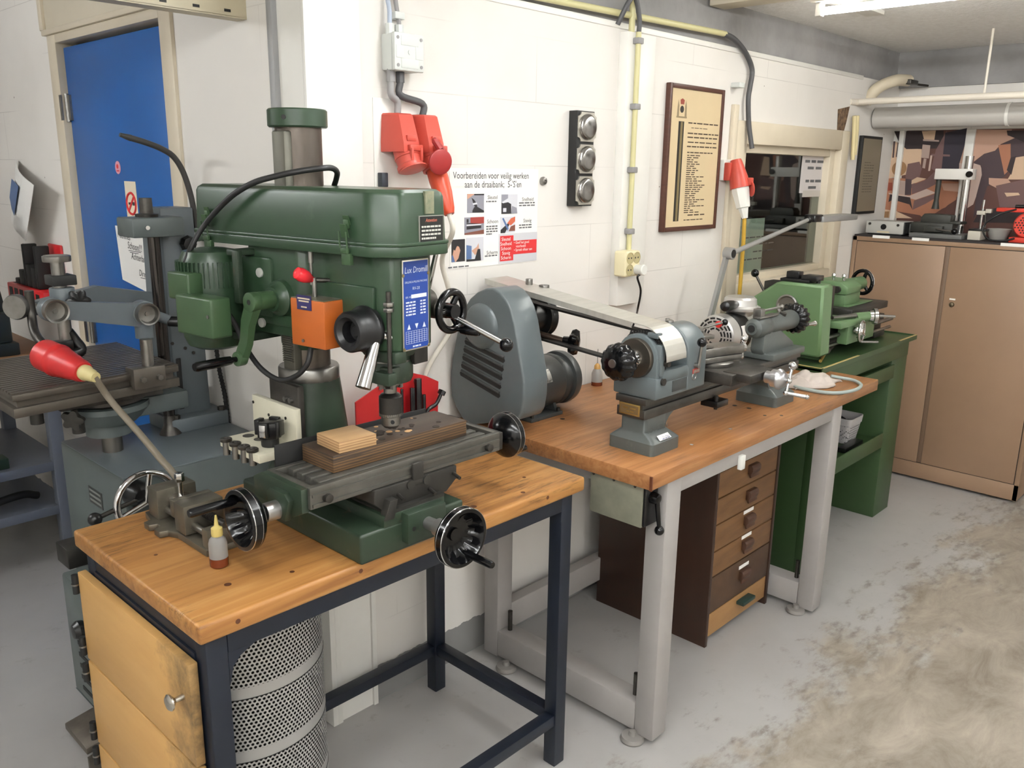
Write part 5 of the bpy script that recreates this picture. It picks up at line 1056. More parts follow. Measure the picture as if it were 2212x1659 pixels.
b.build('louvre_lips', M_LGD, gd)
ma = V((1.98, 1.765, .957)); R = .083
b = MB().lathe([(0, 1.82), (R-.004, 1.82), (R, 1.828), (R, 2.03), (R-.002, 2.034), (R+.001, 2.04), (R+.001, 2.052), (R-.006, 2.055), (R-.006, 2.075), (R+.004, 2.078), (R+.006, 2.09), (R+.002, 2.108), (R-.012, 2.112), (R-.03, 2.105), (.03, 2.102), (0, 2.102)], (0, ma.y, ma.z), (1,0,0), 56); body = b.build('motor_body', M_LGD, t)
b = MB().bx(1.87, 2.02, 1.685, 1.86, ZG, ZG+.012, .002); b.prism([(1.90, 1.70, ZG+.01), (1.90, 1.84, ZG+.01), (1.90, 1.82, ZG+.06), (1.90, 1.72, ZG+.06)], (.012, 0, 0)); b.prism([(2.0, 1.70, ZG+.01), (2.0, 1.84, ZG+.01), (2.0, 1.82, ZG+.06), (2.0, 1.72, ZG+.06)], (.012, 0, 0)); b.build('foot', M_LGD, t)
for x in (1.885, 2.008): MB().cyl((x, 1.695, ZG+.012), (x, 1.695, ZG+.022), .007, seg=6).build('bolt', M_STEELD, t)
a0 = math.radians(205); b = MB(); n = 6
for i in range(n):
    u0, u1 = math.radians(193+30*i/n), math.radians(193+30*(i+1)/n); rr_ = R+.0008
    p = lambda u, x: V((x, ma.y+rr_*math.cos(u)*1.0, ma.z-rr_*math.sin(u)))
    b.poly([p(u0, 1.90), p(u1, 1.90), p(u1, 1.965), p(u0, 1.965)])
b.build('rating_plate', mat('engraved alu plate', (176,174,168), .4, .5, var=(90,88,86), scale=70, amt=.7, thr=(.5,.6)), t)
# countershaft: bracket, stepped pulley, tension handle
pc = V((1.95, 1.765, 1.172))
b = MB().prism([(1.925, 1.72, 1.03), (1.925, 1.81, 1.03), (1.925, 1.79, 1.17), (1.925, 1.74, 1.17)], (.03, 0, 0), .003); b.build('pulley_bracket', M_LGD, t)
b = MB().lathe([(0, 1.862), (.068, 1.862), (.070, 1.866), (.062, 1.876), (.062, 1.884), (.071, 1.892), (.071, 1.896), (.050, 1.904), (.050, 1.968), (.066, 1.972), (.066, 1.976), (.058, 1.984), (.058, 1.992), (.066, 2.0), (.066, 2.004), (.05, 2.008), (.03, 1.998), (0, 1.998)], (0, pc.y, pc.z), (1,0,0), 56); b.build('pulley', mat('black enamelled pulley', (28,28,28), .3, .3), t)
kc = at(1219, 737, 'y', 1.64); d0 = V((kc.x, 1.70, kc.z+.012))
MB().cyl(V((kc.x-.045, 1.76, kc.z+.024)), kc, .010, seg=16).build('handle_rod', mat('brown steel rod', (96,80,70), .4, .8), t)
b = star(MB(), [(0, -.004, 0), (.015, -.004, 0), (.017, .014, 0), (.038, .020, .6), (.043, .030, 1), (.038, .042, 1), (.015, .047, 0), (0, .047, 0)], kc, V((.5, -1, -.1)), 5, .012); b.build('star_knob', M_BLKGL, t)
# belts (both runs) from countershaft to lathe
LY, LZ = 1.31, 1.127
M_BELT = mat('black rubber belt', (32,31,30), .6)
hx = 1.945
b = MB(); 
def strip(p, q, w, th): 
    p, q = V(p), V(q); d = (q-p).normalized(); n = V((1,0,0)).cross(d).normalized(); b.loft([[p+V((-w,0,0))+n*th, p+V((w,0,0))+n*th, p+V((w,0,0))-n*th, p+V((-w,0,0))-n*th], [q+V((-w,0,0))+n*th, q+V((w,0,0))+n*th, q+V((w,0,0))-n*th, q+V((-w,0,0))-n*th]])
strip((1.935, 1.775, pc.z+.052), (hx-.01, LY+.01, LZ+.062), .014, .003); strip((1.935, 1.775, pc.z-.052), (hx-.01, LY+.01, LZ-.040), .014, .003)
tag(b.build('drive_belt', M_BELT), 'black drive belt running from the pulley to the small lathe', 'belt')
# aluminium belt guard: sloping plank and curved front over the headstock
b = MB(); R2 = .090; prof = [(1.872, 1.285)] + [(LY+R2*math.cos(math.radians(a)), LZ+R2*math.sin(math.radians(a))) for a in range(100, -1, -10)][0:0]
prof = [(1.868, 1.292), (LY+.03, LZ+R2+.003)] + [(LY-R2*math.sin(math.radians(a)), LZ+R2*math.cos(math.radians(a))) for a in range(0, 91, 9)]
xs = [(1.845, 1.945), (1.888, 1.985)] + [(1.888, 1.985)]*11
top_ = [[V((x0, y, z)), V((x1, y, z))] for (x0, x1), (y, z) in zip(xs, prof)]
for (A, B), (C_, D_) in zip(top_, top_[1:]):
    n = (B-A).cross(C_-A).normalized(); n = n if n.z >= -.01 or n.y < 0 else -n
    b.loft([[A, B, B-V((0,0,.0018))+V((0,.0008,0)), A-V((0,0,.0018))+V((0,.0008,0))], [C_, D_, D_-V((0,0,.0018))+V((0,.0008,0)), C_-V((0,0,.0018))+V((0,.0008,0))]])
A0, A1 = top_[0][0], top_[1][0]; b.prism([A0, A1, A1-V((0,0,.016)), A0-V((0,0,.016))], (.0016, 0, 0))
q = at(1178, 612, 'y', 1.72); b.mi = 1; b.cyl((1.93, 1.76, 1.270), (1.93, 1.76, 1.295), .011, seg=16, bev=.001); b.cyl((1.955, 1.72, 1.262), (1.955, 1.72, 1.278), .016, seg=20, bev=.002)
tag(b.build('belt_guard', [M_ALU, M_STEEL], sharp=30), 'long brushed aluminium belt guard sloping down to the small lathe', 'belt guard')
# ------------------------------------------------------------------ the small grey lathe
lat = thing('lathe', (2.3, 1.31, ZG), 'small blue grey bench lathe with black scalloped handwheel on the beech bench', 'lathe')
M_LCAST = mat('grey hammered enamel', (82,87,85), .36, var=(66,70,68), scale=6, amt=.6, var2=(100,106,104), scale2=26, thr2=(.62,.74))
def foot(x0, x1, xa, xb, fil):
    b = MB(); y0, y1, ya, yb = 1.236, 1.388, 1.271, 1.359
    r = lambda a0, a1, c0, c1, z, rad=.012: rr((a0+a1)/2, (c0+c1)/2, (a1-a0)/2, (c1-c0)/2, rad, z, 5)
    b.loft([r(x0, x1, y0, y1, ZG+.0005), r(x0, x1, y0, y1, ZG+.034), r(x0+.006, x1-.006, y0+.006, y1-.006, ZG+.040), r(xa, xb, ya, yb, ZG+.058), r(xa, xb, ya, yb, .985)])
    b.prism([(fil[0], ya+.004, .9)]+[(fil[0]+(fil[1]-fil[0])*(1-math.cos(math.radians(a))), ya+.004, .9+.062*math.sin(math.radians(a))) for a in range(15, 91, 15)]+[(fil[0], ya+.004, .962)], (0, yb-ya-.008, 0))
    return b
f1 = foot(1.868, 2.005, 1.882, 1.985, (1.98, 2.06)); f1.build('foot', M_LCAST, lat)
foot(2.585, 2.725, 2.60, 2.71, (2.605, 2.54)).build('foot', M_LCAST, lat)
b = MB().bx(1.868, 2.80, 1.268, 1.362, .958, .986, .002); b.bx(1.868, 2.80, 1.276, 1.354, .984, 1.002); b.bx(1.866, 2.80, 1.264, 1.366, .999, 1.018, .0015); b.build('bed', mat('scraped bed steel', (92,90,86), .36, .75, var=(62,60,58), scale=9, amt=.6), lat)
b = MB().bx(1.8628, 1.8662, 1.282, 1.350, .966, .998, .001); b.mi = 1; b.bx(1.8620, 1.8630, 1.286, 1.346, .970, .994); b.mi = 0
for k in range(2): dashes(b, (1.8618, 1.336-.012*k, .984-.009*k), (0,-1,0), Z3, .042-.018*k, .004, 2, 800+k)
b.build('brass_plaque', [mat('brass', (176,146,84), .35, .8), mat('plaque brown', (104,82,48), .5)], lat)
b = MB().text('SCHAUBLIN', (1.932, 1.2655, .918), U, Z3, .0205, 'CENTER', .0008, .9); b.build('cast_lettering', mat('enamel darkened as relief shade', (72,76,74), .5), lat)  # flat letters; shade of the cast relief put into a darker grey
q0 = V((1.943, 1.2345, .8875))
st = MB(); p = [(1.905, 1.2512, .907), (1.958, 1.2512, .907), (1.962, 1.2398, .895), (1.905, 1.2398, .895)]
st.prism([V(a)+V((0,-.002,.003)) for a in p], (0, -.0006, .0006)); sk = st.build('maker_label', M_PAPER, lat)
sv = (V(p[0])-V(p[3])).normalized(); b = MB().text('Ch. Hänni', V((1.934, 1.2375, .9005))+V((0,-.0005,.0035)), U, sv, .0088, 'CENTER', .001, .95); dashes(b, V((1.915, 1.2375, .8985))+V((0,-.001,.002)), U, sv, .038, .002, 3, 810, .001); b.build('print', mat('blue ink', (70,80,130), .6), sk)
# headstock
def arch(x0, x1, y0, y1, z0, zc, r, n=14):
    pts = [(x0, y0, z0), (x0, y1, z0)] + [(x0, LY+r*math.cos(math.radians(a)), zc+r*math.sin(math.radians(a))) for a in range(0, 181, 180//n)]
    return pts
b = MB().bx(1.872, 2.118, 1.238, 1.382, 1.0185, 1.078, .006)
b.prism(arch(2.02, 2.118, 1.235, 1.385, 1.02, LZ, .075), (.098, 0, 0), .007, seg=3)
b.prism(arch(1.878, 1.903, 1.24, 1.38, 1.02, LZ, .066), (.025, 0, 0), .004)
b.bx(1.895, 2.03, 1.234, 1.262, 1.062, 1.098, .010); b.bx(1.895, 2.03, 1.36, 1.385, 1.02, 1.10, .006); b.bx(1.885, 1.91, 1.236, 1.262, 1.08, 1.17, .008)
hs = b.build('headstock', M_LGR, lat)
MB().bx(1.950, 2.022, 1.2365, 1.239, 1.030, 1.062, .001).build('recess', M_LGD, hs)
b = MB().lathe([(0, 1.905), (.058, 1.905), (.074, 1.907), (.074, 1.918), (.058, 1.920), (0, 1.920)], (0, LY, LZ), (1,0,0), 48); ip = b.build('index_plate', M_BLACKM, lat)
b = MB()
for rr_, n in ((.070, 48), (.0655, 44)):
    for k in range(n): a = 2*math.pi*k/n; b.cyl((1.9045, LY+rr_*math.cos(a), LZ+rr_*math.sin(a)), (1.907, LY+rr_*math.cos(a), LZ+rr_*math.sin(a)), .0012, seg=6)
b.build('index_holes', mat('drilled holes grey', (110,106,100), .5), ip)
b = MB().lathe([(0, 1.862), (.030, 1.862), (.053, 1.864), (.055, 1.868), (.055, 1.878), (0, 1.88)], (0, LY, LZ), (1,0,0), 48); b.build('bearing_flange', mat('bronzed steel flange', (92,86,78), .35, .85), lat)
b = star(MB(), [(0, 1.832, 0), (.017, 1.832, .5), (.021, 1.838, 1), (.023, 1.848, 1), (.019, 1.853, 1), (.026, 1.856, 1), (.026, 1.863, 1), (0, 1.863, 0)], (0, LY, LZ), (1,0,0), 16, .0035); b.build('draw_nut', M_CHROME, lat)
b = star(MB(), [(0, 1.768, 0), (.013, 1.768, 0), (.030, 1.769, .0), (.044, 1.775, .5), (.051, 1.786, 1), (.0525, 1.800, 1), (.049, 1.814, .9), (.038, 1.828, .6), (.024, 1.838, .2), (.017, 1.842, 0), (0, 1.842, 0)], (0, LY, LZ), (1,0,0), 13, .0045, 130); hw = b.build('handwheel', M_BLKGL, lat)
MB().lathe([(.0075, 1.765), (.0115, 1.765), (.0125, 1.770), (.0075, 1.770)], (0, LY, LZ), (1,0,0), 28).build('ring', M_STEEL, hw)
b = MB().cyl((2.058, 1.237, 1.090), (2.058, 1.222, 1.090), .008, seg=14); b.cyl((2.058, 1.224, 1.090), (2.058, 1.219, 1.148), .0055, .004, seg=12); b.mi = 1; b.sph((2.058, 1.2185, 1.158), .0135); b.build('lock_lever', [M_STEEL, M_BLKGL], lat)
b = MB().bx(2.046, 2.082, 1.2335, 1.236, 1.066, 1.080, .001); em = b.build('emblem', mat('emblem red', (158,52,44), .4), hs)
b = MB(); dashes(b, (2.049, 1.2334, 1.069), U, Z3, .030, .008, 4, 820); b.build('emblem_print', mat('emblem grey', (176,164,150), .4, .6), em)
q = at(1499, 813, 'y', 1.235); MB().tor((q.x, 1.2345, q.z), (0,1,0), .0095, .0016, 28, 8).build('sight_ring', M_STEEL, hs)
for x, y in ((2.06, 1.33), (2.08, 1.35)): MB().cyl((x, y, LZ+.068), (x, y, LZ+.080), .012 if x < 2.07 else .006, seg=18, bev=.001).build('oil_cap', M_STEEL, hs)
b = MB().cyl((1.90, 1.238, 1.068), (1.90, 1.231, 1.068), .010, seg=18); b.cyl((1.905, 1.236, 1.118), (1.905, 1.222, 1.118), .008, seg=16); b.build('screw', M_STEELD, hs)
MB().bx(1.885, 1.908, 1.25, 1.285, 1.185, 1.20, .003).build('index_pin_block', M_LGR, hs)
# cross slide and compound
b = MB().bx(2.165, 2.36, 1.175, 1.42, 1.0185, 1.052, .003); b.bx(2.19, 2.335, 1.13, 1.22, 1.030, 1.054, .002); cs = b.build('carriage', M_STEELD, lat)
b = MB().lathe([(0, 0), (.062, 0), (.064, .003), (.064, .010), (.058, .013), (0, .013)], (2.262, 1.30, 1.052), (0,0,1), 44); b.build('swivel_base', M_STEEL, lat)
SM = Matrix.Translation((2.262, 1.30, 0)) @ Matrix.Rotation(math.radians(-14), 4, 'Z')
b = MB(SM); b.bx(-.115, .085, -.042, .042, 1.066, 1.082, .002); b.bx(-.10, .10, -.036, .036, 1.083, 1.108, .002); b.bx(-.10, .0, -.02, -.012, 1.106, 1.1095); b.build('top_slide', M_STEEL, lat)
b = MB(SM); b.bx(-.095, -.030, -.032, .032, 1.110, 1.116, .001); b.bx(-.095, -.03, -.032, .032, 1.138, 1.150, .001); b.bx(-.09, -.035, -.005, .03, 1.115, 1.14); b.cyl((-.062, 0, 1.15), (-.062, 0, 1.172), .011, seg=18); b.cyl((-.085, -.02, 1.15), (-.085, -.02, 1.160), .005, seg=10); b.cyl((-.068, -.022, 1.15), (-.068, -.022, 1.162), .005, seg=10); b.build('tool_post', M_STEEL, lat)
b = MB(SM); b.cyl((-.062, 0, 1.166), (.012, -.022, 1.182), .004, .0035, seg=12); b.mi = 1; b.sph((.018, -.024, 1.183), .0095); b.build('clamp_lever', [M_STEEL, M_BLKGL], lat)
b = MB(SM); b.cyl((.10, 0, 1.09), (.135, 0, 1.09), .014, seg=20); b.sph((.128, -.004, 1.118), .011); b.cyl((.13, 0, 1.118), (.13, 0, 1.062), .0045, seg=12); b.sph((.132, .004, 1.060), .008); b.build('ball_crank', M_CHROME, lat)
wc = at(1660, 803, 'y', 1.095); wc = V((2.275, 1.095, 1.040))
b = MB().lathe([(0, -.03), (.018, -.03), (.018, -.012), (.026, -.010), (.026, .006), (.0305, .008), (.0305, .014), (.022, .026), (.010, .032), (0, .032)], wc, LF, 40); b.build('graduated_dial', mat('satin chrome dial', (186,186,188), .3, .95), lat)
b = MB(); hcn = wc+V((0, -.040, 0)); b.cyl(wc+V((0,-.03,0)), hcn+V((0,-.006,0)), .007, seg=14); b.cyl(hcn+V((.014,0,.036)), hcn+V((-.010,0,-.030)), .0048, seg=12); b.sph(hcn+V((.016,0,.042)), .0125); b.sph(hcn, .0095); b.sph(hcn+V((-.012,0,-.034)), .0075); b.cyl(hcn+V((-.012,-.0,-.034)), hcn+V((.010,-.052,-.040)), .0045, .006, seg=12); b.sph(hcn+V((.011,-.054,-.040)), .007); b.build('ball_crank', M_CHROME, lat)
# tailstock
TZ = LZ
b = MB().lathe([(0, 2.515), (.020, 2.515), (.022, 2.520), (.031, 2.528), (.034, 2.545), (.034, 2.60), (.031, 2.606), (.033, 2.62), (.0335, 2.79), (.030, 2.80), (0, 2.80)], (0, LY, TZ), (1,0,0), 40)
b.prism([(2.57, 1.285, TZ-.01), (2.66, 1.285, TZ-.01), (2.78, 1.285, 1.055), (2.80, 1.285, 1.02), (2.58, 1.285, 1.02), (2.56, 1.285, 1.05)], (0, .05, 0), .008); b.bx(2.57, 2.80, 1.25, 1.375, 1.0185, 1.040, .004); ts = b.build('tailstock', M_LCAST, lat)
MB().cyl((2.512, LY, TZ), (2.516, LY, TZ), .012, seg=20).build('bore', M_BLACKM, ts)
b = star(MB(), [(0, 2.800, 0), (.034, 2.800, 0), (.050, 2.808, .9), (.055, 2.820, 1), (.054, 2.834, 1), (.046, 2.842, .9), (.03, 2.846, 0), (0, 2.846, 0)], (0, LY, TZ), (1,0,0), 16, .006, 112); tw = b.build('handwheel', M_BLKGL, lat)
b = MB().cyl((2.846, 1.27, TZ-.02), (2.885, 1.265, TZ-.02), .006, .008, seg=14); b.sph((2.888, 1.264, TZ-.02), .0095); b.build('handle', M_CHROME, tw)
b = MB().bx(2.545, 2.572, 1.295, 1.325, TZ+.03, TZ+.062, .002); b.cyl((2.565, 1.30, TZ+.055), (2.66, 1.285, TZ+.060), .0045, seg=12); b.sph((2.664, 1.284, TZ+.060), .008); b.bx(2.53, 2.66, 1.29, 1.315, TZ+.031, TZ+.037, .001); b.build('clamp_lever', M_STEEL, ts)
MB().cyl((2.70, 1.297, TZ+.026), (2.70, 1.294, TZ+.036), .012, seg=18).build('recess', M_DKCAST, ts)
q = at(1552, 874, 'z', .93); b = MB().bx(q.x-.03, q.x+.035, 1.25, 1.31, .925, .945, .003); b.cyl((q.x-.02, 1.262, .92), (q.x-.02, 1.262, .962), .006, seg=12); b.cyl((q.x+.02, 1.29, .94), (q.x+.02, 1.29, .96), .008, seg=12); b.build('bed_clamp', M_BLACK, lat)
# ------------------------------------------------------------------ small things on the grey bench
q = V((2.40, 1.845, ZG))
t = thing('oil_bottle', q, 'small oil bottle with a needle spout against the wall behind the lathe', 'bottle')
MB().lathe([(0, 0), (.019, 0), (.020, .004), (.020, .045), (.016, .056), (.011, .062), (0, .062)], q, (0,0,1), 28).build('body', mat('cloudy plastic', (196,196,193)), t)
MB().lathe([(0, .0005), (.0203, .0005), (.0203, .014), (0, .014)], q, (0,0,1), 28).build('oil', mat('amber oil', (104,46,22)), t)
b = MB().lathe([(0, .062), (.012, .062), (.011, .074), (.004, .082), (0, .082)], q, (0,0,1), 20); b.mi = 1; b.cyl(q+V((0,0,.08)), q+V((0,0,.135)), .0012, seg=8); b.build('spout', [mat('amber cap', (196,150,80), .4), M_STEEL], t)
# aluminium gear motor
mc = V((2.83, 1.60, 1.025))
t = thing('gear_motor', (2.9, 1.6, ZG), 'black and aluminium motor with red button behind the small lathe', 'motor')
MB().lathe([(0, 2.79), (.070, 2.79), (.078, 2.796), (.080, 2.81), (.080, 2.845), (0, 2.845)], (0, mc.y, mc.z), (1,0,0), 52).build('fan_cover', mat('cast aluminium', (200,198,194), .4, .7), t)
b = MB()
for rr_, n in ((.030, 8), (.043, 10), (.056, 14), (.068, 16)):
    for k in range(n):
        a0, a1 = 2*math.pi*(k+.12)/n, 2*math.pi*(k+.88)/n
        pts = [(2.7893, mc.y+r*math.cos(a), mc.z+r*math.sin(a)) for r, a in ((rr_-.0035, a0), (rr_-.0035, (a0+a1)/2), (rr_-.0035, a1), (rr_+.0035, a1), (rr_+.0035, (a0+a1)/2), (rr_+.0035, a0))]; b.poly(pts)
b.build('vents', M_BLACKM, t)
MB().lathe([(0, 0), (.0125, 0), (.0125, .010), (.009, .013), (0, .013)], (2.790, mc.y-.016, mc.z+.048), (-1,0,0), 24).build('button', mat('red button', (206,44,40), .3), t)
MB().lathe([(0, 2.845), (.074, 2.845), (.076, 2.85), (.076, 2.935), (0, 2.935)], (0, mc.y, mc.z), (1,0,0), 52).build('body', M_BLACK, t)
b = MB(); 
for i in range(6):
    u0, u1 = math.radians(150+60*i/6), math.radians(150+60*(i+1)/6); p = lambda u, x: V((x, mc.y+.0765*math.cos(u), mc.z+.0765*math.sin(u)+.0)); b.poly([p(u0, 2.862), p(u0, 2.905), p(u1, 2.905), p(u1, 2.862)])
b.build('label', M_PAPER, t)
M_CALU = mat('cast aluminium', (200,198,194))
b = MB().lathe([(0, 2.935), (.076, 2.935), (.074, 2.95), (.05, 2.96), (0, 2.96)], (0, mc.y, mc.z), (1,0,0), 44); b.bx(2.93, 3.03, 1.56, 1.64, .90, 1.09, .012)
b.lathe([(0, 1.085), (.045, 1.085), (.062, 1.105), (.075, 1.108), (.077, 1.112), (.077, 1.120), (.072, 1.123), (.064, 1.126), (.061, 1.150), (.052, 1.158), (0, 1.160)], (2.965, 1.60, 0), (0,0,1), 48); b.build('gearbox', M_CALU, t)
MB().bx(2.80, 3.02, 1.53, 1.67, ZG, .945, .004).build('stand', M_LGD, t)
h0 = V((2.905, 1.585, 1.135)); h1 = at(1552, 665, 'y', 1.555); d = (h1-h0).normalized(); MB().lathe([(0, -.005), (.012, -.005), (.013, .02), (.018, .04), (.021, .085), (.018, .118), (.008, .124), (0, .125)], h0, d, 24).build('handle', M_BLACK, t)
# desk lamp with grey arm
ly = 1.74
bot, elb, end = at(1510, 775, 'y', ly), at(1571, 547, 'y', ly), at(1738, 474, 'y', ly); tip = at(1829, 474, 'y', ly)
bot = V((bot.x-(bot.z-ZG-.02)*.15, ly, ZG+.02))
t = thing('task_lamp', (bot.x, ly, ZG), 'grey jointed arm lamp reaching over the green lathe', 'lamp')
MB().cyl((bot.x, ly, ZG), (bot.x, ly, ZG+.03), .035, seg=24, bev=.003).build('base', M_MGREY, t)
M_ARM = mat('grey lamp arm', (160,160,158), .4, .4)
b = MB(); d = (elb-bot).normalized(); n = d.cross(V((0,1,0))).normalized()
b.loft([[bot+n*.011+V((0,.007,0)), bot-n*.011+V((0,.007,0)), bot-n*.011-V((0,.007,0)), bot+n*.011-V((0,.007,0))], [elb+n*.013+V((0,.007,0)), elb-n*.013+V((0,.007,0)), elb-n*.013-V((0,.007,0)), elb+n*.013-V((0,.007,0))]]); b.build('lower_arm', M_ARM, t)
b = MB(); b.cyl(elb+V((0,-.018,0)), end+V((0,-.018,0)), .0105, .0085, seg=16); b.cyl(elb+V((0,.01,0)), elb+V((0,-.028,0)), .024, seg=28, bev=.002); b.mi = 1; b.cyl(elb+V((0,-.028,0)), elb+V((0,-.030,0)), .0165, seg=24); b.build('upper_arm', [M_ARM, M_BLACKM], t)
b = MB().sph(end+V((.005,-.018,0)), .017); b.bx(end.x+.01, end.x+.10, ly-.045, ly+.01, end.z-.012, end.z+.022, .008); b.build('joint', M_BLACK, t)
b = MB().bx(end.x+.08, tip.x, ly-.055, ly+.03, end.z-.014, end.z+.014, .006); b.build('head', M_ARM, t)
# rag and hose
def cloth():
    b = bmesh.new(); nx, ny = 34, 26; cx, cy = 2.99, 1.325; rnd = random.Random(3); vs = []
    from mathutils import noise
    for i in range(nx+1):
        for j in range(ny+1):
            u, v = i/nx-.5, j/ny-.5; x = cx+u*.30*(1+.25*math.sin(v*5)); y = cy+v*.16*(1+.3*math.cos(u*7))-u*.06; edge = max(0, 1-2*max(abs(u), abs(v)))
            z = ZG+.002+.052*edge**.5*(.55+.7*noise.noise((u*6, v*6, 1.3)))*(1.3 if u < 0 else .7)+.010*max(0, noise.noise((u*14, v*14, 4)))*edge**.4
            vs.append(b.verts.new((x+.01*noise.noise((u*9, v*9, 2)), y+.01*noise.noise((u*9, v*9, 7)), max(z, ZG+.001))))
    for i in range(nx):
        for j in range(ny): b.faces.new((vs[i*(ny+1)+j], vs[(i+1)*(ny+1)+j], vs[(i+1)*(ny+1)+j+1], vs[i*(ny+1)+j+1]))
    bmesh.ops.recalc_face_normals(b, faces=b.faces); m = MB(); return m._in(b)
o = cloth().build('rag', mat('white cotton rag', (176,166,158), .9, var=(210,198,190), scale=8, amt=.5), sharp=80); md = o.modifiers.new('s', 'SOLIDIFY'); md.thickness = .0025; md.offset = 1
tag(o, 'crumpled white rag at the right end of the beech bench', 'rag')
pts = [at(1705, 832, 'z', ZG+.008), at(1745, 842, 'z', ZG+.008), at(1800, 849, 'z', ZG+.008), at(1845, 843, 'z', ZG+.008), at(1860, 832, 'z', ZG+.009), at(1845, 822, 'z', ZG+.010), at(1815, 816, 'z', ZG+.014), at(1795, 812, 'z', ZG+.02)]
tag(MB().tube(pts, .0065).build('hose', mat('grey green hose', (150,160,156), .45)), 'grey hose looping round the rag on the bench end', 'hose')
# ------------------------------------------------------------------ green lathe on its green stand
M_GL = mat('pale green machine enamel', (94,122,84), .4, var=(84,110,76), scale=4, amt=.5)
M_GS = mat('olive green stand paint', (50,74,40), .42, var=(42,62,34), scale=4, amt=.6)
t = thing('lathe_stand', (3.7, 1.6, 0), 'olive green steel stand with open shelf under the green lathe', 'stand')
TX0, TX1, TYF, TYB, TZ0 = 3.18, 4.225, 1.345, 1.86, .880
b = MB().bx(TX0, TX1, TYF, TYB, TZ0-.012, TZ0-.004)
b.bx(TX0, TX1, TYF-.004, TYF+.004, TZ0-.02, TZ0+.002); b.bx(TX0, TX0+.006, TYF, TYB, TZ0-.02, TZ0+.002); b.bx(TX1-.006, TX1, TYF, TYB, TZ0-.02, TZ0+.002); b.bx(TX0, TX1, TYB-.006, TYB, TZ0-.02, TZ0+.03); tr = b.build('tray', mat('dark green tray', (48,74,40), .4, var=(38,58,34), scale=4, amt=.7), t)
b = MB(); rnd = random.Random(9)
for (x0, x1) in ((TX0+.01, TX0+.36), (TX1-.22, TX1-.002)): b.bx(x0, x1, TYF-.0046, TYF+.0042, TZ0+.0005, TZ0+.0026)
b.bx(TX0-.0006, TX0+.006, TYF, TYF+.3, TZ0+.0005, TZ0+.0026); b.build('worn_edge', mat('bare worn edge', (196,176,120), .4, .3), tr)
MB().bx(TX0+.03, TX1-.06, TYF+.008, TYB-.01, .79, TZ0-.012, .002).build('apron', M_GS, t)
MB().bx(TX0+.25, TX1-.20, TYF+.012, TYF+.03, .70, .765, .002).build('rail', M_GS, t)
PX0, PX1 = 4.012, 4.205
b = MB().bx(PX0, PX1, 1.368, 1.85, 0, .79, .002); b.build('pedestal', M_GS, t)
b = MB().bx(3.165, 3.20, 1.335, 1.37, 0.002, .79, .002); b.bx(3.165, 3.38, 1.37, 1.85, 0, .79, .002); b.build('pedestal', M_GS, t)
b = MB().bx(3.38, PX0, 1.37, 1.85, .395, .402); b.bx(3.38, PX0, 1.366, 1.372, .360, .432, .001); b.build('shelf', M_GS, t)
MB().bx(3.38, PX0, 1.84, 1.85, 0.0, .79).build('back_panel', M_GS, t)
# basket on the shelf with round parts in it
bc = V((3.86, 1.53, .402)); 
t = thing('basket', bc, 'grey plastic lattice basket on the shelf of the olive stand', 'basket')
def rb(hx, hy, z, r=.02): return rr(bc.x, bc.y, hx, hy, r, z, 5)
M_BASK = mat('grey basket plastic', (176,172,172), .5)
b = MB(); b.loft([rb(.062, .075, .403), rb(.072, .088, .49)], cap=False); b.loft([rb(.060, .073, .403), rb(.060, .073, .404)]); 
m = mat('grey lattice plastic', (176,172,172), .5); nt = m.node_tree; N = nt.nodes; L = nt.links
if 'lat' not in m:
    m['lat'] = 1; g = N.new('ShaderNodeTexCoord'); mp = N.new('ShaderNodeMapping'); mp.inputs['Rotation'].default_value = (math.radians(45), math.radians(45), 0); L.new(g.outputs['Object'], mp.inputs[0]); ck = N.new('ShaderNodeTexChecker'); ck.inputs['Scale'].default_value = 95; L.new(mp.outputs[0], ck.inputs[0]); vo = N.new('ShaderNodeTexVoronoi'); vo.inputs['Scale'].default_value = 95; vo.inputs['Randomness'].default_value = 0; L.new(mp.outputs[0], vo.inputs['Vector']); gt = N.new('ShaderNodeMath'); gt.operation = 'GREATER_THAN'; L.new(vo.outputs['Distance'], gt.inputs[0]); gt.inputs[1].default_value = .30; L.new(gt.outputs[0], N['Principled BSDF'].inputs['Alpha'])
b.build('lattice', m, t)
b = MB(); b.loft([rb(.072, .088, .49), rb(.075, .091, .492), rb(.078, .094, .525), rb(.074, .090, .525), rb(.070, .086, .49)], cap=False); b.build('rim', M_BASK, t)
tag(MB().lathe([(0, 0), (.045, 0), (.048, .006), (.048, .03), (.045, .036), (.02, .036), (.018, .02), (0, .02)], (bc.x-.015, bc.y, .465), V((-.3,-.3,1)), 32).build('round_lid', M_BLACK), 'round black part lying in the grey lattice basket', 'machine part')
tag(MB().tor((bc.x+.02, bc.y-.02, .475), V((.3,-.2,1)), .033, .006, 30, 8).build('metal_ring', M_STEEL), 'metal ring lying in the grey lattice basket', 'ring')
tag(MB().bx(3.66, 3.86, 1.40, 1.44, .4035, .425, .004).build('tool_bar', M_BLACK), 'short black bar on the stand shelf in front of the basket', 'bar')
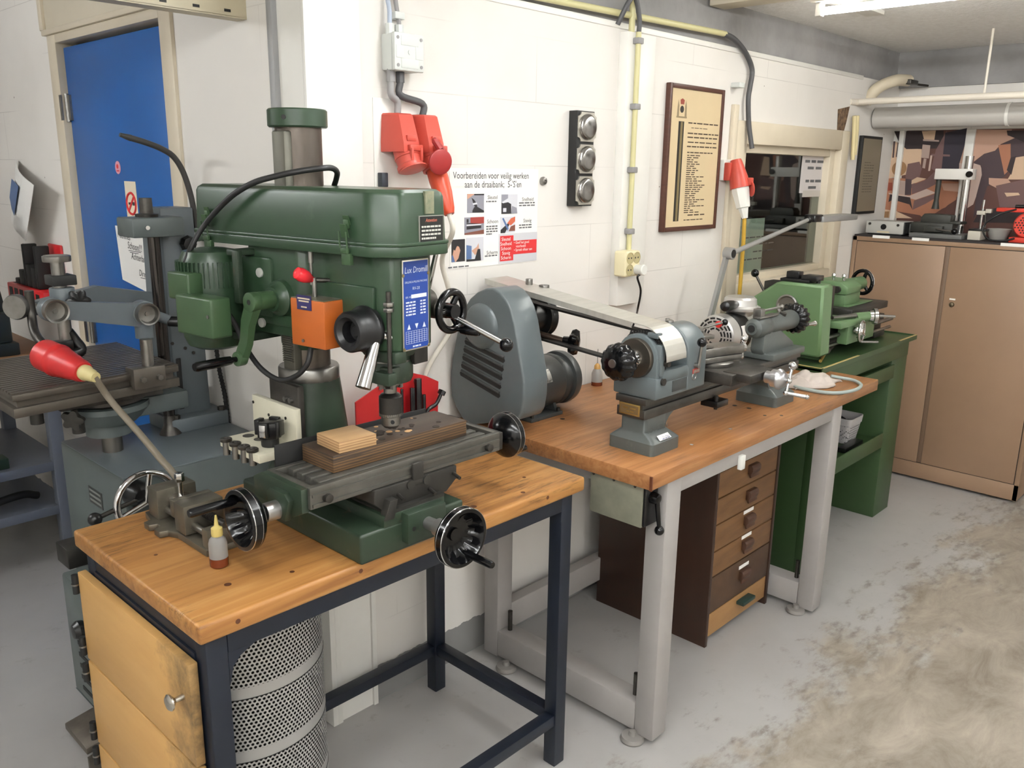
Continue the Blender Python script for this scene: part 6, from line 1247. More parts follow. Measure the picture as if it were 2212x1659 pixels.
# lathe
gl = thing('lathe', (3.7, 1.55, TZ0), 'pale green bench lathe with tall headstock cover beside the window', 'lathe')
GX = 3.25; zl = TZ0+.006
b = MB(); pts = [at(1690, 765, 'x', GX), at(1640, 730, 'x', GX), at(1625, 645, 'x', GX), at(1680, 608, 'x', GX), at(1779, 621, 'x', GX), at(1769, 777, 'x', GX)]
pts = [V((GX, 1.83, zl+.02)), V((GX, 1.83, pts[2].z-.06)), V((GX, pts[2].y+.01, pts[2].z)), V((GX, pts[3].y, pts[3].z)), V((GX, pts[4].y, pts[3].z)), V((GX, pts[5].y, zl+.02))]
yF = min(p.y for p in pts)
b.prism(pts, (.095, 0, 0), .009, seg=1); hc = b.build('headstock_cover', M_GL, gl)
q = at(1702, 660, 'x', GX-.004); b = MB().lathe([(0, .0), (.038, 0), (.044, .002), (.046, .008), (.046, .012), (.040, .014), (.034, .008), (.006, .006), (0, .006)], q, (-1,0,0), 44); dk = b.build('spindle_disc', M_STEEL, gl)
MB().cyl(q+V((-.012,0,0)), q+V((-.0135,0,0)), .007, seg=16).build('bore', M_BLACKM, dk)
b = MB().bx(3.28, 3.36, 1.475, 1.60, pts[3].z, pts[3].z+.012, .002); b.bx(3.30, 3.345, 1.53, 1.585, pts[3].z+.01, pts[3].z+.04, .004); b.bx(3.29, 3.36, 1.45, 1.515, pts[3].z+.008, pts[3].z+.030, .003); b.cyl((3.32, 1.455, pts[3].z), (3.32, 1.455, pts[3].z+.015), .009, seg=14); b.build('switch', M_BLACK, gl)
k0 = at(1631, 590, 'x', 3.34); k1 = at(1650, 625, 'x', 3.34); b = MB().cyl(k1+V((0,-.01,-.02)), k0, .0055, seg=12); b.mi = 1; b.sph(k0, .017); b.build('lever', [M_STEELD, M_BLKGL], gl)
b = MB().bx(3.38, 3.46, 1.44, 1.72, zl+.05, pts[3].z-.02, .004); b.cyl((3.46, 1.545, 1.10), (3.50, 1.545, 1.10), .05, seg=32); b.build('headstock', M_DKCAST, gl)
b = MB().bx(3.38, 4.10, 1.46, 1.50, .955, .985, .002); b.bx(3.38, 4.10, 1.58, 1.62, .955, .985, .002); b.bx(3.38, 4.10, 1.47, 1.61, .905, .955, .004); b.bx(3.98, 4.10, 1.45, 1.63, zl-.005, .91, .004); b.build('bed', M_DKCAST, gl)
b = MB().cyl((3.38, 1.425, .965), (4.10, 1.425, .965), .009, seg=14); b.cyl((3.38, 1.43, .925), (4.1, 1.43, .925), .007, seg=14); b.build('feed_rod', M_STEEL, gl)
q = at(1800, 672, 'y', 1.40); b = MB().cyl((3.42, 1.425, 1.045), (3.56, 1.39, 1.043), .008, .010, seg=14); b.sph((3.562, 1.389, 1.043), .011); b.build('gear_lever', M_STEEL, gl)
# carriage with apron, wheels
yc = 1.50; g_ = lambda px, py, y=yc: at(px, py, 'y', y)
XA, XB = g_(1826, 700, 1.40).x, g_(1882, 700, 1.40).x
zA = g_(1850, 690, 1.40).z; zB_ = g_(1850, 735, 1.40).z
b = MB().bx(XA, XB, 1.385, 1.43, max(zB_, zl+.01), zA-.012, .004); b.bx(XA-.10, XB, 1.375, 1.64, zA-.014, zA+.012, .003); b.build('carriage', M_GL, gl)
b = MB().bx(g_(1795, 680).x, g_(1872, 680).x, 1.41, 1.62, zA+.012, g_(1830, 665, 1.45).z, .003); b.build('cross_slide', M_DKCAST, gl)
zt_ = g_(1830, 665, 1.45).z; ze = g_(1840, 655, 1.48).z; zf = g_(1840, 632, 1.48).z; zg = g_(1840, 612, 1.48).z; X0, X1 = g_(1820, 640, 1.48).x, g_(1872, 640, 1.48).x
b = MB().bx(X0, X1, 1.45, 1.60, zt_, ze, .003); b.bx(X0, X0+(X1-X0)*.62, 1.47, 1.58, ze, zf, .004); b.build('top_slide', M_GL, gl)
b = MB().prism([(X0-.01, 1.60, zf), (X0-.01, 1.46, zf), (X0-.01, 1.455, zg-.01), (X0-.01, 1.49, zg+.012), (X0-.01, 1.60, zg+.016)], ((X1-X0)*.55, 0, 0), .005); b.cyl((X0+.06, 1.52, (zf+zg)/2+.004), (X1+.02, 1.52, (zf+zg)/2+.002), .030, seg=26, bev=.004); tp = b.build('tailstock', M_GL, gl)
MB().cyl((X0-.024, 1.50, (zf+zg)/2), (X0-.006, 1.50, (zf+zg)/2), .015, seg=20).build('quill', M_STEELD, tp)
wq = V((X1+.035, 1.52, (zf+zg)/2+.004)); a_ = V((1,-.25,0)).normalized(); p_ = V((0,0,1)); s_ = a_.cross(p_); R_ = .052
b = MB().tor(wq, a_, R_, .0085, 44, 10)
for k in range(3): an = math.radians(20+120*k); b.cyl(wq, wq+(p_*math.cos(an)+s_*math.sin(an))*R_, .011, .007, seg=10)
b.lathe([(0,-.02),(.015,-.02),(.016,.008),(0,.01)], wq, a_, 20); b.build('handwheel', M_BLKGL, gl)
MB().tor(wq+a_*.003, a_, R_+.0066, .0024, 44, 6).build('rim', M_CHROME, gl)
for dy in (0, -.03): MB().lathe([(0,0),(.006,0),(.006,.012),(.0095,.018),(.007,.027),(0,.029)], (X0+.03, 1.54+dy*1.5, zg+.015), (0,0,1), 14).build('oil_cap', M_CHROME, tp)
xq = at(1886, 683, 'y', 1.36); b = MB().cyl((xq.x-.10, 1.40, xq.z), (xq.x-.005, 1.372, xq.z), .020, seg=18); b.build('feed_screw_bracket', M_GL, gl)
b = MB().lathe([(0,-.015),(.024,-.015),(.026,0),(.034,.002),(.034,.016),(.024,.022),(.009,.024),(0,.024)], (xq.x, 1.362, xq.z), (.6,-.8,0), 32); b.cyl((xq.x+.015, 1.345, xq.z+.002), (xq.x+.085, 1.30, xq.z-.004), .0062, seg=12); b.build('cross_feed_wheel', M_CHROME, gl)
hq = at(1861, 716, 'y', 1.352); hq = V((hq.x, 1.352, hq.z)); b = MB().tor(hq, (.15,-1,0), .042, .0065, 44, 10)
for k in range(3): an = math.radians(90+120*k); b.cyl(hq, hq+V((math.cos(an)*.042, 0, math.sin(an)*.042)), .007, .005, seg=10)
b.lathe([(0,-.03),(.016,-.03),(.016,-.02),(.020,-.018),(.020,-.004),(.012,.008),(0,.008)], hq, (.15,-1,0), 24); b.cyl(hq+V((-.008,-.006,-.042)), hq+V((.060,-.05,-.046)), .0048, seg=10); b.build('apron_wheel', M_CHROME, gl)
# chuck key on the tray
q0, q1, q2 = at(1772, 782, 'z', TZ0+.004), at(1784, 760, 'z', TZ0+.012), at(1795, 748, 'z', TZ0+.016)
t = thing('tool_holder', q1, 'small brass tipped tool lying on the green tray in front of the lathe', 'tool')
MB().cyl(q0+V((0,0,.004)), q1, .0065, .0065, seg=12).build('shank', mat('brass rod', (176,146,76), .35, .8), t)
b = MB().cyl(q1, q1+(q2-q1)*.25, .014, seg=16); b.build('collar', M_STEEL, t); MB().cyl(q1+(q2-q1)*.25, q2, .012, .013, seg=16).build('grip', M_DKCAST, t)
# ------------------------------------------------------------------ beige cabinet and the things on it
M_BEI = mat('beige brown steel cabinet', (146,118,94), .45, var=(134,108,86), scale=2.5, amt=.5)
CX, CY0, CY1, CZ = 4.714, .915, 1.895, 1.292
t = thing('steel_cabinet', (4.93, 1.405, 0), 'low beige brown two door steel cabinet against the end wall', 'cabinet')
b = MB().bx(CX+.012, 5.14, CY0, CY1, .015, CZ, .002); b.bx(CX, CX+.02, CY0, CY0+.022, .015, CZ, .001); b.bx(CX, CX+.02, CY1-.022, CY1, .015, CZ, .001); b.bx(CX, CX+.02, CY0, CY1, CZ-.022, CZ, .001); b.bx(CX, CX+.02, CY0, CY1, .015, .098, .001); b.build('body', M_BEI, t)
MB().bx(CX+.003, CX+.0125, CY0+.022, CY1-.022, .098, CZ-.022).build('gap', M_BLACKM, t)
dm0, dm1 = 1.392, 1.414
MB().bx(CX-.002, CX+.016, dm1+.001, CY1-.0255, .1015, CZ-.0255, .0015).build('door', M_BEI, t)
dr = MB().bx(CX-.002, CX+.016, CY0+.0255, dm0-.001, .1015, CZ-.0255, .0015).build('door', M_BEI, t)
MB().bx(CX+.001, CX+.016, dm0, dm1, .1015, CZ-.0255, .001).build('centre_strip', mat('brown shade steel', (112,90,72), .5), t)
q = at(2056, 658, 'x', CX); MB().lathe([(0,0),(.013,0),(.013,.003),(.010,.008),(.004,.010),(0,.010)], (CX-.002, q.y, q.z), (-1,0,0), 24).build('lock', mat('worn brass lock', (120,110,90), .35, .9), dr)
MB().bx(CX-.0035, CX-.001, q.y-.014, q.y+.014, q.z+.024, q.z+.032).build('tag', M_PAPER, dr)
for k, (ya, yb, w) in enumerate(((1.79, 1.70, 0), (1.585, 1.50, 0), (1.165, 1.06, 0))): MB().bx(CX-.0015, CX+.001, yb, ya, CZ+.000-.004, CZ+.011).build('shelf_label', M_PAPER, t)
mt = MB().bx(CX+.002, 5.13, CY0+.005, CY1-.005, CZ+.0002, CZ+.010, .001).build('mat', mat('black rubber mat', (42,36,36), .7)); tag(mt, 'black rubber mat covering the top of the beige cabinet', 'mat')
TZ = CZ+.0102
# grey box device
t = thing('control_unit', (4.84, 1.75, TZ), 'flat grey instrument box with a round black socket on the beige cabinet', 'instrument')
M_INST = mat('light grey instrument paint', (176,174,168), .5)
b = MB().bx(4.765, 4.92, 1.655, 1.852, TZ+.008, TZ+.074, .003); b.build('body', M_INST, t)
MB().bx(4.775, 4.915, 1.649, 1.655, TZ+.008, TZ+.072, .001).build('side_panel', M_BLACKM, t)
MB().bx(4.78, 4.91, 1.665, 1.845, TZ, TZ+.008).build('base', M_BLACKM, t)
MB().cyl((4.7655, 1.757, TZ+.044), (4.762, 1.757, TZ+.044), .015, seg=24).build('socket', M_BLACK, t)
for y, z in ((1.832, .058), (1.682, .056)): MB().cyl((4.7655, y, TZ+z), (4.761, y, TZ+z), .007, seg=16).build('knob', M_STEELD, t)
MB().bx(4.7645, 4.766, 1.725, 1.79, TZ+.014, TZ+.020).build('label', mat('cream label', (206,190,150), .5), t)
# black drilling stand
t = thing('drill_stand', (4.93, 1.47, TZ), 'dark cast drill stand with chrome column and white arm on the cabinet', 'drill stand')
M_CASTD = mat('dark olive casting', (54,54,48), .5, var=(42,42,38), scale=10, amt=.6)
b = MB().bx(4.76, 4.98, 1.36, 1.62, TZ, TZ+.022, .003); b.build('base', mat('grey base plate', (96,96,94), .5), t)
b = MB().bx(4.83, 4.96, 1.43, 1.64, TZ+.022, TZ+.075, .006); b.bx(4.85, 4.96, 1.40, 1.47, TZ+.07, TZ+.085, .004); b.prism([(4.85, 1.45, TZ+.07), (4.85, 1.45, TZ+.115), (4.85, 1.50, TZ+.12), (4.85, 1.585, TZ+.12), (4.85, 1.60, TZ+.10), (4.85, 1.60, TZ+.07)], (.08, 0, 0), .004); b.build('vise', M_CASTD, t)
b = MB().bx(4.84, 4.97, 1.64, 1.70, TZ+.01, TZ+.065, .004); b.bx(4.80, 4.83, 1.47, 1.56, TZ+.03, TZ+.06, .002); b.build('vise_jaw', M_CASTD, t)
MB().cyl((4.95, 1.428, TZ+.02), (4.95, 1.428, 1.72), .021, seg=24).build('column', M_CHROME, t)
b = MB().bx(4.915, 4.985, 1.395, 1.58, 1.60, 1.655, .003); b.build('arm', mat('white lacquer', (224,220,214), .4), t)
MB().cyl((4.915, 1.408, 1.628), (4.902, 1.408, 1.628), .016, seg=18).build('knob', M_BLKGL, t)
b = MB().cyl((4.95, 1.565, 1.48), (4.95, 1.565, 1.60), .012, .014, seg=18); b.cyl((4.95, 1.565, 1.445), (4.95, 1.565, 1.49), .020, .012, seg=18); b.build('spindle', M_CASTD, t)
b = MB().cyl((4.80, 1.50, TZ+.045), (4.72+.03, 1.40, TZ+.040), .0045, seg=12); b.mi = 1; b.sph((4.752, 1.396, TZ+.040), .015); b.build('vise_handle', [M_STEEL, M_BLKGL], t)
# dial gauge stand
t = thing('gauge_stand', (4.9, 1.30, TZ), 'small chrome gauge stand right of the drill stand on the cabinet', 'gauge stand')
MB().bx(4.80, 4.90, 1.285, 1.345, TZ, TZ+.045, .003).build('base', mat('cream gauge base', (196,190,176), .5), t); MB().bx(4.82, 4.90, 1.27, 1.35, TZ+.045, TZ+.055, .003).build('switch', M_BLACK, t)
MB().cyl((4.88, 1.312, TZ+.05), (4.88, 1.312, TZ+.20), .007, seg=14).build('post', M_CHROME, t); MB().cyl((4.88, 1.290, TZ+.06), (4.88, 1.296, TZ+.13), .005, seg=12).build('post', M_STEELD, t)
b = MB().bx(4.865, 4.895, 1.295, 1.335, TZ+.125, TZ+.145, .002); b.bx(4.865, 4.895, 1.268, 1.295, TZ+.135, TZ+.155, .002); b.build('clamp', mat('cream gauge base', (196,190,176)), t)
# white bowl
t = tag(MB().lathe([(0, 0), (.035, 0), (.040, .004), (.058, .055), (.056, .056), (.038, .008), (0, .006)], (4.93, 1.235, TZ), (0,0,1), 36).build('bowl', mat('pale enamel bowl', (170,166,160), .4)), 'pale bowl between the gauge stand and the red pump', 'bowl')
# red pump with cable
t = thing('pump', (4.9, 1.13, TZ), 'red motor pump at the right end on top of the cabinet', 'pump')
M_PRED = mat('red pump paint', (206,62,46), .4)
MB().bx(4.80, 4.98, 1.02, 1.155, TZ, TZ+.025, .003).build('base', M_PRED, t)
b = MB().lathe([(0, 4.80), (.055, 4.80), (.062, 4.81), (.062, 4.95), (.05, 4.96), (0, 4.96)], (0, 1.085, TZ+.085), (1,0,0), 36); b.build('body', M_PRED, t)
b = MB()
for i in range(-3, 4):
    for j in range(-3, 4):
        if i*i+j*j < 11: b.cyl((4.7995, 1.085+i*.014+(.007 if j % 2 else 0), TZ+.085+j*.012), (4.802, 1.085+i*.014+(.007 if j % 2 else 0), TZ+.085+j*.012), .0042, seg=8)
b.build('grille_holes', M_BLACKM, t)
MB().bx(4.84, 4.93, 1.01, 1.24, TZ+.145, TZ+.165, .004).build('handle', M_PRED, t); MB().cyl((4.86, 1.05, TZ+.175), (4.86, 1.16, TZ+.172), .010, seg=12).build('grip', M_BLACK, t)
pts = [V((4.84, 1.15, TZ+.16)), V((4.80, 1.22, TZ+.13)), V((4.79, 1.275, TZ+.07)), V((4.77, 1.24, TZ+.012)), V((4.77, 1.17, TZ+.008)), V((4.80, 1.13, TZ+.02))]
MB().tube(pts, .0045).build('cord', M_BLACK, t)
# ------------------------------------------------------------------ mural photo, pipes and brackets on the end wall
RX = XR-.001
t = thing('mural', (RX, 1.4, 1.33), 'large brown toned photo mural of a drill and vise on the end wall', 'mural')
MY0, MY1, MZ0, MZ1 = .35, 1.83, 1.30, 1.862
Q = lambda px, py, d=.004: at(px, py, 'x', RX-d)
MB().bx(RX-.004, RX, MY0, MY1, MZ0, MZ1).build('board', pic('mural brown', (92,58,50)), t)
cols = {'wood': (168,112,84), 'cream': (206,176,148), 'dark': (46,34,36), 'purple': (70,54,58), 'navy': (42,36,48), 'steel': (170,148,138), 'brass': (150,112,76), 'red': (140,66,46), 'skin': (186,148,128), 'mauve': (112,84,82), 'pale': (196,172,160)}
cm = [pic('mural '+k, v) for k, v in cols.items()]; ck_ = list(cols)
def M2(pts): return [(1840+x/5.946, 270+y/5.946) for x, y in pts]
shp = [('cream', [(490,230),(560,210),(700,300),(900,310),(880,600),(450,690)]), ('dark', [(545,80),(1180,70),(1180,300),(700,310),(600,210)]), ('purple', [(490,210),(520,210),(505,280),(490,270)]), ('purple', [(535,210),(560,210),(540,420),(520,420)]), ('purple', [(590,220),(630,260),(605,420),(565,410)]), ('mauve', [(1080,320),(1220,70),(1200,560),(1080,600),(1020,560)]), ('navy', [(1200,100),(1480,40),(1440,600),(1150,600)]), ('mauve', [(1020,370),(1260,380),(1260,405),(1020,400)]), ('cream', [(900,80),(1080,70),(1060,190),(930,190)]), ('steel', [(910,250),(1010,260),(990,430),(890,420)]), ('steel', [(925,430),(960,435),(940,560),(905,550)]), ('pale', [(1010,390),(1035,390),(1005,590),(980,590)]), ('steel', [(915,180),(1120,195),(1120,215),(915,205)]), ('cream', [(800,315),(890,320),(870,400),(780,410)]),
 ('wood', [(430,690),(560,680),(1390,730),(1340,960),(1000,1180),(400,1080),(420,900)]), ('red', [(430,740),(520,740),(520,840),(425,850)]), ('mauve', [(720,500),(870,470),(900,560),(870,670),(700,900),(690,650)]), ('steel', [(530,700),(690,720),(680,900),(520,870)]), ('purple', [(690,690),(770,700),(760,900),(680,900)]), ('cream', [(770,710),(840,670),(960,690),(830,740),(765,760)]), ('mauve', [(770,770),(960,700),(1060,600),(1080,760),(940,830),(770,890)]), ('pale', [(470,870),(740,910),(960,820),(1080,870),(820,960),(700,930),(480,890)]), ('dark', [(490,890),(750,930),(780,1090),(740,1020),(530,960),(470,990)]), ('mauve', [(800,970),(1080,880),(1060,960),(780,1090)]), ('skin', [(1150,750),(1400,750),(1380,860),(1180,840)]), ('wood', [(1170,880),(1400,880),(1200,1060),(900,1180),(800,1100)]), ('cream', [(400,1080),(600,1120),(780,1200),(380,1190)]), ('brass', [(390,1110),(480,1110),(470,1190),(385,1190)]),
 ('skin', [(1560,60),(2060,60),(1990,160),(1840,330),(1700,370),(1540,490),(1380,500),(1480,160)]), ('pale', [(1380,490),(1640,490),(1680,600),(1640,800),(1560,1020),(1400,1120),(1360,1000)]), ('purple', [(1700,370),(1840,330),(2060,140),(2212,140),(2212,420),(2100,420),(1980,650),(1740,790),(1640,1100),(1560,1200),(1600,900),(1670,640),(1660,520),(1560,490)]), ('skin', [(1850,200),(2060,120),(2110,160),(1880,260)]), ('dark', [(1990,70),(2212,70),(2212,220),(2100,170),(2000,130)]), ('wood', [(1880,260),(2040,240),(2040,560),(1960,640)]), ('cream', [(2090,420),(2212,400),(2212,700),(2000,700),(2060,600)]), ('dark', [(2040,420),(2110,400),(2050,640),(1990,580)]), ('skin', [(1760,680),(2000,690),(2060,760),(1900,830),(1760,760)]), ('mauve', [(1850,780),(2212,700),(2212,1080),(1900,1060)]), ('cream', [(1960,870),(2140,870),(2160,900),(1990,920)]), ('dark', [(1640,1100),(1900,1060),(2212,1100),(2212,1260),(1560,1250)])]
b = MB()
for k, (c, pts) in enumerate(shp): b.mi = ck_.index(c); b.poly([Q(px, py, .0042+.00006*k) for px, py in M2(pts)])
c = Q(*M2([(610, 560)])[0], .0042); b.mi = ck_.index('brass'); b.cyl((RX-.0046, c.y, c.z), (RX-.0042-.00006*60, c.y, c.z), .040, seg=36)
b.build('picture', cm, t)
struct(MB().bx(RX-.03, RX, 1.835, 1.862, 1.20, 1.862, .004).build('trim_11', M_WHITE))
q = at(2093, 322, 'x', RX-.02); struct(MB().bx(RX-.03, RX-.006, q.y-.022, q.y+.022, 1.30, 1.862, .003).build('trim_12', M_WHITE))
# pipes
t = thing('pipe', (4.80, .6, 1.93), 'thick grey white pipe running along the end wall above the mural', 'pipe')
pc2 = V((4.86, 1.86, 1.935)); 
b = MB().cyl((4.83, 1.89, 1.915), (4.83, -1.5, 1.915), .055, seg=32); b.build('body', mat('pale pipe paint', (186,182,176), .45), t)
for y in (1.25, -.2): MB().lathe([(.0555, 0), (.0575, 0), (.0575, .014), (.0555, .014)], (4.83, y, 1.915), (0,-1,0), 32).build('bracket', M_WHITE, t)
y0 = 1.85; zz_ = at(1864, 219, 'y', 1.85); 
t = thing('pipe', (zz_.x, .6, zz_.z), 'thin white pipe running along the end wall above the thick pipe', 'pipe')
MB().tube([V((4.50, 1.905, zz_.z-.002)), V((4.62, 1.87, zz_.z)), V((zz_.x+.02, 1.80, zz_.z)), V((zz_.x+.02, .5, zz_.z)), V((zz_.x+.02, -1.5, zz_.z))], .016, seg=16, n=4).build('body', mat('cream white pipe paint', (222,214,200), .45), t)
q = at(2125, 210, 'x', zz_.x+.02); MB().cyl((zz_.x+.02, q.y, zz_.z+.014), (zz_.x+.02, q.y, ZC), .006, seg=12).build('hanger_rod', mat('cream white pipe paint', (222,214,200)), t)
# old wall opening with a pipe elbow in the corner
t = thing('pipe_elbow', (4.75, 1.87, 2.0), 'cream pipe elbow vanishing into the broken corner of the wall', 'pipe')
b = MB().tube([V((4.72, 1.91, 1.99)), V((4.73, 1.86, 2.06)), V((4.80, 1.80, 2.10)), V((4.93, 1.78, 2.11))], .030, seg=18); b.build('body', mat('cream elbow', (206,194,170), .5), t)
b = MB().bx(4.86, 4.97, 1.74, 1.80, 2.085, 2.11, .004); b.cyl((4.97, 1.77, 2.095), (5.06, 1.72, 2.09), .006, seg=10); b.build('bracket', M_STEELD, t)
q = [at(px, py, 'y', WY-.001) for px, py in ((1810, 236), (1835, 230), (1828, 262), (1822, 284), (1808, 284))]
b = MB().prism(q, (0, -.002, 0)); o = b.build('wall_hole', mat('broken rubble', (70,56,46), .9, var=(150,120,90), scale=40, amt=.8, bump=.8)); struct(o)
t = thing('cable_bundle', at(1850, 300, 'y', WY), 'yellowed cable bundle hanging beside the black framed document', 'cable')
for k, dx in enumerate((0, .022)): MB().tube([at(1846+k*6, 250, 'y', WY-.03), at(1845+k*5, 290, 'y', WY-.03), at(1842+k*4, 345-10*k, 'y', WY-.03)], .011, seg=10).build('strand', mat('yellowed cable', (214,200,154), .5), t)
# ------------------------------------------------------------------ blue grey engraving machine behind the pine bench
M_BG = mat('blue grey machine paint', (98,106,110), .38, var=(86,93,97), scale=3, amt=.5)
M_BG2 = mat('green grey machine paint', (88,96,95), .42, var=(74,81,80), scale=4, amt=.6)
M_TBL = mat('ground table steel', (102,96,88), .4, .6, var=(80,75,69), scale=8, amt=.6)
BT = .84
FL = at(265, 1037, 'z', BT)
t = thing('engraving_machine', (1.0, 2.35, 0), 'blue grey pantograph engraving machine with grooved steel table beside the blue door', 'machine')
t_em = t
bx0, by0, bx1, by1 = FL.x, FL.y, 1.235, 2.545
b = MB().bx(bx0, bx1, by0, by1, .05, BT, .006); b.bx(bx0+.03, bx1-.02, by0+.03, by1-.03, 0, .05); base = b.build('base', M_BG2, t)
MB().bx(bx0+.002, bx1, by0, by1-.002, BT-.001, BT+.003, .001).build('top_plate', M_BG, t)
q = at(207, 1075, 'x', bx0-.001); b = MB().bx(bx0-.002, bx0, q.y-.045, q.y+.045, q.z-.024, q.z+.024); b.mi = 1
for k in range(3): b.bx(bx0-.0026, bx0-.0018, q.y-.038, q.y+.038, q.z-.016+k*.014, q.z-.010+k*.014)
b.build('rating_plate', [mat('dark nameplate', (60,62,60), .4), mat('nameplate lines', (120,122,118), .4)], base)
# louvred motor box, black block, knob, pedal on the left side
b = MB().bx(.70, bx0, 2.20, 2.36, .17, .53, .008); b.prism([(.70, 2.24, .17), (.70, 2.36, .17), (.74, 2.36, .10), (.74, 2.24, .10)], (.06, 0, 0)); mb_ = b.build('motor_box', M_BG2, t)
b = MB()
for k in range(6): b.bx(.6985, .701, 2.205, 2.29, .20+k*.035, .212+k*.035)
b.build('louvres', M_BLACKM, mb_)
MB().bx(.74, bx0, 2.42, 2.51, .50, .56, .004).build('stop_block', M_DKCAST, t)
q = at(163, 1364, 'x', .66); b = MB().lathe([(0, 0), (.018, 0), (.024, .010), (.026, .022), (.018, .034), (0, .036)], q+V((.028, 0, 0)), (-1,0,0), 20); b.cyl(q+V((.02,0,0)), (.705, q.y, q.z), .010, seg=14); b.build('knob', M_BLACK, t)
b = MB().prism([(.66, 2.20, .055), (.66, 2.36, .055), (.78, 2.36, .075), (.78, 2.20, .075)], (0, 0, .02), .003); b.prism([(.66, 2.19, .0), (.78, 2.19, .0), (.78, 2.19, .07), (.66, 2.19, .05)], (0, .01, 0)); b.bx(.70, .82, 2.25, 2.31, 0, .06); b.build('foot_pedal', mat('worn pedal casting', (110,102,92), .5, .4, var=(80,74,66), scale=18, amt=.8), t)
# front handwheel and lever
q = at(318, 1085, 'y', by0-.06); b = MB().tor(q, (0,-1,.1), .075, .009, 48, 12)
for k in range(3): a = math.radians(80+120*k); b.cyl(q, q+V((.075*math.cos(a), 0, .075*math.sin(a))), .008, seg=10)
b.build('handwheel', M_CHROME, t)
c = at(298, 1068, 'y', by0-.02); MB().lathe([(0, 0), (.034, 0), (.032, .03), (.02, .05), (0, .055)], V((c.x, by0, c.z)), LF, 28).build('hub', M_BLACK, t)
e = at(205, 1122, 'y', by0-.05); b = MB().cyl(V((c.x, by0-.045, c.z)), e, .006, seg=12); b.mi = 1; b.sph(e, .017); b.build('lever', [M_STEELD, M_BLACK], t)
# column with foot, slot and top bracket
cy = 2.43; c0 = at(368, 640, 'y', cy); c1 = at(478, 900, 'y', cy); cx0, cx1 = 1.075, 1.205
b = MB().prism([(cx0+.02, cy, BT), (cx1, cy, BT), (cx1-.01, cy, 1.50), (cx0+.02, cy, 1.50)], (0, .10, 0), .006); b.prism([(cx0-.01, cy+.02, BT), (cx0+.02, cy+.0, BT), (cx0+.02, cy, 1.50), (cx0+.005, cy+.02, 1.50)], (0, .07, 0)); b.bx(cx0-.02, cx1+.03, cy-.05, cy+.11, BT+.002, BT+.045, .004); col = b.build('column', M_BG, t)
MB().bx(cx0+.028, cx0+.046, cy-.0015, cy+.01, .90, 1.06, .004).build('slot', M_BLACKM, col)
for x in (cx0+.0, cx1+.015): MB().cyl((x, cy-.035, BT+.045), (x, cy-.035, BT+.056), .012, seg=6).build('bolt', M_STEELD, col)
for px, py in ((372, 742), (400, 752), (418, 762)): q = at(px, py, 'y', cy); MB().cyl((q.x, cy+.004, q.z), (q.x, cy-.002, q.z), .005, seg=12).build('bolt', M_DKCAST, col)
r0 = at(332, 520, 'y', cy-.03); rx = r0.x
b = MB().bx(at(285, 500, 'y', cy-.08).x, cx0+.05, cy-.085, cy+.02, 1.425, 1.478, .006); b.build('top_bracket', M_BG2, t)
MB().cyl((rx, cy-.03, BT), (rx, cy-.03, 1.425), .0165, seg=24).build('rod', mat('dark polished rod', (72,68,66), .22, .95), t)
q = at(317, 468, 'y', cy-.03); b = MB().lathe([(0, 1.478), (.030, 1.478), (.031, 1.486), (.018, 1.488), (.017, 1.53), (0, 1.53)], (q.x, cy-.03, 0), (0,0,1), 28); b.build('rod_cap', M_STEELD, t)
q = at(406, 527, 'y', cy-.01); MB().lathe([(0,0),(.022,0),(.026,.012),(.020,.026),(0,.03)], V((q.x, cy, q.z)), LF, 8).build('clamp_knob', M_BLACK, t)
MB().cyl((rx-.04, cy-.084, 1.452), (rx-.04, cy-.092, 1.452), .006, seg=12).build('screw', M_CHROME, t)
# coolant goose neck
yg = 2.47; gp = [at(px, py, 'y', yg) for px, py in ((432, 520), (424, 490), (414, 430), (397, 375), (376, 340), (350, 322), (315, 308), (282, 298))]
b = MB().tube(gp, .0085, seg=12); d = (gp[-1]-gp[-2]).normalized(); b.cyl(gp[-1], gp[-1]+d*.03, .0095, .0055, seg=14); b.build('gooseneck', mat('dark grey gooseneck', (58,56,54), .45), t)
# pantograph arm with two knobs
ya = 2.30; k1, k2 = at(120, 672, 'y', ya), at(318, 678, 'y', ya)
b = MB(); up = V((0,0,1)); d = (k2-k1).normalized()
b.loft([[k1+V((0,.012,.024)), k1+V((0,.012,-.020)), k1+V((0,.04,-.020)), k1+V((0,.04,.024))], [k2+V((0,.012,.026)), k2+V((0,.012,-.040)), k2+V((0,.04,-.040)), k2+V((0,.04,.026))]])
b.cyl(k1+V((0,.010,0)), k1+V((0,.045,0)), .031, seg=32, bev=.002); b.cyl(k2+V((0,.010,0)), k2+V((0,.045,0)), .034, seg=32, bev=.002); b.cyl(k2+V((0,.03,-.03)), k2+V((0,.03,-.07)), .024, seg=24); b.build('pantograph_arm', M_BG, t)
for k in (k1, k2): MB().lathe([(.0, .002), (.006, .002), (.006, -.002), (.022, .0), (.026, .012), (.030, .013), (.030, -.012), (0, -.012)], k, LF, 40).build('arm_knob', M_STEEL, t)
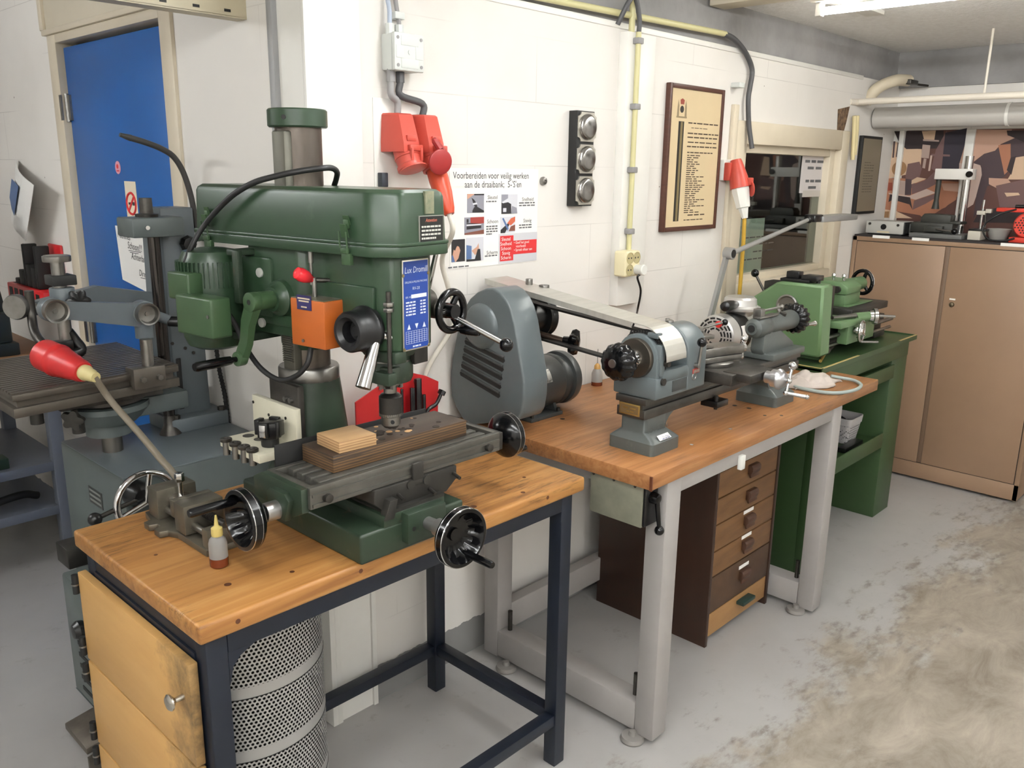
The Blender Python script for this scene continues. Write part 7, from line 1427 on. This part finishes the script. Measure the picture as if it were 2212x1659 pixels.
# rear arm running to the left, side knob and vertical rods
k3 = at(70, 668, 'y', 2.55); k4 = at(250, 640, 'y', 2.55)
b = MB(); b.loft([[k3+V((0,0,.018)), k3+V((0,0,-.018)), k3+V((0,.03,-.018)), k3+V((0,.03,.018))], [V((.93, 2.5, k3.z+.055)), V((.93, 2.5, k3.z+.0)), V((.93, 2.53, k3.z)), V((.93, 2.53, k3.z+.055))], [V((1.10, 2.47, k3.z+.02)), V((1.10, 2.47, k3.z-.02)), V((1.10, 2.50, k3.z-.02)), V((1.10, 2.50, k3.z+.02))]]); b.build('rear_arm', M_BG, t)
q = at(40, 662, 'y', 2.55); b = MB().lathe([(0, 0), (.034, 0), (.035, .012), (.032, .020), (0, .02)], q, (-.75,-.66,0), 32); b.cyl(q, k3+V((.01,0,0)), .010, seg=14); b.cyl(k3+V((-.02,0,0)), k3+V((.01,0,0)), .018, seg=20); b.build('side_knob', M_STEEL, t)
pts = [at(62, 628, 'y', 2.53), at(68, 680, 'y', 2.53), at(74, 715, 'y', 2.5), at(88, 738, 'y', 2.45), at(105, 750, 'y', 2.42)]; MB().tube(pts, .012, seg=14).build('bent_rod', M_STEELD, t)
yp = 2.36; p0 = at(122, 558, 'y', yp); pz = at(122, 600, 'y', yp).z
b = MB().lathe([(0, p0.z-.008), (.033, p0.z-.008), (.034, p0.z-.004), (.034, p0.z+.006), (.030, p0.z+.008), (0, p0.z+.006)], (p0.x, yp, 0), (0,0,1), 32); b.cyl((p0.x, yp, 1.16), (p0.x, yp, p0.z), .0165, seg=22); b.build('tracer_post', M_STEEL, t)
zc = at(132, 605, 'y', yp).z; MB().bx(p0.x-.026, p0.x+.034, yp-.03, yp+.03, zc-.012, zc+.014, .003).build('post_clamp', M_BLACKM, t)
zc2 = at(132, 650, 'y', yp).z; b = MB().cyl((p0.x+.004, yp, zc2-.035), (p0.x+.004, yp, zc2+.035), .030, seg=24, bev=.002); b.build('post_sleeve', M_BG, t)
q = at(168, 650, 'y', yp-.035); star(MB(), [(0, -.012, 0), (.018, -.012, 0), (.030, -.006, 1), (.031, .008, 1), (.02, .012, 0), (0, .012, 0)], q, LF, 6, .008).build('wing_knob', M_BLACK, t)
q = at(150, 735, 'y', yp); b = MB().tube([V((p0.x+.005, yp, 1.19)), q+V((.01,0,.0)), q+V((.02,-.01,-.03)), q+V((-.03,-.02,-.035))], .016, seg=14); b.bx(q.x-.05, q.x+.0, yp-.03, yp, q.z-.02, q.z+.005, .003); b.build('tracer_holder', M_BLACK, t)
# grooved table on its support
TZ_ = 1.08; A, B_, C_ = at(25, 852, 'z', TZ_), at(385, 787, 'z', TZ_), at(250, 738, 'z', TZ_); D_ = A+(C_-B_)
ux = (B_-A); uy = (D_-A)
def slab(z0, z1, ins=0, n=V((0,0,0))):
    k = ins; a = A+ux.normalized()*k+uy.normalized()*k; bb = B_-ux.normalized()*k+uy.normalized()*k; c = C_-ux.normalized()*k-uy.normalized()*k; d = D_+ux.normalized()*k-uy.normalized()*k
    return [V((p.x, p.y, z0)) for p in (a, bb, c, d)], (0, 0, z1-z0)
b = MB(); p, v = slab(TZ_-.020, TZ_-.004); b.prism(p, v, .001); p, v = slab(TZ_-.038, TZ_-.020, .012); b.prism(p, v); p, v = slab(TZ_-.062, TZ_-.038); b.prism(p, v, .001)
n = 20
for k in range(n):
    s0 = A+uy*((k+.10)/n); s1 = B_+uy*((k+.10)/n); e0 = A+uy*((k+.80)/n); e1 = B_+uy*((k+.80)/n)
    b.prism([V((q.x, q.y, TZ_-.005)) for q in (s0, s1, e1, e0)], (0, 0, .005))
b.build('table', M_TBL, t)
b = MB().bx(.72, .99, 2.27, 2.55, TZ_-.078, TZ_-.062, .003); b.lathe([(0, TZ_-.10), (.085, TZ_-.10), (.10, TZ_-.092), (.10, TZ_-.076), (0, TZ_-.076)], (.875, 2.38, 0), (0,0,1), 44); b.build('table_swivel', M_STEELD, t)
b = MB().lathe([(0, TZ_-.155), (.075, TZ_-.155), (.09, TZ_-.14), (.11, TZ_-.115), (.11, TZ_-.10), (0, TZ_-.10)], (.875, 2.38, 0), (0,0,1), 40); b.bx(.86, 1.09, 2.33, 2.43, TZ_-.150, TZ_-.095, .01); b.cyl((.875, 2.38, TZ_-.19), (.875, 2.38, TZ_-.15), .06, seg=32); b.build('table_bracket', M_BG2, t)
q = at(245, 960, 'y', 2.38); MB().cyl((.872, 2.36, BT), (.872, 2.36, TZ_-.18), .027, seg=28).build('table_post', mat('ground steel post', (120,116,110), .3, .85), t)
q = at(342, 920, 'y', 2.45); MB().lathe([(0, BT), (.034, BT), (.030, BT+.008), (.018, BT+.03), (.0165, BT+.06), (0, BT+.06)], (rx, cy-.03, 0), (0,0,1), 28).build('rod_foot', M_STEELD, t)
for px, py in ((80, 905), (170, 925)): q = at(px, py, 'y', 2.30); MB().cyl((q.x, 2.30, q.z+.02), (q.x, 2.30, q.z-.012), .016, seg=16).build('clamp_screw', M_DKCAST, t)
q = at(160, 905, 'y', 2.28); star(MB(), [(0, -.01, 0), (.015, -.01, 0), (.03, 0, 1), (.03, .012, 1), (0, .016, 0)], q, (-.7,-.7,-.2), 5, .01).build('clamp_knob', M_DKCAST, t)
# clamp block with upright on the table front
q0, q1 = at(287, 812, 'y', A.y-.02), at(356, 800, 'y', A.y-.02)
yq = B_.y-.03; q0 = at(288, 815, 'y', yq); q1 = at(357, 800, 'y', yq)
b = MB().bx(q0.x, q1.x, yq-.004, yq+.05, TZ_-.045, TZ_+.012, .003); b.build('clamp_block', M_TBL, t)
for x in (q0.x+.022, q1.x-.02): MB().cyl((x, yq-.004, TZ_-.018), (x, yq-.016, TZ_-.018), .008, seg=6).build('bolt', M_STEEL, t)
q = at(318, 760, 'y', yq+.02); MB().cyl((q.x, yq+.022, TZ_+.012), (q.x, yq+.022, k2.z-.06), .016, seg=22).build('upright', M_STEEL, t)
q = at(370, 693, 'y', 2.33); b = MB().cyl(k2+V((.02,.03,-.005)), q, .014, seg=16); b.mi = 1; b.cyl(q+V((-.01,0,0)), q+V((.028,-.024,-.003)), .015, seg=18, bev=.002); b.mi = 2; q2 = q+V((.028,-.024,-.003)); d2 = V((.76,-.65,-.08)).normalized(); b.cyl(q2, q2+d2*.001, .007, seg=16); b.build('side_switch', [M_BG, M_BLACK, mat('yellow button', (206,186,80), .4)], t)
# ------------------------------------------------------------------ red plug lying on the grooved table with its cable
pA, pB = at(98, 767, 'y', 2.34), at(184, 805, 'z', TZ_+.037); d = (pB-pA).normalized(); Lp = (pB-pA).length
t = thing('plug', (pA+pB)/2, 'red industrial plug lying on the grooved steel table', 'plug')
r = .041
pA2 = pA
b = MB().lathe([(0, .01), (r*.86, .01), (r*.9, 0), (r, 0), (r, Lp*.30), (r*1.04, Lp*.31), (r*1.04, Lp*.34), (r*.98, Lp*.36), (r*.92, Lp*.45), (r*.94, Lp*.47), (r*.86, Lp*.55), (r*.88, Lp*.57), (r*.80, Lp*.66), (r*.82, Lp*.68), (r*.72, Lp*.78), (r*.70, Lp*.90), (r*.60, Lp*.97), (0, Lp*.97)], pA2, d, 36); b.build('body', mat('red plug rubber', (196,44,44), .4, var=(180,36,38), scale=9, amt=.4), t)
b = MB().lathe([(0, Lp*.95), (r*.46, Lp*.95), (r*.5, Lp*1.02), (r*.40, Lp*1.10), (r*.40, Lp*1.14), (r*.30, Lp*1.26), (0, Lp*1.26)], pA2, d, 24); b.build('cable_boot', mat('cream cable boot', (210,196,140), .5), t)
s0 = pA2+d*Lp*1.22
pts = [s0, at(240, 866, 'y', 2.14), at(300, 935, 'y', 2.03), at(350, 995, 'y', 1.94), at(383, 1034, 'y', 1.885), V((.93, 1.875, .70)), V((.95, 1.876, .2))]
MB().tube(pts, .0085, seg=12).build('cable', mat('grey beige cable', (120,111,96), .5), t)
# ------------------------------------------------------------------ far left: rack, dark machine, red tool holder
M_RK = mat('blue grey rack paint', (108,113,124), .45, var=(96,101,112), scale=3, amt=.5)
t = thing('steel_rack', (.5, 3.9, 0), 'blue grey steel rack table with two shelves at the far left', 'rack')
ry = 3.62
MB().bx(-.4, 1.19, ry-.02, 4.3, .845, .872, .002).build('tabletop', mat('brown board', (150,112,78), .5, var=(130,96,66), scale=3, stretch=(1,6,1), amt=.5), t)
for z in (.425, .235): b = MB().bx(-.38, 1.15, ry+.01, 4.28, z, z+.006); b.bx(-.38, 1.15, ry+.005, ry+.011, z-.03, z+.008, .001); b.build('shelf', M_RK, t)
for x in (-.4, 1.10):
    for y in (ry, 4.24): MB().bx(x, x+.05, y, y+.05, 0, .845, .002).build('leg', M_RK, t)
MB().bx(-.36, 1.11, ry+.006, ry+.03, .80, .845, .002).build('rail', M_RK, t)
t = thing('drill_press', (.9, 3.9, .872), 'dark blackish green machine standing on the rack at the left edge', 'machine')
M_BKG = mat('blackish green enamel', (34,42,42), .4)
zb_ = .872
b = MB().bx(.66, 1.06, 3.72, 4.05, zb_, zb_+.05, .006); b.bx(.70, 1.045, 3.74, 4.03, zb_+.05, zb_+.17, .008); b.build('base', M_BKG, t)
b = MB().prism([(.74, 3.78, zb_+.17), (1.045, 3.78, zb_+.17), (1.0, 3.78, 1.37), (.74, 3.78, 1.37)], (0, .2, 0), .006); b.build('column', M_BKG, t)
b = MB().cyl((.93, 3.76, 1.385), (.93, 4.0, 1.385), .075, seg=36, bev=.004); b.bx(.70, .93, 3.76, 4.0, 1.32, 1.45, .004); b.cyl((.93, 3.88, 1.44), (.93, 3.88, 1.50), .05, seg=28); b.build('head', M_BKG, t)
MB().cyl((.945, 3.759, 1.385), (.945, 3.754, 1.385), .02, seg=20).build('hub', M_STEEL, t)
MB().tube([V((1.0, 3.77, 1.36)), V((1.005, 3.77, 1.25)), V((.99, 3.77, 1.20))], .005, seg=8).build('wire_hook', M_STEELD, t)
# things on the rack shelves
tag(MB().bx(.66, .93, 3.75, 4.1, .433, .70, .01).build('white_bin', mat('white bin plastic', (214,210,204), .5)), 'white plastic bin on the upper shelf of the blue grey rack', 'bin')
tag(MB().bx(.55, .95, 3.66, 3.74, .432, .475, .004).build('green_tool', mat('dark green tool paint', (40,58,44), .5)), 'dark green flat tool lying on the upper rack shelf', 'tool')
tag(MB().tube([V((.45, 3.70, .262)), V((.75, 3.70, .27)), V((.98, 3.72, .29)), V((1.06, 3.75, .262))], .016, seg=12).build('dark_strap', M_BLACKM), 'dark strap lying on the lower shelf of the blue grey rack', 'strap')
hy0, hy1 = 4.12, 3.66
t = thing('tool_holder', (XL, 3.9, 1.04), 'red wall holder full of black clamps left of the blue door', 'tool holder')
M_HR = mat('bright red plastic', (206,40,44), .4)
b = MB().bx(XL-.012, XL, hy1+.02, hy1+.16, 1.06, 1.30, .006); b.bx(XL-.10, XL-.012, hy1, hy1+.44, 1.03, 1.12, .004); b.build('board', M_HR, t)
b = MB()
for k in range(6): b.bx(XL-.101, XL-.0995, hy1+.05+k*.065, hy1+.09+k*.065, 1.045, 1.105)
b.build('slots', M_BLACKM, t)
for k, (y, h, w) in enumerate(((3.76, 1.33, .025), (3.80, 1.24, .05), (3.86, 1.25, .05), (3.90, 1.33, .022), (3.95, 1.22, .055), (4.01, 1.18, .05), (4.06, 1.15, .04))):
    tag(MB().bx(XL-.085, XL-.03, y-w/2, y+w/2, 1.121, h-.035, .004).build('clamp', M_BLACKM), ('tall thin black clamp at the right in the red wall holder', 'broad black clamp at the right in the red wall holder', 'broad black clamp near the middle of the red wall holder', 'tall thin black clamp in the middle of the red wall holder', 'broad black clamp left of the middle in the red wall holder', 'second lowest black clamp at the left of the red wall holder', 'lowest black clamp at the left end of the red wall holder')[k], 'clamp', 'black clamps in the red holder')

pts = [at(466, 742, 'y', 2.40), at(474, 800, 'y', 2.40), at(488, 850, 'y', 2.40), at(505, 905, 'y', 2.39), at(516, 935, 'y', 2.38)]
pts = [V((min(p.x, 1.236), p.y, p.z)) for p in pts]; b = MB().tube(pts, .006, seg=10); P_ = smooth_pts(pts, 14)
for p, q in zip(P_[::2], P_[1::2]): b.tor(p, (q-p), .0062, .0016, 12, 6)
b.build('spiral_hose', M_BLACKM, t_em)
# ------------------------------------------------------------------ lamps
M_TUBE = mat('fluorescent tube', (244,247,248), .5, emit=62)
M_LAMPB = mat('lamp housing', (225,222,215), .5)
M_TUBE2 = mat('older fluorescent tube', (246,246,242), .5, emit=36)
def ceiling_lamp(x, y0, y1, label, tm=None):
    t = thing('ceiling_lamp', (x, (y0+y1)/2, ZC), label, 'lamp', None)
    MB().bx(x-.035, x+.035, y0-.02, y1+.02, ZC-.03, ZC, .004).build('housing', M_LAMPB, t)
    MB().cyl((x, y0, ZC-.060), (x, y1, ZC-.060), .014, seg=12).build('tube', tm or M_TUBE, t)
    for y in (y0, y1): MB().bx(x-.016, x+.016, y-.02, y+.004, ZC-.078, ZC-.03, .003).build('end_cap', M_LAMPB, t)
    return t
ceiling_lamp(3.33, .15, 1.57, 'white fluorescent tube lamp on the ceiling near the cabinet', M_TUBE2)
ceiling_lamp(1.62, .20, 1.45, 'fluorescent tube lamp on the ceiling above the milling machine')
ceiling_lamp(.1, -.5, .9, 'fluorescent tube lamp on the ceiling just left of the camera')
ceiling_lamp(3.33, -2.1, -.7, 'unseen fill tube lamp added on the ceiling behind the cabinet side of the camera')  # unseen fill tubes added around the camera to lift shade under the benches
ceiling_lamp(1.62, -2.1, -.7, 'unseen fill tube lamp added on the ceiling straight behind the camera')
ceiling_lamp(.1, -2.4, -1.0, 'unseen fill tube lamp added on the ceiling behind and left of the camera')
ceiling_lamp(-1.3, -.5, .9, 'unseen fill tube lamp added on the ceiling far left of the camera')
ceiling_lamp(-1.3, -2.4, -1.0, 'unseen fill tube lamp added on the ceiling in the far left rear corner')
ceiling_lamp(-.6, 2.7, 4.1, 'unseen fill tube lamp added on the ceiling opposite the blue door')  # added out of view to brighten the left wall and floor
wd = bpy.data.worlds.new('world'); SC.world = wd; wd.use_nodes = True
wd.node_tree.nodes['Background'].inputs[0].default_value = (.9,.92,1,1); wd.node_tree.nodes['Background'].inputs[1].default_value = .05
cd = bpy.data.cameras.new('camera'); cam = bpy.data.objects.new('camera', cd); COL.objects.link(cam)
cam.matrix_world = Matrix(((_rt.x, _up.x, -_fw.x, CP.x), (_rt.y, _up.y, -_fw.y, CP.y), (_rt.z, _up.z, -_fw.z, CP.z), (0, 0, 0, 1)))
cd.sensor_width = 36; cd.sensor_fit = 'HORIZONTAL'; cd.lens = FPX/2212*36; cd.clip_start = .02
SC.camera = cam
SC.view_settings.view_transform = 'Standard'; SC.view_settings.look = 'None'; SC.view_settings.gamma = 1; SC.view_settings.use_curve_mapping = False
SC.view_settings.exposure = 0.9
